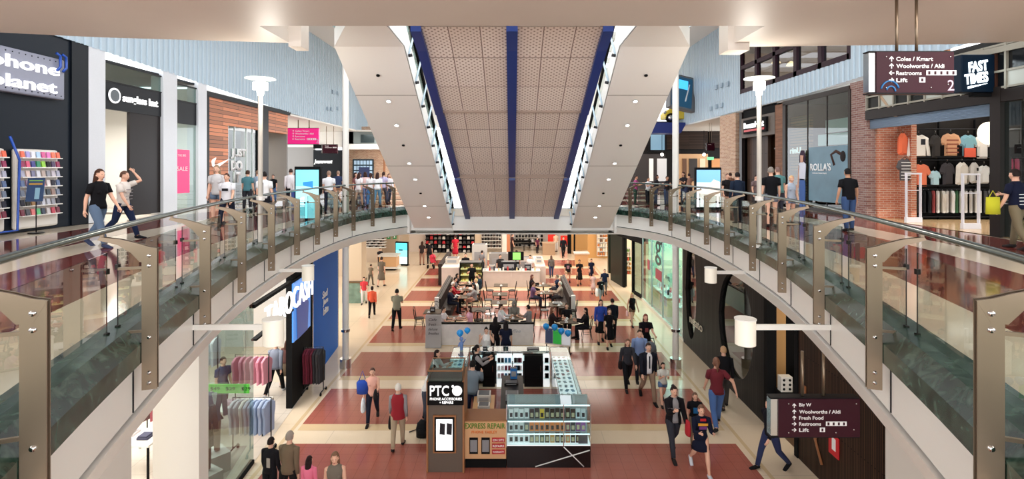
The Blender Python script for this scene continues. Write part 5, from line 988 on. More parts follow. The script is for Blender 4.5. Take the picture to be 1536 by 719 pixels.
for k in range(14):
    a_ = random.uniform(0, 6.28); r_ = random.uniform(.02, .22); m = MB(); m.ball((0, 0, .07), .075, mat('fabric_rose_%d' % (k % 3), [(220, 180, 170), (170, 90, 80), (236, 220, 210)][k % 3], .7), 8, 6); o = m.build('bread_roll'); o.location = (8.5+r_*math.cos(a_), 14.2+r_*math.sin(a_)*.9, 1.055+.10*(k//6)); tag(o, 'pale roll in the %s layer of the pile on the black bar counter' % ['bottom', 'middle', 'top'][k//6], 'bread roll', 'rolls piled on the bar counter')
t = thing('sample_box', 'white box with black dots on the stand at the dark shop doorway', 'box', (7.35, 14.0, 1.1)); m = MB(); m.cb((0, 0, .2), (.3, .2, .4), WHITE); m.build('box', t)
for i in range(2):
    for j in range(3): m = MB(); m.tube([(-.08+.16*i, -.102, .08+.12*j), (-.08+.16*i, -.11, .08+.12*j)], .035, MATTBLACK, n=8); m.build('dot', t)
m = MB(); m.box((-.2, -.2, 0), (.2, .2, 1.1), MATTBLACK); o = m.build('stand'); o.location = (7.35, 14.0, 0); tag(o, 'black stand carrying the dotted white box by the dark doorway', 'stand')
# ================================================================ PHONE REPAIR KIOSK
TAUPE = mat('taupe_laminate', (96, 84, 74), .45); OAK = mat('oak_edge', (150, 100, 62), .5); SHELFG = glassmat('shelf_glass', (236, 246, 246), .06, .99); LED = mat('led_strip', (235, 250, 255), emit=.8); COUNTW = mat('lit_counter_bed', (236, 242, 244), .4, emit=.4)
o0 = Vector((-1.56, 12.5, 0)); t = thing('kiosk_tower', 'tall taupe kiosk tower with lit phone repair sign and poster', 'tower', o0)
m = MB(o0); m.box((-1.97, 12.12, 0), (-1.15, 12.95, 2.12), TAUPE); m.build('body', t)
for x in (-1.99, -1.15): m = MB(o0); m.box((x, 12.08, 0), (x+.04, 12.97, 2.14), OAK); m.build('oak_edge', t)
m = MB(o0); m.box((-1.96, 12.04, 1.6), (-1.12, 12.12, 2.12), MATTBLACK); sb = m.build('sign_box', t)
lettering('PTC', LETTER, .24, (-1.90, 12.035, 1.82), FRONT, t, .44, .015, bold=.012); lettering('PHONE ACCESSORIES', LETTER, .06, (-1.90, 12.035, 1.72), FRONT, t, .74, .01, bold=.01); lettering('+ REPAIRS', LETTER, .055, (-1.68, 12.035, 1.64), FRONT, t, .32, .01, bold=.01)
m = MB(o0); m.tube([(-1.27, 12.035, 1.94), (-1.27, 12.02, 1.94)], .115, LETTER, n=22); m.tube([(-1.37, 12.035, 2.04), (-1.37, 12.02, 2.04)], .03, LETTER, n=10); m.build('logo_disc', t)
m = MB(o0); m.box((-1.84, 12.09, .46), (-1.30, 12.12, 1.34), OAK); pf = m.build('poster_frame', t); m = MB(o0); m.box((-1.80, 12.075, .50), (-1.34, 12.09, 1.30), MATTBLACK); m.build('poster_border', pf)
m = MB(o0); m.box((-1.76, 12.06, .54), (-1.38, 12.075, 1.26), mat('poster_white', (236, 238, 240), .3, emit=.5)); ps = m.build('poster', t)
for i, x in enumerate((-1.68, -1.52)): m = MB(o0); m.prism([(x, 12.058, .92), (x+.12, 12.058, .90), (x+.13, 12.058, 1.16), (x+.01, 12.058, 1.18)], -.004, mat('phone_dark', (30, 34, 44), .2), (0, 1, 0)); m.build('phone_print', ps)
for i, (a, b_) in enumerate((((-1.95, 12.1), (-1.17, 12.1)), ((-1.95, 12.93), (-1.17, 12.93)))): m = MB(o0); m.box((a[0], a[1], 2.12), (b_[0], a[1]+.012, 2.36), GLASS); m.tube([(a[0], a[1], 2.37), (b_[0], a[1], 2.37)], .015, OAK, n=6); m.build('glass_rim', t)
for x in (-1.97, -1.17): m = MB(o0); m.box((x, 12.1, 2.12), (x+.012, 12.94, 2.36), GLASS); m.tube([(x+.006, 12.1, 2.37), (x+.006, 12.94, 2.37)], .015, OAK, n=6); m.build('glass_rim', t)
# express repair counter
o0 = Vector((-.65, 12.5, 0)); t = thing('repair_counter', 'kiosk counter with the orange repair banner between tower and glass case', 'counter', o0)
m = MB(o0); m.box((-1.1, 12.3, 0), (-.14, 12.85, 1.1), MATTBLACK); m.build('body', t); m = MB(o0); m.box((-1.12, 12.22, .26), (-.14, 12.26, 1.12), mat('banner_tan', (206, 160, 116), .5)); bn = m.build('banner', t)
lettering('EXPRESS REPAIR', mat('banner_green_text', (90, 130, 40), .5), .13, (-1.11, 12.215, .97), FRONT, t, .95, .005, bold=.02); lettering('PHONE TABLET', mat('banner_orange_text', (220, 110, 30), .5), .06, (-.95, 12.215, .86), FRONT, t, .6, .005, bold=.01)
for x in (-1.0, -.72): m = MB(o0); m.box((x, 12.205, .38), (x+.2, 12.22, .76), MATTBLACK); p_ = m.build('phone_print', bn); m = MB(o0); m.box((x+.02, 12.2, .43), (x+.18, 12.206, .71), mat('phone_screen_print', (130, 130, 134), .4)); m.build('screen_print', bn) if False else m.build('phone_print', bn)
for i, tx in enumerate(('ON SITE', 'REPAIRS', 'WARRANTY')):
    z = .66-.14*i; m = MB(o0); m.box((-.47, 12.2, z), (-.17, 12.22, z+.10), mat('label_red', (176, 30, 36), .5)); m.build('red_label', bn); lettering(tx, WPRINT, .05, (-.45, 12.198, z+.025), FRONT, t, .26, .003)
m = MB(o0); m.box((-1.12, 12.26, 1.1), (-.12, 12.86, 1.14), OAK); m.build('counter_top', t)
# glass case facing the camera
o0 = Vector((.87, 12.5, 0)); t = thing('display_case', 'lit glass case of phone accessories with black base at the kiosk front right', 'display case', o0)
m = MB(o0); m.box((-.12, 12.3, 0), (1.86, 12.9, .52), mat('gloss_black', (16, 15, 16), .12)); m.build('base', t)
for a, b_ in (((.55, .03), (1.84, .42)), ((1.22, .5), (1.7, .03))): m = MB(o0); m.tube([(a[0], 12.295, a[1]), (b_[0], 12.295, b_[1])], .012, WPRINT, n=6); m.build('white_line', t)
for z in (.52, .80, 1.10, 1.48): m = MB(o0); m.box((-.12, 12.3, z), (1.86, 12.88, z+.018), SHELFG if z > .6 else COUNTW); m.build('shelf', t)
m = MB(o0); m.box((-.12, 12.29, .54), (1.86, 12.3, 1.48), SHELFG); m.build('front_glass', t); m = MB(o0); m.box((-.12, 12.86, .54), (1.86, 12.9, 1.48), mat('case_back_grey', (196, 204, 208), .4)); m.build('back_panel', t)
for x in (-.13, 1.22, 1.86): m = MB(o0); m.box((x-.01, 12.28, .5), (x+.012, 12.3, 1.5), CHROME); m.build('corner_strip', t)
for z in (.79, 1.09, 1.47): m = MB(o0); m.box((-.1, 12.31, z-.015), (1.84, 12.34, z+.005), LED); m.build('led_strip', t)
rows = [(.54, [(236, 236, 236)]*4+[(120, 120, 110)]*2+[(70, 90, 70), (70, 60, 40), (190, 140, 60), (60, 50, 40), (60, 50, 40), (200, 120, 60), (60, 50, 50), (70, 20, 30), (100, 30, 40)]),
        (.82, [(226, 226, 226)]*3+[(90, 90, 90)]+[(240, 130, 40)]*7+[(120, 30, 50), (60, 60, 70), (120, 40, 120), (150, 80, 160)]),
        (1.12, [(240, 240, 240)]*4+[(40, 36, 34)]*2+[(230, 190, 50)]+[(50, 44, 34)]*6+[(220, 230, 236)]*2)]
for ri, (z, cs) in enumerate(rows):
    for i, c_ in enumerate(cs):
        x = -.04+.123*i+.02; q = MB(); hh = .205+.02*(i % 2); q.cb((0, 0, hh/2), (.106, .04, hh), mat('goods_%d_%d_%d' % c_, c_, .4)); q.cb((0, -.022, hh*.38), (.065, .004, hh*.45), mat('pack_dark' if sum(c_) > 400 else 'pack_light', (40, 40, 44) if sum(c_) > 400 else (196, 186, 150), .4)); o = q.build('accessory_pack'); o.location = (x, 12.42, z); o.rotation_euler = (R(-8), 0, 0)
        tag(o, 'phone accessory pack on the %s shelf of the kiosk front case, %s from left' % (['bottom', 'middle', 'top'][ri], ORD[i]), 'package', 'accessory packs in the kiosk front case')
m = MB(); m.box((1.58, 12.36, .54), (1.80, 12.39, .78), mat('tablet_case', (90, 86, 92), .4)); tag(m.build('tablet'), 'grey tablet case at the right end of the kiosk bottom shelf', 'tablet')
# long counters
def glass_counter(x0, x1, y0, y1, h, lab, n, axis='y'):
    o0 = Vector(((x0+x1)/2, (y0+y1)/2, 0)); t = thing('glass_counter', lab, 'counter', o0); m = MB(o0); m.box((x0, y0, 0), (x1, y1, h-.32), mat('gloss_black')); m.build('base', t)
    m = MB(o0); m.box((x0+.02, y0+.02, h-.32), (x1-.02, y1-.02, h-.30), COUNTW); m.build('lit_bed', t); m = MB(o0); m.box((x0, y0, h-.015), (x1, y1, h), SHELFG); m.build('glass_top', t)
    for a, b_ in (((x0, y0), (x0+.01, y1)), ((x1-.01, y0), (x1, y1)), ((x0, y0), (x1, y0+.01)), ((x0, y1-.01), (x1, y1))): m = MB(o0); m.box((a[0], a[1], h-.31), (b_[0], b_[1], h-.015), SHELFG); m.build('glass_side', t)
    for a, b_ in (((x0, y0), (x0, y1)), ((x1, y0), (x1, y1)), ((x0, y0), (x1, y0)), ((x0, y1), (x1, y1))): m = MB(o0); m.tube([(a[0], a[1], h), (b_[0], b_[1], h)], .01, CHROME, n=6); m.build('edge_strip', t)
    L_ = max(x1-x0, y1-y0); k = 0
    for i in range(n):
        for j in range(3):
            u = .12+(L_-.24)*i/(n-1); v = (.22+.28*j)*min(x1-x0, y1-y0); x, y = (x0+v, y0+u) if y1-y0 > x1-x0 else (x0+u, y0+v)
            c_ = [(60, 90, 110), (230, 236, 240), (120, 170, 200), (40, 44, 50), (200, 210, 216), (150, 60, 70), (90, 140, 170)][random.randrange(7)]
            q = MB(); q.cb((0, 0, .012), (.08, .13, .02), mat('goods_%d_%d_%d' % c_, c_, .3)); q.cb((0, 0, .0235), (.06, .09, .003), mat('pack_shine', (150, 190, 210), .2)); o = q.build('boxed_phone'); o.location = (x, y, h-.30); o.rotation_euler = (0, 0, random.uniform(-.4, .4)); tag(o, 'boxed phone in the %s, %s row back, %s of three' % (lab.split(' of ')[0].replace('long ', ''), ORD[i], ORD[j]), 'phone box', 'phones under glass in the %s' % lab.split(' of ')[0])
    return t
glass_counter(1.27, 1.86, 12.93, 17.5, 1.06, 'long right lit glass counter of the kiosk', 16)
glass_counter(-1.95, -1.42, 13.0, 17.5, 1.06, 'long left lit glass counter of the kiosk', 14)
glass_counter(-1.38, 1.23, 17.1, 17.6, 1.06, 'rear lit glass counter of the kiosk', 9)
# inner side of the rear counter: black cabinets and lit shelves
def inner_unit(x0, x1, black, lab):
    o0 = Vector(((x0+x1)/2, 17.0, 0)); t = thing('cabinet', lab, 'cabinet', o0); m = MB(o0); m.box((x0, 16.85, 0), (x1, 17.08, 1.0), MATTBLACK if black else COUNTW); m.build('body', t)
    if black:
        m = MB(o0); m.box((x0+.02, 16.83, .3), (x1-.02, 16.85, .97), BLACK); d_ = m.build('door', t); m = MB(o0); m.box((x1-.08, 16.81, .5), (x1-.06, 16.83, .7), CHROME); m.build('handle', d_); m = MB(o0); m.box((x0+.02, 16.83, .03), (x1-.02, 16.85, .27), BLACK); m.build('drawer', t)
    else:
        for z in (.3, .55, .8): m = MB(o0); m.box((x0, 16.72, z), (x1, 16.86, z+.02), SHELFG); m.build('shelf', t)
        for z in (.32, .57, .82):
            for k in range(4):
                c_ = [(226, 226, 230), (120, 60, 80), (60, 130, 170), (40, 40, 44), (230, 230, 236)][random.randrange(5)]; q = MB(); q.cb((0, 0, .07), (.09, .06, .14), mat('goods_%d_%d_%d' % c_, c_, .4)); o = q.build('accessory_box'); o.location = (x0+.08+(x1-x0-.16)*k/3, 16.78, z); tag(o, 'accessory box at height %s, %s from left, in the %s' % ({.32: 'low', .57: 'middle', .82: 'top'}[z], ORD[k], lab), 'package', 'boxes in the '+lab)
inner_unit(-.95, -.55, True, 'left black inner cabinet'); inner_unit(-.5, .0, False, 'left lit inner shelves'); inner_unit(.03, .35, False, 'centre lit inner shelves'); inner_unit(.4, 1.0, True, 'right black inner cabinet'); inner_unit(1.02, 1.22, False, 'slim lit inner shelves')
# work island in the kiosk with printer, boxes
o0 = Vector((-.2, 14.3, 0)); t = thing('work_bench', 'black work bench in the middle of the kiosk', 'bench', o0); m = MB(o0); m.box((-.28, 13.2, 0), (.3, 15.4, .9), MATTBLACK); m.build('body', t); m = MB(o0); m.box((-.30, 13.15, .9), (.32, 15.45, .93), BLACK); m.build('top', t)
t = thing('wood_bench', 'brown timber bench behind the repair counter in the kiosk', 'bench', (-.75, 13.7, 0)); m = MB(); m.cb((0, 0, .4), (.5, 1.2, .8), mat('bench_brown', (120, 96, 74), .5)); m.build('body', t); m = MB(); m.cb((0, 0, .82), (.56, 1.26, .04), mat('light_timber')); m.build('top', t)
def lump(name, x, y, z, sx, sy, sz, c_, lab, cat, em=0):
    m = MB(); m.cb((0, 0, sz/2), (sx, sy, sz), mat('solid_%d_%d_%d' % c_, c_, .45, emit=em)); m.cb((0, 0, sz+.006), (sx*.8, sy*.8, .012), mat('solid_top', (90, 92, 96), .5)); m.cb((0, -sy/2-.005, sz*.5), (sx*.7, .01, sz*.5), mat('solid_face', (150, 152, 156), .4)); o = m.build(name, None, bevel=.008); o.location = (x, y, z); return tag(o, lab, cat)
lump('printer', -.75, 14.0, .84, .36, .34, .2, (200, 196, 190), 'pale printer on the timber bench in the kiosk', 'printer'); lump('plastic_tub', -.72, 13.3, .84, .3, .26, .22, (226, 222, 216), 'white plastic tub on the timber bench near the repair counter', 'tub')
lump('tablet_stand', -.02, 14.9, .93, .4, .26, .04, (30, 30, 34), 'black tablet lying on the far half of the kiosk work bench', 'tablet'); lump('till', .0, 13.9, .93, .34, .3, .16, (130, 130, 136), 'grey till on the kiosk work bench', 'till'); lump('paper_tray', .1, 13.4, .93, .36, .26, .06, (220, 222, 226), 'white paper tray at the near end of the kiosk work bench', 'tray'); lump('blue_pack', .05, 15.25, .93, .2, .14, .3, (40, 110, 180), 'bright blue package standing on the kiosk work bench', 'package')
lump('card_reader', -.9, 17.3, 1.06, .14, .1, .08, (30, 30, 32), 'black card reader on the rear kiosk counter', 'card reader'); lump('laptop', .7, 17.3, 1.06, .4, .26, .03, (24, 24, 26), 'closed black laptop on the rear kiosk counter', 'laptop')
# ---------------------------------------------------------------- balloons, figurine, signs around the kiosk
BAL = mat('sky_blue_balloon', (30, 150, 230), .25)
def balloon(px, py, d, r_, base, lab):
    p = AT(px, py, d); t = thing('balloon', lab, 'balloon', p); m = MB(); m.rings([(0, 0, -r_*1.2, .01, .01), (0, 0, -r_*1.05, .02, .02), (0, 0, -r_*.75, r_*.55, r_*.55), (0, 0, -r_*.2, r_*.93, r_*.93), (0, 0, r_*.3, r_*.97, r_*.97), (0, 0, r_*.75, r_*.68, r_*.68), (0, 0, r_, .01, .01)], BAL, 16); m.build('bulb', t)
    m = MB(); b_ = Vector(base)-p; m.tube([(0, 0, -r_*1.2), b_*.5+Vector((.02, 0, 0)), b_], .004, WPRINT, n=4); m.build('string', t)
balloon(690, 500, 17.4, .12, (-1.72, 17.3, 1.07), 'lower left sky blue balloon above the rear left kiosk counter'); balloon(701, 496, 17.4, .105, (-1.68, 17.3, 1.07), 'upper right sky blue balloon of the pair above the rear left kiosk counter')
for i, (px, py) in enumerate(((819, 490), (832, 491), (842, 497), (852, 500))): balloon(px, py, 19.6, .125, (1.4+.12*i, 19.75, .9), 'sky blue balloon on the promotional board, %s from the left' % ORD[i])
t = thing('promo_board', 'tilted promotional board with green and white panels behind the kiosk', 'board', (1.75, 19.8, 0)); t.rotation_euler = (0, 0, R(-20)); m = MB(); m.box((-.5, -.03, .35), (.5, .03, 1.0), WHITE); m.build('board', t)
for x0, x1, c_ in ((-.48, -.2, (70, 80, 110)), (-.18, .14, (60, 190, 80)), (.16, .48, (230, 236, 240))): m = MB(); m.box((x0, -.04, .4), (x1, -.03, .95), mat('promo_%d' % c_[0], c_, .4, emit=.1)); m.build('panel', t)
for sx in (-.45, .45): m = MB(); m.box((sx-.02, -.25, 0), (sx+.02, .25, .03), MATTBLACK); m.box((sx-.015, -.02, 0), (sx+.015, .02, .4), MATTBLACK); m.build('foot', t)
p = AT(692, 522, 17.2); t = thing('figurine', 'small blue toy figure standing on the rear left kiosk counter', 'figurine', (p.x, 17.25, 1.06)); TB = mat('toy_blue', (110, 140, 200), .4); m = MB(); m.rings([(0, 0, 0, .05, .04), (0, 0, .12, .06, .05), (0, 0, .24, .07, .05), (0, 0, .29, .03, .03)], TB, 10); m.tube([(.06, 0, .24), (.13, 0, .36)], .02, TB, n=6); m.tube([(-.06, 0, .24), (-.1, -.03, .12)], .02, TB, n=6); m.build('body', t); m = MB(); m.ball((0, 0, .36), .07, TB); m.build('head', t)
t = thing('a_frame_sign', 'grey chalk sandwich board with handwriting at the left end of the cafe wall', 'sign', (-3.1, 20.55, 0)); BRD = mat('grey_board', (176, 174, 172), .6)
for s_, rx in ((-1, -8), (1, 8)): m = MB(); m.cb((0, 0, .66), (.62, .025, 1.28), BRD); o = m.build('board', t, bevel=.01); o.rotation_euler = (R(rx), 0, 0); o.location = (0, s_*.12, 0)
for i, (tx, z, w_) in enumerate((('Cafe', 1.08, .32), ('fresh', .9, .3), ('deluxe', .72, .36), ('Breakfast', .56, .42))): lettering(tx, mat('chalk_ink', (50, 48, 52), .7), .10, (-3.28, 20.36+.0-(.66-z)*.12+.02, z), (R(90-8), 0, 0), t, w_, .004, shear=.3)
# ================================================================ CAFE
CW = mat('cafe_white_stone', (226, 224, 222), .35, noise=(5, .06)); CPINK = mat('cafe_pale_counter', (206, 188, 180), .5, noise=(3, .05)); SEATB = mat('dark_leather', (52, 44, 42), .45); BENTW = mat('bentwood_black', (30, 22, 20), .35); TTOP = mat('olive_brown_tabletop', (84, 70, 54), .55, spec=.2)
t = thing('cafe_wall', 'low white stone cafe wall with black top trim behind the kiosk', 'low wall', (-1.0, 20.85, 0)); o0 = t.location; m = MB(o0); m.box((-2.85, 20.8, 0), (.85, 20.95, .85), CW); m.build('panel', t); m = MB(o0); m.box((-2.87, 20.78, .85), (.87, 20.97, .89), MATTBLACK); m.build('top_trim', t); lettering('the coffee', mat('pale_grey_print', (170, 176, 186), .5), .14, (-.55, 20.795, .5), FRONT, t, .9, .004, shear=.3)
def booth(x, y0, y1, side, lab):
    t = thing('banquette', lab, 'banquette', (x, (y0+y1)/2, 0)); o0 = t.location; sx = side
    m = MB(o0); m.box((min(x, x+sx*.12), y0, 0), (max(x, x+sx*.12), y1, 1.0), CW); m.build('outer_panel', t); m = MB(o0); m.box((min(x, x+sx*.12), y0+.02, 1.0), (max(x, x+sx*.12), y1, 1.06), SEATB); m.build('top_rail', t)
    m = MB(o0); m.box((min(x-sx*.12, x), y0+.05, .45), (max(x-sx*.12, x), y1, .98), SEATB); m.build('backrest', t, bevel=.02); m = MB(o0); m.box((min(x-sx*.62, x), y0+.05, .12), (max(x-sx*.62, x), y1, .46), SEATB); m.build('seat', t, bevel=.03)
    m = MB(o0); m.box((min(x-sx*.05, x+sx*.14), y0-.12, 0), (max(x-sx*.05, x+sx*.14), y0+.02, 1.08), CW); m.build('end_panel', t)
booth(-3.45, 24.2, 29.2, -1, 'left dark banquette with white end panel along the cafe edge'); booth(2.85, 24.6, 29.4, 1, 'right dark banquette with white end panel along the cafe edge')
def chair_proto():
    t = thing('cafe_chair', '', 'chair', (0, 0, 0)); m = MB(); m.cyl((0, 0, .44), .21, .03, BENTW, 18); m.build('seat', t)
    for sx, sy in ((-1, -1), (1, -1), (-1, 1), (1, 1)): m = MB(); m.tube([(sx*.14, sy*.14, .44), (sx*.19, sy*.2, 0)], [.018, .013], BENTW, n=6); m.build('leg', t)
    m = MB(); m.tube([(-.18, .17, .44), (-.2, .21, .7), (-.16, .24, .9), (0, .26, .96), (.16, .24, .9), (.2, .21, .7), (.18, .17, .44)], .014, BENTW, n=6); m.build('backrest', t)
    m = MB(); m.tube([(-.09, .17, .45), (-.11, .22, .7), (0, .25, .84), (.11, .22, .7), (.09, .17, .45)], .010, BENTW, n=6); m.build('inner_hoop', t)
    m = MB(); m.tube([(.15*math.cos(a*math.pi/6), .15*math.sin(a*math.pi/6), .22) for a in range(13)], .009, BENTW, n=5); m.build('stretcher_ring', t); return t
CH = chair_proto(); _used = [0]
def chair(x, y, rz, lab):
    if not _used[0]: CH.location = (x, y, 0); CH.rotation_euler = (0, 0, R(rz)); CH['label'] = lab; CH['group'] = 'bentwood cafe chairs'; _used[0] = 1; return CH
    return copy_thing(CH, (x, y, 0), R(rz), lab, 'bentwood cafe chairs')
def ctable(x, y, lab, w_=.75, d_=.7, cups=2):
    t = thing('cafe_table', lab, 'table', (x, y, 0), 0, 'square cafe tables'); m = MB(); m.cb((0, 0, .735), (w_, d_, .03), TTOP); m.build('tabletop', t, bevel=.005); m = MB(); m.cyl((0, 0, .03), .035, .69, MATTBLACK, 10); m.build('pedestal', t); m = MB(); m.cb((0, 0, .015), (.5, .06, .03), MATTBLACK); m.cb((0, 0, .015), (.06, .5, .03), MATTBLACK); m.build('base', t)
    for k in range(cups):
        q = MB(); q.cyl((0, 0, 0), .07, .008, WPRINT, 14); q.cyl((0, 0, .008), .028, .06, WPRINT, 12, .042); q.tube([(.04, 0, .05), (.065, 0, .045), (.06, 0, .02), (.035, 0, .02)], .006, WPRINT, n=5); o = q.build('coffee_cup'); o.location = (x+random.uniform(-.25, .25), y-.22+.44*k/max(1, cups-1), .75); tag(o, '%s white cup from near side, %s' % (ORD[k], lab), 'cup', 'cups on the cafe tables')
TB_ = {}
TBL = [(-3.5, 23.0, 'brown cafe table outside the left banquette end', 1), (-2.55, 25.6, 'near table at the left banquette', 3), (-2.55, 27.2, 'middle table at the left banquette', 3), (-2.5, 28.6, 'far table at the left banquette', 2), (-.6, 24.6, 'nearest table of the centre row', 1), (-.6, 26.2, 'middle table of the centre row', 1), (-.6, 28.2, 'far table of the centre row', 1),
       (-1.55, 23.3, 'small table left of the centre row', 0), (.1, 22.1, 'table just behind the low cafe wall', 2), (1.7, 26.5, 'near table at the right banquette', 3), (1.7, 28.2, 'far table at the right banquette', 2), (2.1, 24.2, 'table crowded with dishes right of the cafe', 3), (2.35, 21.6, 'table behind the sky blue balloons', 3), (-2.4, 22.0, 'table behind the left part of the low cafe wall', 3)]
for x, y, lab, n_ in TBL: ctable(x, y, lab, cups=n_)
for x, y, rz, lab in ((-4.1, 23.0, 90, 'bentwood chair on the left of the outermost cafe table'), (-2.92, 23.0, -90, 'bentwood chair on the right of the outermost cafe table'), (-3.5, 23.7, 0, 'bentwood chair at the far side of the outermost cafe table'),
                      (-1.2, 24.6, 90, 'left bentwood chair at the nearest centre table'), (0, 24.6, -90, 'right bentwood chair at the nearest centre table'), (-1.2, 26.2, 90, 'left bentwood chair at the middle centre table'), (0, 26.2, -90, 'right bentwood chair at the middle centre table'),
                      (-1.2, 28.2, 90, 'left bentwood chair at the far centre table'), (0, 28.2, -90, 'right bentwood chair at the far centre table'), (-1.85, 26.0, -100, 'bentwood chair under the seated woman by the near left table'), (-1.85, 27.3, -90, 'bentwood chair under the blonde at the middle left table'),
                      (-1.45, 22.7, 180, 'bentwood chair on the near side of the small table'), (1.05, 26.5, 90, 'bentwood chair on the left of the near right table'), (1.05, 28.3, 90, 'bentwood chair on the left of the far right table'), (3.1, 21.6, -90, 'bentwood chair under the long-haired woman beside the balloons'),
                      (-.5, 22.2, 90, 'bentwood chair on the left of the table behind the low wall'), (2.8, 24.2, -90, 'bentwood chair right of the table crowded with dishes'), (1.5, 24.3, 90, 'bentwood chair left of the table crowded with dishes'), (.75, 22.0, -90, 'bentwood chair right of the table behind the low wall'), (.1, 22.8, 0, 'bentwood chair at the far side of the table behind the low wall'), (2.35, 22.3, 0, 'bentwood chair behind the table with balloons')):
    chair(x, y, rz, lab)
for i, x in enumerate((-1.02, -.84)):
    t = thing('bar_stool', 'slim steel bar stool, %s of the pair near the low cafe wall' % ('left' if i == 0 else 'right'), 'stool', (x, 22.6, 0)); m = MB(); m.cyl((0, 0, .72), .14, .04, CHROME, 14); m.build('seat', t)
    for k in range(3): a = k*2.1; m = MB(); m.tube([(.08*math.cos(a), .08*math.sin(a), .72), (.17*math.cos(a), .17*math.sin(a), 0)], .01, CHROME, n=5); m.build('leg', t)
lump('serving_tray', 2.1, 24.3, .775, .4, .3, .04, (220, 220, 220), 'white tray stack on the table crowded with dishes', 'tray'); lump('shopping_bag', -3.5, 22.95, .75, .22, .12, .2, (40, 36, 36), 'dark bag standing on the outermost cafe table', 'bag')
# ---------------------------------------------------------------- cafe counter island
t = thing('cafe_counter', 'long pale cafe counter with white top behind the tables', 'counter', (-.05, 31.2, 0)); o0 = t.location; m = MB(o0); m.box((-1.72, 30.9, 0), (1.65, 31.6, .92), CPINK); m.build('front', t); m = MB(o0); m.box((-1.75, 30.85, .92), (1.68, 31.65, .98), WHITE); m.build('top', t); m = MB(o0); m.box((1.4, 31.6, 0), (2.05, 35.5, 1.1), CPINK); m.build('side_wing', t)
t = thing('cafe_counter', 'shorter pale counter at the left of the pastry case', 'counter', (-3.9, 31.4, 0)); o0 = t.location; m = MB(o0); m.box((-4.2, 31.0, 0), (-3.15, 33.5, 1.12), CPINK); m.build('front', t); m = MB(o0); m.box((-4.45, 31.4, 0), (-4.2, 36, 1.3), SEATB); m.build('end_screen', t); m = MB(o0); m.box((-4.2, 30.98, 1.12), (-3.13, 33.5, 1.17), WHITE); m.build('top', t)
t = thing('pastry_case', 'lit glass pastry case beside the cafe counter', 'display case', (-2.4, 31, 0)); o0 = t.location; m = MB(o0); m.box((-3.1, 30.75, 0), (-1.78, 31.5, .35), MATTBLACK); m.build('base', t); m = MB(o0); m.box((-3.1, 31.45, .35), (-1.78, 31.5, 1.45), mat('case_back', (90, 80, 60), .5)); m.build('back', t)
for x in (-3.1, -1.8): m = MB(o0); m.box((x, 30.75, .35), (x+.03, 31.5, 1.5), MATTBLACK); m.build('side', t)
m = MB(o0); m.box((-3.07, 30.76, .35), (-1.8, 30.77, 1.45), SHELFG); m.build('front_glass', t); m = MB(o0); m.box((-3.1, 30.75, 1.45), (-1.77, 31.5, 1.5), DSTEEL); m.build('top', t)
for zi, z in enumerate((.36, .72, 1.08)):
    m = MB(o0); m.box((-3.05, 30.8, z), (-1.82, 31.45, z+.02), mat('warm_shelf', (240, 220, 150), .4, emit=.5)); m.build('shelf', t)
    for k in range(8): q = MB(); c_ = [(230, 200, 110), (210, 160, 80), (240, 230, 190), (180, 110, 60)][(k+zi) % 4]; q.ball((0, 0, .05), (.07, .09, .05), mat('pastry_%d' % c_[0], c_, .6), 8, 5); o = q.build('pastry'); o.location = (-2.95+.148*k, 31.0, z+.02); tag(o, 'pastry on the %s shelf of the pastry case, %s from left' % (['bottom', 'middle', 'top'][zi], ORD[k]), 'pastry', 'pastries in the case')
EQ = [('coffee_machine', -.2, 31.25, .98, .9, .5, .5, (40, 40, 44), 'wide black coffee machine on the cafe counter', 'coffee machine'), ('till', .95, 31.2, .98, .4, .4, .35, (60, 60, 66), 'dark till on the right part of the cafe counter', 'till'), ('cup_stack', -1.2, 31.2, .98, .3, .3, .3, (210, 200, 190), 'stack of pale cups at the left of the cafe counter', 'cups'),
      ('fridge', -2.2, 35.5, 0, 1.0, .7, 1.9, (190, 188, 184), 'steel fridge left of the cafe island back row', 'fridge'), ('oven', -.9, 35.5, 0, 1.3, .7, 1.3, (150, 148, 146), 'grey oven block in the cafe island', 'oven'), ('prep_bench', .6, 35.6, 0, 1.5, .7, 1.0, (206, 200, 196), 'pale preparation bench in the cafe island', 'bench'), ('grinder', .35, 31.2, .98, .18, .2, .5, (30, 30, 30), 'black coffee grinder beside the coffee machine', 'grinder'),
      ('food_display', -3.7, 32.4, 1.17, .8, .8, .35, (200, 190, 180), 'pale food display on the left cafe counter', 'display'), ('box_stack', 1.7, 33.0, 1.1, .4, .8, .3, (216, 206, 196), 'pale boxes on the right wing of the cafe counter', 'boxes'), ('menu_board', .25, 33.5, 1.35, .9, .06, .42, (150, 110, 110), 'small menu board above the cafe counter', 'menu board')]
for a in EQ[:-1]: lump(*a)
t = thing('menu_screen', 'small green and brown screen on a black post above the cafe counter', 'screen', (.25, 33.2, 0)); m = MB(); m.box((-.03, -.03, 0), (.03, .03, 1.2), MATTBLACK); m.build('post', t); m = MB(); m.box((-.5, -.04, 1.2), (.5, .04, 1.75), MATTBLACK); m.build('housing', t); m = MB(); m.box((-.2, -.05, 1.25), (.3, -.04, 1.7), mat('green_screen', (120, 200, 90), emit=.7)); m.build('screen', t)
for i in range(12): q = MB(); c_ = [(230, 226, 220), (200, 60, 60), (60, 60, 66), (220, 200, 150)][i % 4]; q.cyl((0, 0, 0), .05, .16+.04*(i % 3), mat('goods_%d_%d_%d' % c_, c_, .4), 10, .04); q.cyl((0, 0, .16+.04*(i % 3)), .025, .05, mat('solid_top'), 8); o = q.build('condiment_bottle'); o.location = (-1.6+.27*i, 30.97, .98); tag(o, 'small bottle along the front edge of the cafe counter, %s from left' % ORD[i], 'bottle', 'bottles along the cafe counter')
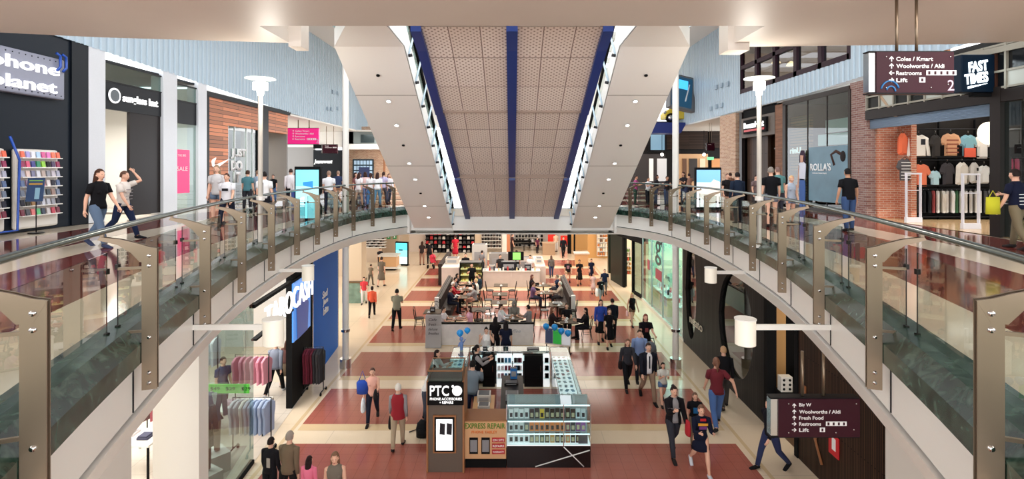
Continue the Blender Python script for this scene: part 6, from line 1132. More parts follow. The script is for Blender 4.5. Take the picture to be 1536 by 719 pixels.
# backpack beside the tower, bench bins etc.
t = thing('backpack', 'black backpack lying on the floor beside the kiosk tower', 'backpack', G(634, 655)); BP = mat('black_nylon', (24, 24, 26), .7); m = MB(); m.rings([(0, 0, 0, .17, .12), (0, 0, .2, .18, .13), (0, 0, .36, .14, .1), (0, 0, .43, .05, .04)], BP, 14); m.build('bag', t)
m = MB(); m.rings([(0, -.13, .05, .11, .03), (0, -.14, .15, .12, .04), (0, -.13, .24, .1, .03)], BP, 10); m.build('front_pocket', t); m = MB(); m.tube([(-.05, .1, .4), (-.12, .2, .3), (-.22, .25, .05), (-.4, .2, .012)], .015, BP, n=6); m.build('strap', t)
# ================================================================ PEOPLE
def smat(c): return mat('skin_%d_%d_%d' % c, c, .55)
def hmat(c): return mat('hair_%d_%d_%d' % c, c, .6, bump=(60, .4))
FAIR = (226, 176, 150); OLIVE = (196, 144, 114); BROWN = (120, 80, 60)
EYEM = mat('eye_dark', (30, 24, 22), .2); LIPM = mat('lips', (170, 80, 76), .5)
TONE = {'sk': FAIR}
def person(loc, face, h, lab, sex='f', top=(60, 60, 60), sleeve='short', bottom='trousers', bot=(40, 40, 48), hair='short', hc=(60, 42, 32), sk=FAIR, shoe=(40, 36, 36),
           pose='stand', armL=None, armR=None, lean=3, layer=None, near=False, grp=None, child=False, deco=None, hemz=None, head=0):
    s = h/1.75; t = thing('person', lab, 'person', (loc[0], loc[1], loc[2] if len(loc) > 2 else 0), R(face), grp)
    k = 1.0 if sex == 'm' else .9; sw = .185*k; hw = .095
    legs = {'stand': ((3, 2), (-3, 4)), 'walk': ((24, 8), (-17, 26)), 'walk2': ((-16, 30), (22, 6)), 'stroll': ((13, 6), (-11, 14)), 'sit': ((84, 84), (80, 88)), 'lean': ((2, 2), (0, 3))}[pose]
    def leg(sx, a, kn, hz):
        a = R(a); b = a-R(kn); H = Vector((sx*hw, 0, hz)); K = H+.44*Vector((sx*.03, -math.sin(a), -math.cos(a))); A = K+.42*Vector((0, -math.sin(b), -math.cos(b))); T = A+Vector((sx*.02, -.17*math.cos(min(0, b)*.8), -.06+.17*math.sin(min(0, b)*.8)*1.0)); return H, K, A, T
    hz = .93; JL = [leg(-1, *legs[0], hz), leg(1, *legs[1], hz)]
    dz = (.52/s if pose == 'sit' else hz-min(j[2].z for j in JL)+.075)-hz; JL = [[q+Vector((0, 0, dz)) for q in j] for j in JL]; hz += dz
    ln = R(lean); up = lambda d, f=0: Vector((0, -math.sin(ln)*d-f, hz+math.cos(ln)*d))
    P0, W, C, S, N = up(.0), up(.14), up(.32), up(.47), up(.53); HC = N+Vector((0, -.02-math.sin(ln)*.06, .145))
    SH = [S+Vector((sx*sw, 0, -.025)) for sx in (-1, 1)]
    swing = {'walk': (-18, 22), 'walk2': (20, -16), 'stroll': (-9, 12)}.get(pose, (2, 2))
    AL = armL or (swing[0], 8, 14); AR = armR or (swing[1], 8, 14)
    if pose == 'sit' and not armL: AL = (38, 4, 62)
    if pose == 'sit' and not armR: AR = (42, 4, 58)
    arms = []
    for sx, sh, (p, ab, e) in ((-1, SH[0], AL), (1, SH[1], AR)):
        p_, ab_, e_ = R(p), R(ab), R(p+e); E = sh+.29*Vector((sx*math.sin(ab_), -math.sin(p_)*math.cos(ab_), -math.cos(p_)*math.cos(ab_)))
        inw = -.35 if e > 45 else .0; d2 = Vector((sx*(math.sin(ab_)*.4+inw*.6), -math.sin(e_), -math.cos(e_))).normalized(); Wr = E+.25*d2; arms.append((sh, E, Wr, d2, sx))
    M = lambda q: q*s
    SK = smat(sk); b = MB()
    def tb(mb, pts, rad, m, n=10): mb.tube([q*s for q in pts], [(r_[0]*s*FAT, r_[1]*s*FAT) if isinstance(r_, tuple) else r_*s*(FAT if r_ > .03 else 1) for r_ in rad], m, n=n)
    # one body surface: trunk, neck, limbs
    tb(b, [P0-Vector((0, 0, .05)), P0, W, C, S, N-Vector((0, 0, .01)), N+Vector((0, -.005, .05)), N+Vector((0, -.015, .10))], [(.09, .07), (.135, .095), (.115*k+.01, .085), (.145*k, .098), (.13*k, .075), (.062, .062), (.052, .055), (.05, .055)], SK, 12)
    for H, K, A, T in JL:
        tb(b, [H+Vector((0, 0, .03)), H-(H-K)*.15, H+(K-H)*.6, K, K+(A-K)*.3, K+(A-K)*.75, A], [.07, .085, .066, .052, .055, .036, .034], SK)
        tb(b, [A+Vector((0, .04, -.02)), A+Vector((0, 0, -.025)), A+(T-A)*.6+Vector((0, 0, -.01)), T], [(.03, .03), (.036, .036), (.038, .028), (.034, .018)], SK, 8)
    for sh, E, Wr, d, sx in arms:
        tb(b, [sh+Vector((-sx*.03, 0, .0)), sh, sh+(E-sh)*.5, E, E+(Wr-E)*.3, Wr], [.05, .05, .042, .035, .036, .024], SK, 8)
        side = d.cross(Vector((sx, 0, 0))); side = side.normalized() if side.length > .1 else Vector((0, -1, 0)); thin = d.cross(side).normalized()
        tb(b, [Wr, Wr+d*.03, Wr+d*.09], [(.022, .022), (.033, .022), (.036, .016)], SK, 8)
        pal = Vector((-sx, 0, 0)); cur = 1 if abs(d.z) > .5 else .5
        for f, (o_, L_) in enumerate(((-.028, .065), (-.010, .078), (.009, .072), (.026, .056))):
            q = Wr+d*.085+side*o_; q2 = q+d*L_*.5+pal*.008*cur; q3 = q2+d*L_*.42+pal*.026*cur; tb(b, [q, q2, q3], [.0095, .0088, .007], SK, 5)
        q = Wr+d*.035-side*.03; q2 = q+d*.03-side*.025+pal*.012; tb(b, [q, q2, q2+d*.035+pal*.01], [.012, .011, .009], SK, 5)
    # head
    hr, hd, hh = .076, .096, .118; c = HC; turn = R(head); n = 16; kk = 13; vs = []; fs = []
    for i in range(kk+1):
        ph = math.pi*(i+.02)/(kk+.04); zc = -math.cos(ph); rr = math.sin(ph)
        for j in range(n):
            an = 2*math.pi*j/n; x = hr*rr*math.sin(an); y = -hd*rr*math.cos(an); z = hh*zc
            if zc < -.15: q = 1+(zc+.15)*.42; x *= q; y = y*(1+(zc+.15)*.2)-.012*abs(zc+.15) if y < 0 else y*(1+(zc+.15)*.65)
            fr = math.cos(an)
            if fr > .93 and -.42 < zc < .12: y -= .020*(1-abs(zc+.22)/.34) if abs(zc+.22) < .34 else 0
            if .5 < fr < .97 and -.02 < zc < .22: y += .006
            if fr > .8 and -.75 < zc < -.5: y -= .004
            X = x*math.cos(turn)-y*math.sin(turn); Y = x*math.sin(turn)+y*math.cos(turn); vs.append((c+Vector((X, Y, z)))*s)
    for i in range(kk):
        for j in range(n): fs.append((i*n+j, i*n+(j+1) % n, (i+1)*n+(j+1) % n, (i+1)*n+j))
    b.add(vs, fs, SK, True)
    rot = Matrix.Rotation(turn, 3, 'Z')
    for sx in (-1, 1): b.ball((c+rot@Vector((sx*.077, .008, -.012)))*s, (.012*s, .018*s, .030*s), SK, 8, 6)
    bo = b.build('body', t)
    if near:
        rm = bo.modifiers.new('skin', 'REMESH'); rm.mode = 'VOXEL'; rm.voxel_size = .0095*s; rm.use_smooth_shade = True
    if abs(((face+head+180) % 360)-180) < 110:
        for sx in (-1, 1): q = MB(); q.ball((c+rot@Vector((sx*.030, -.0865, .008)))*s, (.011*s, .006*s, .006*s), EYEM, 8, 5); q.build('eye', t)
        q = MB(); q.ball((c+rot@Vector((0, -.0965, -.058)))*s, (.020*s, .006*s, .006*s), LIPM, 8, 5); q.build('mouth', t)
    # hair
    if hair != 'bald':
        HM = hmat(hc); q = MB(); n = 16; kk = 10; hv = []; A_ = (hr+.011, hd+.010, hh+.010); cut = {'short': -.30, 'cap': -.25}.get(hair, -.55)
        o_ = c+Vector((0, .008, .010))
        for i in range(kk+1):
            ph = math.pi*(i+.02)/(kk+.04)
            for j in range(n):
                an = 2*math.pi*j/n; wob = 1+.03*math.sin(5*an+i*2.1); hv.append(Vector((A_[0]*math.sin(ph)*math.sin(an)*wob, -A_[1]*math.sin(ph)*math.cos(an)*wob, -A_[2]*math.cos(ph))))
        hf = []
        for i in range(kk):
            for j in range(n):
                f = (i*n+j, i*n+(j+1) % n, (i+1)*n+(j+1) % n, (i+1)*n+j); m_ = (hv[f[0]]+hv[f[1]]+hv[f[2]]+hv[f[3]])/4
                if m_.z < cut*hh: continue
                if m_.y < -.014 and m_.z < .082-max(0, m_.y+.075)*1.1: continue
                hf.append(f)
        q.add([(o_+rot@v)*s for v in hv], hf, HM, True)
        if hair in ('long', 'bob'):
            L_ = .34 if hair == 'long' else .15; pts = [c+rot@Vector((0, .03, .02)), c+rot@Vector((0, .045, -.08)), c+Vector((0, .075, -.17))]+([c+Vector((0, .105, -.27)), c+Vector((0, .10, -.36))] if hair == 'long' else [])
            tb(q, pts, [(.085, .07), (.092, .065), (.09, .05), (.085, .035), (.05, .02)][:len(pts)], HM, 12)
        if hair == 'tail': tb(q, [c+rot@Vector((0, .09, .05)), c+rot@Vector((0, .135, .03)), c+rot@Vector((0, .14, -.08)), c+rot@Vector((0, .125, -.2))], [.022, .034, .03, .008], HM, 8)
        if hair == 'bun': q.ball((c+rot@Vector((0, .07, .10)))*s, (.045*s, .045*s, .04*s), HM, 10, 7)
        if hair == 'hood': tb(q, [c+Vector((0, .03, .15)), c+Vector((0, .02, .10)), c+Vector((0, .03, 0)), c+Vector((0, .03, -.12))], [.02, (.09, .10), (.11, .12), (.10, .09)], fmat(top), 14)
        q.build('hood' if hair == 'hood' else 'hair', t)
    # shirt
    TM = fmat(top); q = MB(); fm = 1 if sex == 'm' else .93; hem = -.06 if bottom != 'dress' else 0
    hemp = P0+Vector((0, 0, hem)) if pose != 'sit' else P0+Vector((0, 0, -.01))
    wst = .150*k+.006 if sex == 'm' else .128
    tb(q, [hemp, P0+Vector((0, 0, .02)), W, up(.24), C, up(.42), S, up(.505), N+Vector((0, 0, .012))], [(.168, .122), (.162, .120), (wst, .110), (.150*fm, .116), (.172*fm, .126), (.182*fm, .116), (.168*fm, .094), (.115*fm, .078), (.070, .066)], TM, 16)
    if sleeve != 'none':
        for sh, E, Wr, d, sx in arms:
            st = sh+Vector((-sx*.055, 0, .005))
            if sleeve == 'short': tb(q, [st, sh+Vector((sx*.005, 0, 0)), sh+(E-sh)*.35, sh+(E-sh)*.62], [.062, .068, .062, .060], TM, 10)
            else: tb(q, [st, sh+Vector((sx*.005, 0, 0)), sh+(E-sh)*.5, E, E+(Wr-E)*.5, Wr-(Wr-E)*.06], [.064, .070, .060, .050, .046, .038], TM, 10)
    if sex == 'f': 
        for sx in (-1, 1): q.ball((up(.31)+Vector((sx*.068, -.085, 0)))*s, (.062*s, .052*s, .06*s), TM, 10, 7)
    so_ = q.build('dress' if bottom == 'dress' else 'shirt', t)
    if layer and layer is not None and len(layer) == 3: layer = (layer, sleeve == 'long')
    if layer:    # open jacket / vest over the shirt: (colour, sleeves)
        lc, lsl = layer; LM = fmat(lc); q = MB(); n = 20; rr = [(hemp+Vector((0, 0, -.05)), .182, .138), (P0+Vector((0, 0, .03)), .176, .134), (W, wst+.02, .124), (C, .186*fm, .140), (up(.42), .196*fm, .128), (S+Vector((0, 0, .01)), .176*fm, .102), (N+Vector((0, .01, .01)), .085, .078)]
        vs = []; fs = []
        for ci, (cc, a_, b_) in enumerate(rr):
            for j in range(n+1): an = R(-90+22)+(R(360-44))*j/n; vs.append((cc+Vector((a_*FAT*math.cos(an), b_*FAT*math.sin(an), 0)))*s)
        for i in range(len(rr)-1):
            for j in range(n): fs.append((i*(n+1)+j, i*(n+1)+j+1, (i+1)*(n+1)+j+1, (i+1)*(n+1)+j))
        q.add(vs, fs, LM, True)
        if lsl:
            for sh, E, Wr, d, sx in arms: tb(q, [sh+Vector((-sx*.06, 0, .008)), sh+Vector((sx*.005, 0, 0)), sh+(E-sh)*.5, E, E+(Wr-E)*.5, Wr-(Wr-E)*.05], [.068, .076, .066, .056, .052, .044], LM, 10)
        jo = q.build('jacket' if lsl else 'vest', t)
    # lower clothes
    BM = fmat(bot); q = MB()
    if bottom in ('trousers', 'shorts'):
        tb(q, [P0-Vector((0, 0, .09)) if pose != 'sit' else P0-Vector((0, 0, .04)), P0-Vector((0, 0, .02)), P0+Vector((0, 0, .06))], [(.12, .09), (.158, .116), (.148, .108)], BM, 14)
        for H, K, A, T in JL:
            if bottom == 'trousers': tb(q, [H+Vector((0, 0, .02)), H+(K-H)*.2, H+(K-H)*.65, K, K+(A-K)*.4, A+(K-A)*.02], [.085, .096, .080, .066, .060, .050], BM, 10)
            else: tb(q, [H+Vector((0, 0, .02)), H+(K-H)*.2, H+(K-H)*.45], [.085, .098, .092], BM, 10)
        q.build(bottom, t)
    else:
        L_ = {'skirt': .5, 'dress': .52, 'mini': .3}.get(bottom, .5)
        if pose == 'sit': tb(q, [P0+Vector((0, .02, .03)), P0+Vector((0, -.12, 0)), (JL[0][1]+JL[1][1])/2], [(.16, .12), (.17, .11), (.17, .085)], BM, 14)
        else: tb(q, [P0-Vector((0, 0, L_)), P0-Vector((0, 0, L_*.6)), P0-Vector((0, 0, .1)), P0+Vector((0, 0, .06))], [(.205, .19), (.190, .165), (.168, .128), (.14, .11)], BM, 16)
        q.build('skirt', t)
    for H, K, A, T in JL:
        q = MB(); tb(q, [A+Vector((0, .05, -.035)), A+Vector((0, .02, -.02)), A+(T-A)*.55+Vector((0, 0, -.015)), T+Vector((0, -.02, -.008)), T+Vector((0, -.035, -.012))], [(.036, .034), (.043, .046), (.046, .036), (.04, .024), (.02, .014)], fmat(shoe), 10); so2 = q.build('shoe', t)
    if deco:
        for (nm, x0, z0, x1, z1, c_, fr) in deco:     # prints, ties: front (fr<0) or back
            zc = (z0+z1)/2; yb = (-.148 if fr < 0 else .128); q = MB(); q.cb(Vector(((x0+x1)/2, yb-math.sin(ln)*zc, hz+zc))*s, ((x1-x0)*s, .012*s, (z1-z0)*s), fmat(c_)); q.build(nm, t)
    HANDS[t.name] = [t.matrix_basis.to_3x3() if False else None, [Matrix.Rotation(R(face), 3, 'Z')@(a[2]*s+a[3]*.09*s)+t.location for a in arms], [Matrix.Rotation(R(face), 3, 'Z')@(a[0]*s)+t.location for a in arms]]
    return t
HANDS = {}; FAT = 1.08
def bag(p, hand, sz, c_, lab, cat='bag', drop=.28, yz=0, strap_to=None):
    h_ = HANDS[p.name][1][hand]; w_, d_, ht = sz; t = thing('handbag' if cat == 'bag' else 'shopping_bag', lab, cat, (h_.x, h_.y+yz, max(h_.z-drop-ht*.3, .02)), p.rotation_euler.z+R(90)); m = MB(); M_ = fmat(c_)
    m.rings([(0, 0, 0, w_*.44, d_*.44), (0, 0, ht*.1, w_*.5, d_*.5), (0, 0, ht*.6, w_*.48, d_*.46), (0, 0, ht, w_*.42, d_*.25)], M_, 14); m.build('bag_body', t)
    m = MB(); top = h_.z-t.location.z; m.tube([(-w_*.25, 0, ht*.95), (-w_*.1, 0, top), (w_*.1, 0, top), (w_*.25, 0, ht*.95)], .008, M_, n=5); m.build('handle', t); return t
def pg(px, hy, fy, face, lab, **k): p = G(px, fy); return person((p.x, p.y, 0), face, min(1.95, (fy-hy)*p.y/F), lab, **k)
def pl(px, hy, d, face, lab, **k): x = (px-768)*d/F; return person((x, d, Z2), face, (EYE-(hy-252)*d/F)-Z2, lab, **k)
HOLD = (40, 6, 75); FOLD = (30, 2, 95)
# ---------------- foreground and mid ground floor
a = pg(559, 548, 632, 8, 'woman in pale pink sleeveless top and dark trousers carrying bags left of the kiosk', top=(232, 176, 160), sleeve='none', bot=(32, 36, 52), hc=(84, 50, 36), pose='walk', near=True, armL=(-4, 14, 20), armR=(25, 6, 70))
bag(a, 0, (.3, .14, .36), (222, 228, 236), 'white plastic shopping bag held by the woman in pink', 'shopping bag', .2)
m = MB(); m.rings([(0, 0, 0, .16, .09), (0, 0, .3, .17, .09), (0, 0, .36, .12, .05)], fmat((30, 70, 170)), 14); m.tube([(-.1, 0, .34), (0, 0, .62), (.1, 0, .34)], .012, fmat((30, 70, 170)), n=5); o = m.build('shoulder_bag'); o.location = (a.location.x-.27, a.location.y-.05, .80); tag(o, 'royal blue shoulder bag at the hip of the woman in pink', 'bag')
bag(a, 1, (.26, .12, .22), (40, 36, 40), 'small dark handbag held before the woman in pink', 'bag', .1)
a = pg(597, 575, 672, 186, 'white-haired elderly person in red vest and khaki trousers seen from behind', sex='f', top=(150, 146, 150), sleeve='long', layer=((150, 26, 40), False), bot=(176, 158, 132), hc=(226, 220, 212), pose='stroll', near=True)
bag(a, 1, (.28, .12, .3), (26, 24, 26), 'black handbag hanging from the hand of the person in red vest', 'bag', .22)
m = None
pg(595, 433, 495, 178, 'man in grey-green shirt and black trousers walking away on the left', sex='m', top=(142, 142, 122), sleeve='short', bot=(24, 24, 28), hc=(30, 26, 26), pose='stroll', armL=FOLD, armR=FOLD)
pg(558, 428, 475, 190, 'woman in bright orange top and black leggings walking away', top=(232, 96, 64), sleeve='long', bot=(26, 24, 28), hc=(40, 30, 30), hair='bun', pose='walk')
pg(546, 415, 456, 10, 'person in red and white top with white trousers near the beige pillar', top=(214, 60, 70), bot=(226, 222, 222), hc=(60, 40, 36), pose='stroll')
pg(572, 385, 430, 170, 'woman in taupe dress with dark handbag walking away by the beige pillar', top=(104, 92, 78), bottom='dress', bot=(104, 92, 78), hc=(50, 36, 30), pose='stroll')
pg(556, 396, 428, 160, 'person in olive brown shirt beside the woman in taupe dress', top=(120, 104, 84), bot=(92, 84, 72), hc=(60, 44, 34), pose='stroll')
pg(570, 372, 402, 20, 'person in dark clothes near the small desk at far left', top=(44, 42, 48), bot=(40, 38, 44), hc=(40, 30, 30))
pg(633, 362, 398, 170, 'long-haired woman in black and brown before the far dark shoe shelves', top=(50, 40, 40), bot=(150, 110, 90), hair='long', hc=(60, 36, 26))
pg(644, 362, 396, 185, 'person in black beside the red pushchair at far left of centre', top=(36, 34, 38), bot=(30, 30, 34), hc=(70, 46, 34))
a = pg(683, 353, 390, 200, 'woman in crimson top browsing the far dark shoe shelves', top=(190, 24, 48), bot=(180, 26, 50), bottom='skirt', hc=(60, 30, 30))
pg(827, 383, 416, 183, 'long-haired woman in grey jumper and blue jeans walking away up the centre right', top=(104, 100, 96), sleeve='long', bot=(52, 70, 110), hair='long', hc=(84, 56, 42), pose='stroll')
pg(852, 388, 426, 355, 'boy in black printed tee and beige shorts walking forward', sex='m', top=(30, 28, 32), bottom='shorts', bot=(190, 160, 130), hc=(90, 60, 42), pose='walk', deco=[('print', -.09, .18, .09, .40, (150, 110, 120), -1)])
pg(869, 389, 428, 0, 'woman in loose black dress right of the boy in printed tee', top=(24, 22, 26), bottom='dress', bot=(24, 22, 26), hc=(40, 28, 26), sk=OLIVE, pose='stroll', armL=HOLD, armR=HOLD)
pg(887, 388, 421, 5, 'woman in navy dress near the honey timber shop', top=(30, 36, 60), bottom='dress', bot=(30, 36, 60), hc=(40, 28, 26), pose='stroll')
pg(907, 403, 443, 0, 'balding man in navy tee and grey trousers behind the man with white bag', sex='m', top=(30, 40, 66), bot=(110, 112, 118), hc=(120, 100, 84), pose='stroll')
a = pg(901, 415, 452, 10, 'man in black tee and grey trousers carrying a white bag', sex='m', top=(20, 20, 24), bot=(132, 134, 140), hc=(30, 26, 26), pose='walk', deco=[('print', .0, .30, .07, .36, (220, 220, 220), -1)])
bag(a, 0, (.34, .16, .4), (228, 226, 226), 'white carrier bag held by the man in black tee', 'shopping bag', .15)
pg(890, 410, 441, 0, 'child in pale pink dress left of the man with white bag', top=(236, 196, 190), bottom='dress', bot=(236, 200, 196), hc=(120, 80, 60), child=True)
pg(901, 448, 514, 0, 'woman in royal blue cardigan and black skirt, leftmost of three near the shops', top=(34, 66, 160), sleeve='long', bottom='skirt', bot=(22, 22, 26), hair='long', hc=(56, 34, 28), pose='stroll')
pg(914, 462, 522, 0, 'woman in black dress with curly hair beside the blue cardigan woman', top=(20, 20, 24), sleeve='short', bottom='dress', bot=(20, 20, 24), hair='bob', hc=(90, 60, 40), pose='stroll', armR=FOLD)
pg(919, 448, 508, 190, 'tall person in dark navy behind the two women in dark clothes', sex='m', top=(26, 28, 40), sleeve='long', bot=(24, 24, 30), hc=(36, 28, 26))
a = pg(948, 437, 488, 10, 'blonde woman in black top and tan shorts walking by the aqua glass shop', top=(24, 22, 24), sleeve='none', bottom='shorts', bot=(120, 90, 70), hair='long', hc=(206, 166, 110), pose='walk')
bag(a, 0, (.2, .1, .24), (232, 190, 190), 'small pink shopping bag held by the blonde woman', 'shopping bag', .15)
STR = pg(968, 470, 545, 0, 'red-haired woman in black tee pushing a pushchair', top=(20, 20, 24), bot=(34, 34, 40), hair='bob', hc=(130, 60, 44), armL=(38, 8, 40), armR=(38, 8, 40), deco=[('print', -.05, .2, .06, .34, (130, 60, 60), -1)])
def pushchair(x, y, rz, c_, lab):
    t = thing('pushchair', lab, 'pushchair', (x, y, 0), rz); m = MB()
    m.tube([(-.22, .45, 1.0), (-.22, .1, .6), (-.22, -.35, .2)], .016, DSTEEL, n=6); m.tube([(.22, .45, 1.0), (.22, .1, .6), (.22, -.35, .2)], .016, DSTEEL, n=6); m.tube([(-.22, .1, .6), (-.22, .35, .14)], .014, DSTEEL, n=6); m.tube([(.22, .1, .6), (.22, .35, .14)], .014, DSTEEL, n=6); m.tube([(-.22, .45, 1.0), (.22, .45, 1.0)], .018, MATTBLACK, n=6); m.build('frame', t)
    m = MB(); m.rings([(0, .02, .38, .17, .2), (0, .02, .45, .2, .24), (0, .08, .62, .2, .2), (0, .14, .85, .19, .12)], fmat(c_), 14); m.build('seat', t)
    m = MB(); m.rings([(0, .08, .72, .22, .24), (0, .1, .86, .21, .22), (0, .12, .96, .13, .13), (0, .12, 1.0, .02, .02)], fmat(c_), 14); m.build('canopy', t)
    for sx in (-.24, .24):
        for yy, r_ in ((-.36, .1), (.36, .13)): m = MB(); m.tube([(sx-.02, yy, r_), (sx+.02, yy, r_)], r_, MATTBLACK, n=16); m.build('wheel', t)
    return t
pushchair(STR.location.x, STR.location.y-.75, 0, (96, 100, 108), 'grey pushchair pushed by the red-haired woman in black'); p = G(650, 402); pushchair(p.x, p.y, R(160), (230, 60, 84), 'coral red pushchair at the far left of centre')
a = pg(941, 505, 582, 2, 'woman in charcoal top and black trousers with handbag left of the man in blue shirt', top=(52, 52, 58), sleeve='long', bot=(22, 22, 26), hair='bob', hc=(120, 80, 60), pose='walk', near=True)
bag(a, 0, (.26, .13, .26), (32, 22, 24), 'black handbag on the arm of the woman in charcoal top', 'bag', .0)
pg(959, 493, 571, 0, 'man in light blue shirt and dark trousers behind the suited man', sex='m', top=(126, 150, 196), sleeve='long', bot=(36, 38, 46), hc=(60, 44, 36), pose='stroll', near=True)
pg(972, 511, 601, 2, 'man in dark jacket, white shirt, tie and tan trousers holding hands with a girl', sex='m', top=(232, 232, 236), sleeve='long', layer=(26, 28, 40), bot=(142, 118, 98), hc=(60, 44, 36), shoe=(24, 20, 20), pose='walk2', near=True, deco=[('tie', -.018, .10, .018, .46, (24, 26, 40), -1)])
pg(994, 541, 606, 0, 'young girl in white printed tee and denim shorts beside the suited man', top=(206, 206, 200), bottom='shorts', bot=(90, 120, 160), hair='long', hc=(44, 30, 28), pose='walk', near=True, child=True, armL=FOLD, armR=FOLD)
a = pg(1010, 574, 682, 4, 'woman in black cardigan over grey top with red bag', top=(150, 148, 150), layer=((24, 22, 26), True), bot=(52, 54, 62), hc=(40, 28, 26), hair='bun', pose='walk', near=True, armL=FOLD)
bag(a, 1, (.26, .12, .34), (190, 40, 50), 'red shoulder bag hanging beside the woman in black cardigan', 'bag', .05)
pg(1042, 587, 668, 355, 'girl in black tee with blue print behind the hooded girl', top=(22, 22, 28), bot=(120, 100, 80), hair='long', hc=(96, 66, 48), pose='stroll', near=True, deco=[('print', -.08, .18, .06, .36, (30, 110, 170), -1)])
pg(1051, 603, 708, 0, 'girl in navy hooded jumper with orange lettering and bare legs walking forward', top=(22, 26, 46), sleeve='long', bottom='mini', bot=(24, 28, 48), hc=(110, 74, 54), hair='short', shoe=(206, 210, 220), pose='walk2', near=True, armL=(28, 8, 80), armR=(28, 8, 80), deco=[('print', -.12, .34, .12, .40, (226, 160, 50), -1), ('print', -.09, .25, .09, .32, (120, 60, 130), -1), ('collar', -.07, .46, .07, .52, (190, 30, 40), -1)])
pg(1075, 531, 640, 172, 'woman in maroon top and blue jeans walking away with arm out at right', top=(104, 22, 36), bot=(70, 104, 160), hair='tail', hc=(120, 80, 60), pose='walk', near=True, armL=(-20, 45, 15), shoe=(40, 40, 44))
pg(1086, 519, 612, 176, 'fair-haired person in black top and grey trousers by the black timber shop', sex='m', top=(26, 26, 30), sleeve='long', bot=(70, 66, 64), hc=(190, 150, 110), pose='stroll', near=True)
p = Vector((6.1, 12.25, 0)); person(p, -75, 1.72, 'person in navy trousers striding past the dark doorway behind the directory sign', sex='m', top=(26, 26, 34), sleeve='long', bot=(34, 44, 84), hc=(40, 30, 28), shoe=(24, 22, 24), pose='walk', near=True)
person((7.9, 12.9, 0), 200, 1.7, 'person in pale trousers standing inside the dark shop doorway', top=(60, 40, 40), bot=(190, 150, 140), shoe=(220, 214, 206), hc=(30, 26, 26)); person((8.3, 14.75, 0), 10, 1.7, 'staff member in black behind the dark shop counter', sex='m', top=(26, 24, 26), bot=(20, 20, 22), sk=OLIVE, hc=(40, 28, 24)) 
# bottom left group, cut by the frame
person((-4.62, 10.75, 0), 170, 1.66, 'grey-haired person in brown jacket at the bottom left edge of the frame', top=(110, 92, 72), sleeve='long', bot=(26, 24, 26), hair='short', hc=(150, 136, 126), near=True, pose='stroll')
person((-5.1, 10.95, 0), 165, 1.42, 'dark-haired boy in black top beside the person in brown jacket', sex='m', top=(28, 26, 30), sleeve='long', bot=(26, 26, 30), hc=(36, 26, 24), near=True, deco=[('print', -.1, .1, .0, .34, (170, 160, 150), 1)])
person((-4.15, 10.6, 0), 170, 1.22, 'small girl in pink top with dark hair at the bottom frame edge', top=(236, 120, 150), sleeve='long', bot=(60, 50, 70), hair='long', hc=(40, 24, 24), near=True, child=True)
person((-3.45, 10.15, 0), 10, 1.6, 'woman in olive vest with brown hair at the bottom frame edge', top=(112, 104, 92), sleeve='none', bot=(60, 60, 66), hair='long', hc=(120, 84, 60), near=True, pose='stroll')
# shoppers in the menswear shop
pg(413, 508, 592, 178, 'person in grey hooded top and black leggings at the menswear entrance', top=(126, 134, 150), sleeve='long', bot=(22, 22, 24), hc=(60, 50, 46), hair='short', pose='walk', near=True, shoe=(200, 200, 204)); pg(430, 510, 578, 175, 'woman in brown skirt and dark top beside the person in grey hooded top', top=(96, 60, 56), bottom='skirt', bot=(112, 96, 76), hair='long', hc=(70, 44, 34), pose='stroll', near=True, shoe=(220, 210, 204))
person((-8.3, 14.9, 0), 60, 1.7, 'person in dark blue top browsing behind the low white table', top=(44, 56, 90), bot=(40, 40, 50), hc=(50, 36, 30)); person((-9.3, 14.3, 0), 120, 1.65, 'person in pale top deeper inside the menswear shop', top=(170, 150, 150), bot=(60, 60, 70), hc=(80, 50, 40)); person((-7.6, 13.0, 0), 240, 1.68, 'person in navy suit jacket leaning over the shirts in the menswear shop', sex='m', top=(50, 56, 80), sleeve='long', bot=(40, 42, 56), hc=(40, 30, 28), lean=22)
# kiosk staff and customers
person((-1.10, 14.35, 0), 172, 1.78, 'man in grey hooded top and jeans standing inside the kiosk', sex='m', top=(112, 124, 136), sleeve='long', bot=(30, 42, 76), hc=(26, 22, 22), near=True, armL=HOLD, armR=HOLD, lean=6)
person((-1.12, 16.0, 0), 100, 1.66, 'staff woman in black vest over grey sleeves inside the kiosk', top=(150, 146, 148), sleeve='long', layer=((22, 22, 26), False), bot=(30, 30, 36), hair='tail', hc=(26, 20, 20), near=True, armL=HOLD, armR=HOLD)
person((-2.40, 15.7, 0), 80, 1.64, 'dark-haired woman in white top leaning at the left kiosk counter', top=(236, 230, 230), sleeve='long', bot=(50, 50, 60), hair='bob', hc=(34, 24, 24), near=True, lean=14, armL=HOLD, armR=HOLD)
person((-2.42, 14.6, 0), 85, 1.62, 'man in white tee leaning over the left kiosk counter', sex='m', top=(240, 238, 236), bot=(60, 64, 80), hc=(40, 30, 28), near=True, lean=22, armL=HOLD, armR=HOLD)
person((-.9, 18.15, 0), 5, 1.55, 'woman in white singlet with hands raised to her face behind the rear counter', top=(238, 234, 232), sleeve='none', bot=(60, 60, 70), hair='bun', hc=(30, 24, 24), near=True, armL=(48, 22, 120), armR=(48, 22, 120))
a = person((-.22, 18.5, 0), 185, 1.66, 'woman in navy tee with dark hair standing between kiosk and cafe wall', top=(26, 30, 50), bot=(30, 34, 50), hair='long', hc=(30, 24, 26), near=True, armR=(20, 6, 70)); bag(a, 1, (.34, .16, .26), (150, 110, 76), 'tan handbag on the arm of the woman in navy tee', 'bag', .0); person((-.62, 19.2, 0), 170, 1.6, 'child in black beside the woman in navy tee', top=(24, 22, 26), bot=(24, 22, 26), hair='long', hc=(30, 24, 26))
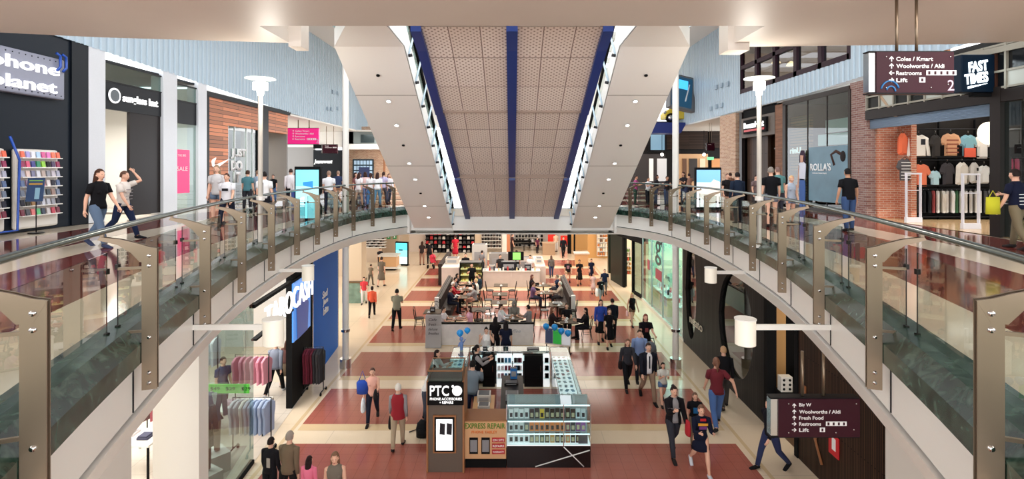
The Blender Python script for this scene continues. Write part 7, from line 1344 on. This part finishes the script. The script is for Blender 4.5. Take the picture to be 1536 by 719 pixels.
# cafe guests
def sit(x, y, f, lab, **k): return person((x, y, 0), f, 1.68, lab, pose='sit', **k)
sit(-3.05, 25.4, 90, 'seated guest in navy jacket at the near end of the left banquette', top=(34, 36, 56), sleeve='long', bot=(44, 46, 60), hc=(60, 34, 30)); sit(-3.05, 26.5, 90, 'seated white-haired guest in red top on the left banquette', top=(170, 26, 40), sleeve='long', bot=(50, 40, 46), hc=(232, 226, 220)); sit(-3.05, 27.6, 90, 'seated dark-haired guest in grey on the left banquette', top=(90, 84, 90), bot=(50, 50, 56), hc=(30, 24, 24)); sit(-3.05, 28.6, 90, 'seated guest in black at the far end of the left banquette', top=(34, 30, 34), bot=(40, 40, 44), hair='long', hc=(30, 22, 22))
sit(-1.85, 26.0, -90, 'seated woman in grey top with bare legs at the near left table', top=(160, 156, 158), sleeve='long', bottom='skirt', bot=(206, 150, 130), hair='long', hc=(40, 28, 28)); sit(-1.85, 27.3, -90, 'seated blonde woman in white at the middle left table', top=(236, 232, 226), sleeve='long', bot=(200, 190, 180), hc=(220, 180, 130)); sit(-1.75, 28.5, -95, 'seated man in dark teal at the far left table', sex='m', top=(36, 56, 72), sleeve='long', bot=(40, 40, 50), hc=(60, 46, 38))
person((-2.3, 29.7, 0), 5, 1.68, 'waiter in black standing before the pastry case', sex='m', top=(20, 20, 24), bot=(20, 20, 24), hc=(40, 28, 24), armL=HOLD)
sit(1.05, 26.5, 90, 'seated guest in purple at the near right table', top=(120, 90, 130), bot=(50, 56, 80), hc=(70, 40, 34)); sit(1.05, 28.3, 90, 'seated woman in black with auburn hair at the far right table', top=(28, 24, 28), sleeve='long', bot=(30, 30, 36), hair='bob', hc=(90, 40, 30)); sit(2.5, 26.6, -90, 'seated white-haired guest in beige on the right banquette', top=(176, 160, 144), sleeve='long', bot=(60, 56, 60), hc=(220, 212, 200)); sit(2.5, 28.3, -90, 'seated man in navy on the right banquette', sex='m', top=(34, 44, 70), bot=(50, 50, 60), hc=(110, 90, 76))
sit(-.5, 22.2, 80, 'seated guest in white shirt left of the table behind the low wall', sex='m', top=(230, 230, 236), sleeve='long', bot=(50, 60, 90), hc=(60, 40, 34)); sit(.1, 22.75, 0, 'seated guest in grey-green hood at the far side of the table behind the low wall', top=(120, 118, 110), sleeve='long', hair='hood', bot=(60, 60, 60)); sit(.72, 22.0, -120, 'seated dark-haired guest in grey right of the table behind the low wall', top=(130, 126, 130), bot=(60, 60, 66), hc=(24, 20, 20)); sit(-2.9, 21.75, 80, 'seated child in white near the left end of the low cafe wall', top=(220, 216, 220), bot=(80, 60, 90), hc=(60, 44, 40)); sit(-1.75, 21.9, -80, 'seated child in pink behind the low cafe wall', top=(226, 170, 190), bot=(90, 80, 100), hair='bob', hc=(60, 36, 30))
sit(3.1, 21.6, -90, 'seated long-haired woman in black right of the balloons', top=(24, 22, 26), sleeve='long', bot=(24, 24, 30), hair='long', hc=(30, 20, 20)); sit(1.65, 21.75, 90, 'seated brown-haired guest in dark clothes left of the balloon table', top=(44, 32, 34), sleeve='long', bot=(34, 30, 34), hair='long', hc=(110, 66, 44)); sit(2.35, 22.35, 0, 'seated guest in black behind the balloon table', top=(26, 24, 28), bot=(26, 26, 30), hair='bob', hc=(70, 44, 34))
person((-2.95, 33.0, 0), 10, 1.7, 'staff member in black behind the pastry case', sex='m', top=(22, 22, 26), bot=(24, 24, 26), hc=(40, 30, 26)); person((-.75, 32.5, 0), 20, 1.7, 'barista in dark apron behind the coffee machine', sex='m', top=(50, 48, 50), bot=(24, 24, 26), hc=(36, 26, 24)); person((1.15, 32.6, 0), 340, 1.65, 'staff woman in white top behind the till', top=(230, 228, 230), bot=(50, 50, 60), hair='tail', hc=(50, 34, 30)); person((.3, 34.4, 0), 180, 1.68, 'staff member in white at the back benches of the cafe', top=(226, 222, 222), bot=(40, 40, 44), hc=(60, 40, 34)); person((-2.0, 34.3, 0), 150, 1.66, 'staff member in grey near the steel fridge', top=(120, 118, 122), bot=(40, 40, 44), hc=(44, 32, 28))
pg(845, 354, 386, 5, 'man in dark suit walking near the red display panels', sex='m', top=(24, 26, 34), sleeve='long', bot=(24, 24, 30), hc=(40, 30, 26), pose='walk')
pg(834, 349, 378, 200, 'person in cream top and white trousers before the red display panels', top=(230, 200, 170), bot=(230, 226, 222), hc=(90, 60, 44)); pg(768, 350, 384, 100, 'person in dark clothes at the copper tiled column', top=(60, 36, 34), bot=(40, 30, 30), hc=(50, 30, 28)); pg(806, 356, 380, 30, 'person in plum top near the black display bench', top=(96, 30, 60), bot=(40, 36, 44), hc=(40, 28, 28))
# ---------------- upper storey left
a = pl(147, 249, 11.2, 80, 'woman in black tee and blue jeans walking past the phone shop', top=(20, 20, 24), bot=(84, 104, 130), hair='long', hc=(70, 44, 32), pose='walk', near=True, shoe=(40, 50, 80)); pl(184, 253, 12.4, 95, 'woman in cream striped tee and navy jeans raising a hand to her hair', top=(222, 212, 204), bot=(32, 42, 70), hair='short', hc=(90, 56, 36), pose='walk2', near=True, armR=(120, 35, 100), deco=[('stripe', -.12, z, .12, z+.012, (150, 140, 140), f) for z in (.1, .18, .26, .34) for f in (-1,)], shoe=(24, 24, 30))
pl(341, 257, 14.8, 5, 'young man in white tee with black print and dark jeans near the left balustrade', sex='m', top=(226, 226, 230), bot=(30, 34, 50), hc=(70, 44, 34), pose='walk', near=True, deco=[('print', -.09, .26, .09, .34, (30, 30, 34), -1)]); pl(326, 247, 15.6, 10, 'woman with long hair and denim shorts left of the young man in white tee', top=(200, 196, 196), bottom='shorts', bot=(96, 116, 140), hair='long', hc=(150, 120, 90), near=True)
pl(396, 257, 15.4, 185, 'broad man in white shirt with dark strap seen from behind the lamp post', sex='m', top=(230, 228, 228), bot=(28, 28, 34), hc=(30, 24, 24), near=True, deco=[('strap', -.02, .1, .03, .45, (60, 60, 60), 1)]); pl(371, 255, 20, 185, 'person in teal top at the sports shop window', top=(70, 120, 130), bot=(44, 44, 50), hc=(70, 50, 40)); pl(386, 255, 20.5, 170, 'person in pale denim reaching at the sports shop window', top=(150, 170, 190), bot=(60, 60, 70), hc=(120, 90, 70))
pl(410, 262, 26, 10, 'person in black tee and jeans further along the left walkway', top=(26, 26, 30), bot=(80, 120, 170), hc=(60, 40, 34)); pl(436, 253, 22, 190, 'person in white shirt left of the cyan display', sex='m', top=(236, 232, 236), sleeve='long', bot=(30, 28, 34), hc=(60, 44, 40)); pl(444, 257, 20, 180, 'person in loose white top beside the cyan display', top=(238, 234, 236), sleeve='long', bot=(60, 80, 150), hc=(120, 70, 60))
pl(493, 256, 19.5, 185, 'person in white shirt seen from behind right of the cyan display', sex='m', top=(238, 238, 242), bot=(30, 34, 50), hc=(150, 120, 100)); pl(507, 256, 24, 185, 'man in navy polo and tan shorts before the jeans shop', sex='m', top=(36, 50, 84), bottom='shorts', bot=(170, 130, 100), hc=(150, 120, 100))
grpL = [(532, 258, 23.5, 90, (120, 70, 70), (50, 44, 50), 'girl in dusty red top', 'long'), (538, 258, 22.6, 150, (240, 236, 238), (240, 232, 230), 'girl in white top and white shorts', 'long'), (548, 257, 24, 200, (236, 200, 196), (90, 110, 150), 'girl in pale pink top', 'bob'), (556, 259, 22.8, 185, (242, 240, 242), (80, 130, 190), 'girl in white tee and bright blue jeans', 'tail'), (566, 258, 22.6, 180, (240, 240, 244), (110, 160, 200), 'girl in white top and pale jeans', 'long'), (575, 257, 24.4, 170, (190, 180, 210), (70, 70, 90), 'girl in lilac top', 'tail'), (583, 260, 25, 30, (230, 226, 232), (60, 70, 90), 'girl in white cardigan', 'bob')]
for px, hy, d, f, tc, bc, nm, hr_ in grpL: pl(px, hy, d, f, nm+' in the cluster by the far left balustrade', top=tc, bot=bc, bottom='shorts' if 'shorts' in nm else 'trousers', hair=hr_, hc=(60, 40, 34), pose='stroll', sleeve='long' if 'cardigan' in nm else 'short')
# ---------------- upper storey right
a = pl(1273, 252, 14.0, 182, 'man in black tee and blue jeans standing before the denim mural', sex='m', top=(22, 22, 26), bot=(50, 76, 120), hc=(26, 22, 22), near=True, sk=OLIVE, armL=(0, 14, 12), armR=(0, 14, 12))
pl(1186, 263, 15.8, 5, 'fair-haired child in denim overalls on the right walkway', top=(170, 180, 196), sleeve='none', bottom='shorts', bot=(110, 130, 160), hc=(214, 170, 120), near=True, child=True)
pl(1157, 250, 15.0, 170, 'heavy man in black shirt and grey shorts seen from behind', sex='m', top=(18, 18, 22), bottom='shorts', bot=(110, 116, 130), hc=(130, 120, 110), near=True); pl(1168, 250, 17.2, 190, 'man in teal shirt half hidden behind the heavy man in black', sex='m', top=(90, 140, 140), bot=(60, 60, 70), hc=(120, 90, 80))
pl(1107, 258, 16.0, 186, 'person in dark blue jacket seen from behind near the snowy display', sex='m', top=(28, 38, 56), sleeve='long', bot=(26, 28, 36), hc=(30, 24, 24), near=True); pl(1090, 260, 19.5, 10, 'person in black tee right of the snowy display', top=(30, 28, 30), bottom='shorts', bot=(60, 50, 50), hc=(110, 70, 54)); pl(1133, 262, 20, 20, 'person in grey at the brown shopfront', top=(110, 90, 90), bot=(60, 54, 54), hc=(60, 40, 34)); pl(1096, 259, 24, 190, 'person in brown top before the brick pillar', top=(120, 80, 60), bot=(50, 46, 50), hc=(60, 40, 34))
a = pl(1526, 252, 10.9, 195, 'person in navy and white striped tee and olive trousers at the right frame edge', sex='m', top=(24, 28, 50), bot=(120, 108, 84), hc=(36, 28, 26), near=True, pose='stroll', armL=(45, 20, 40), deco=[('stripe', -.13, z, .13, z+.02, (226, 226, 226), f) for z in (.04, .11, .18, .25) for f in (-1, 1)])
t = thing('shopping_bag', 'yellow shopping bag held beside the striped person at the right edge', 'bag', (a.location.x-.42, a.location.y+.1, Z2+.72)); m = MB(); m.rings([(0, 0, 0, .15, .07), (0, 0, .36, .14, .06)], fmat((200, 196, 40)), 12); m.build('bag_body', t); m = MB(); m.tube([(-.08, 0, .36), (0, 0, .5), (.08, 0, .36)], .008, fmat((200, 196, 40)), n=5); m.build('handle', t)
grpR = [(953, 263, 24, 60, (150, 60, 110), (40, 60, 50), 'person in magenta top'), (972, 266, 24.2, 20, (226, 226, 230), (30, 30, 40), 'person in white top'), (984, 262, 23.6, 70, (28, 26, 30), (50, 60, 90), 'woman in black top'), (1000, 264, 23.4, 20, (36, 34, 38), (50, 70, 110), 'person in dark tee'), (1026, 258, 23.8, 300, (34, 30, 34), (40, 50, 80), 'tattooed-look person in black'), (1034, 260, 26.4, 185, (150, 110, 90), (40, 40, 50), 'person in tan top')]
for px, hy, d, f, tc, bc, nm in grpR: pl(px, hy, d, f, nm.replace('tattooed-look ', 'long-haired ')+' in the line behind the far right balustrade', top=tc, bot=bc, hair='long' if 'long' in nm or 'woman' in nm or 'tattoo' in nm else 'short', hc=(50, 34, 30), armL=HOLD, armR=HOLD, sk=OLIVE)
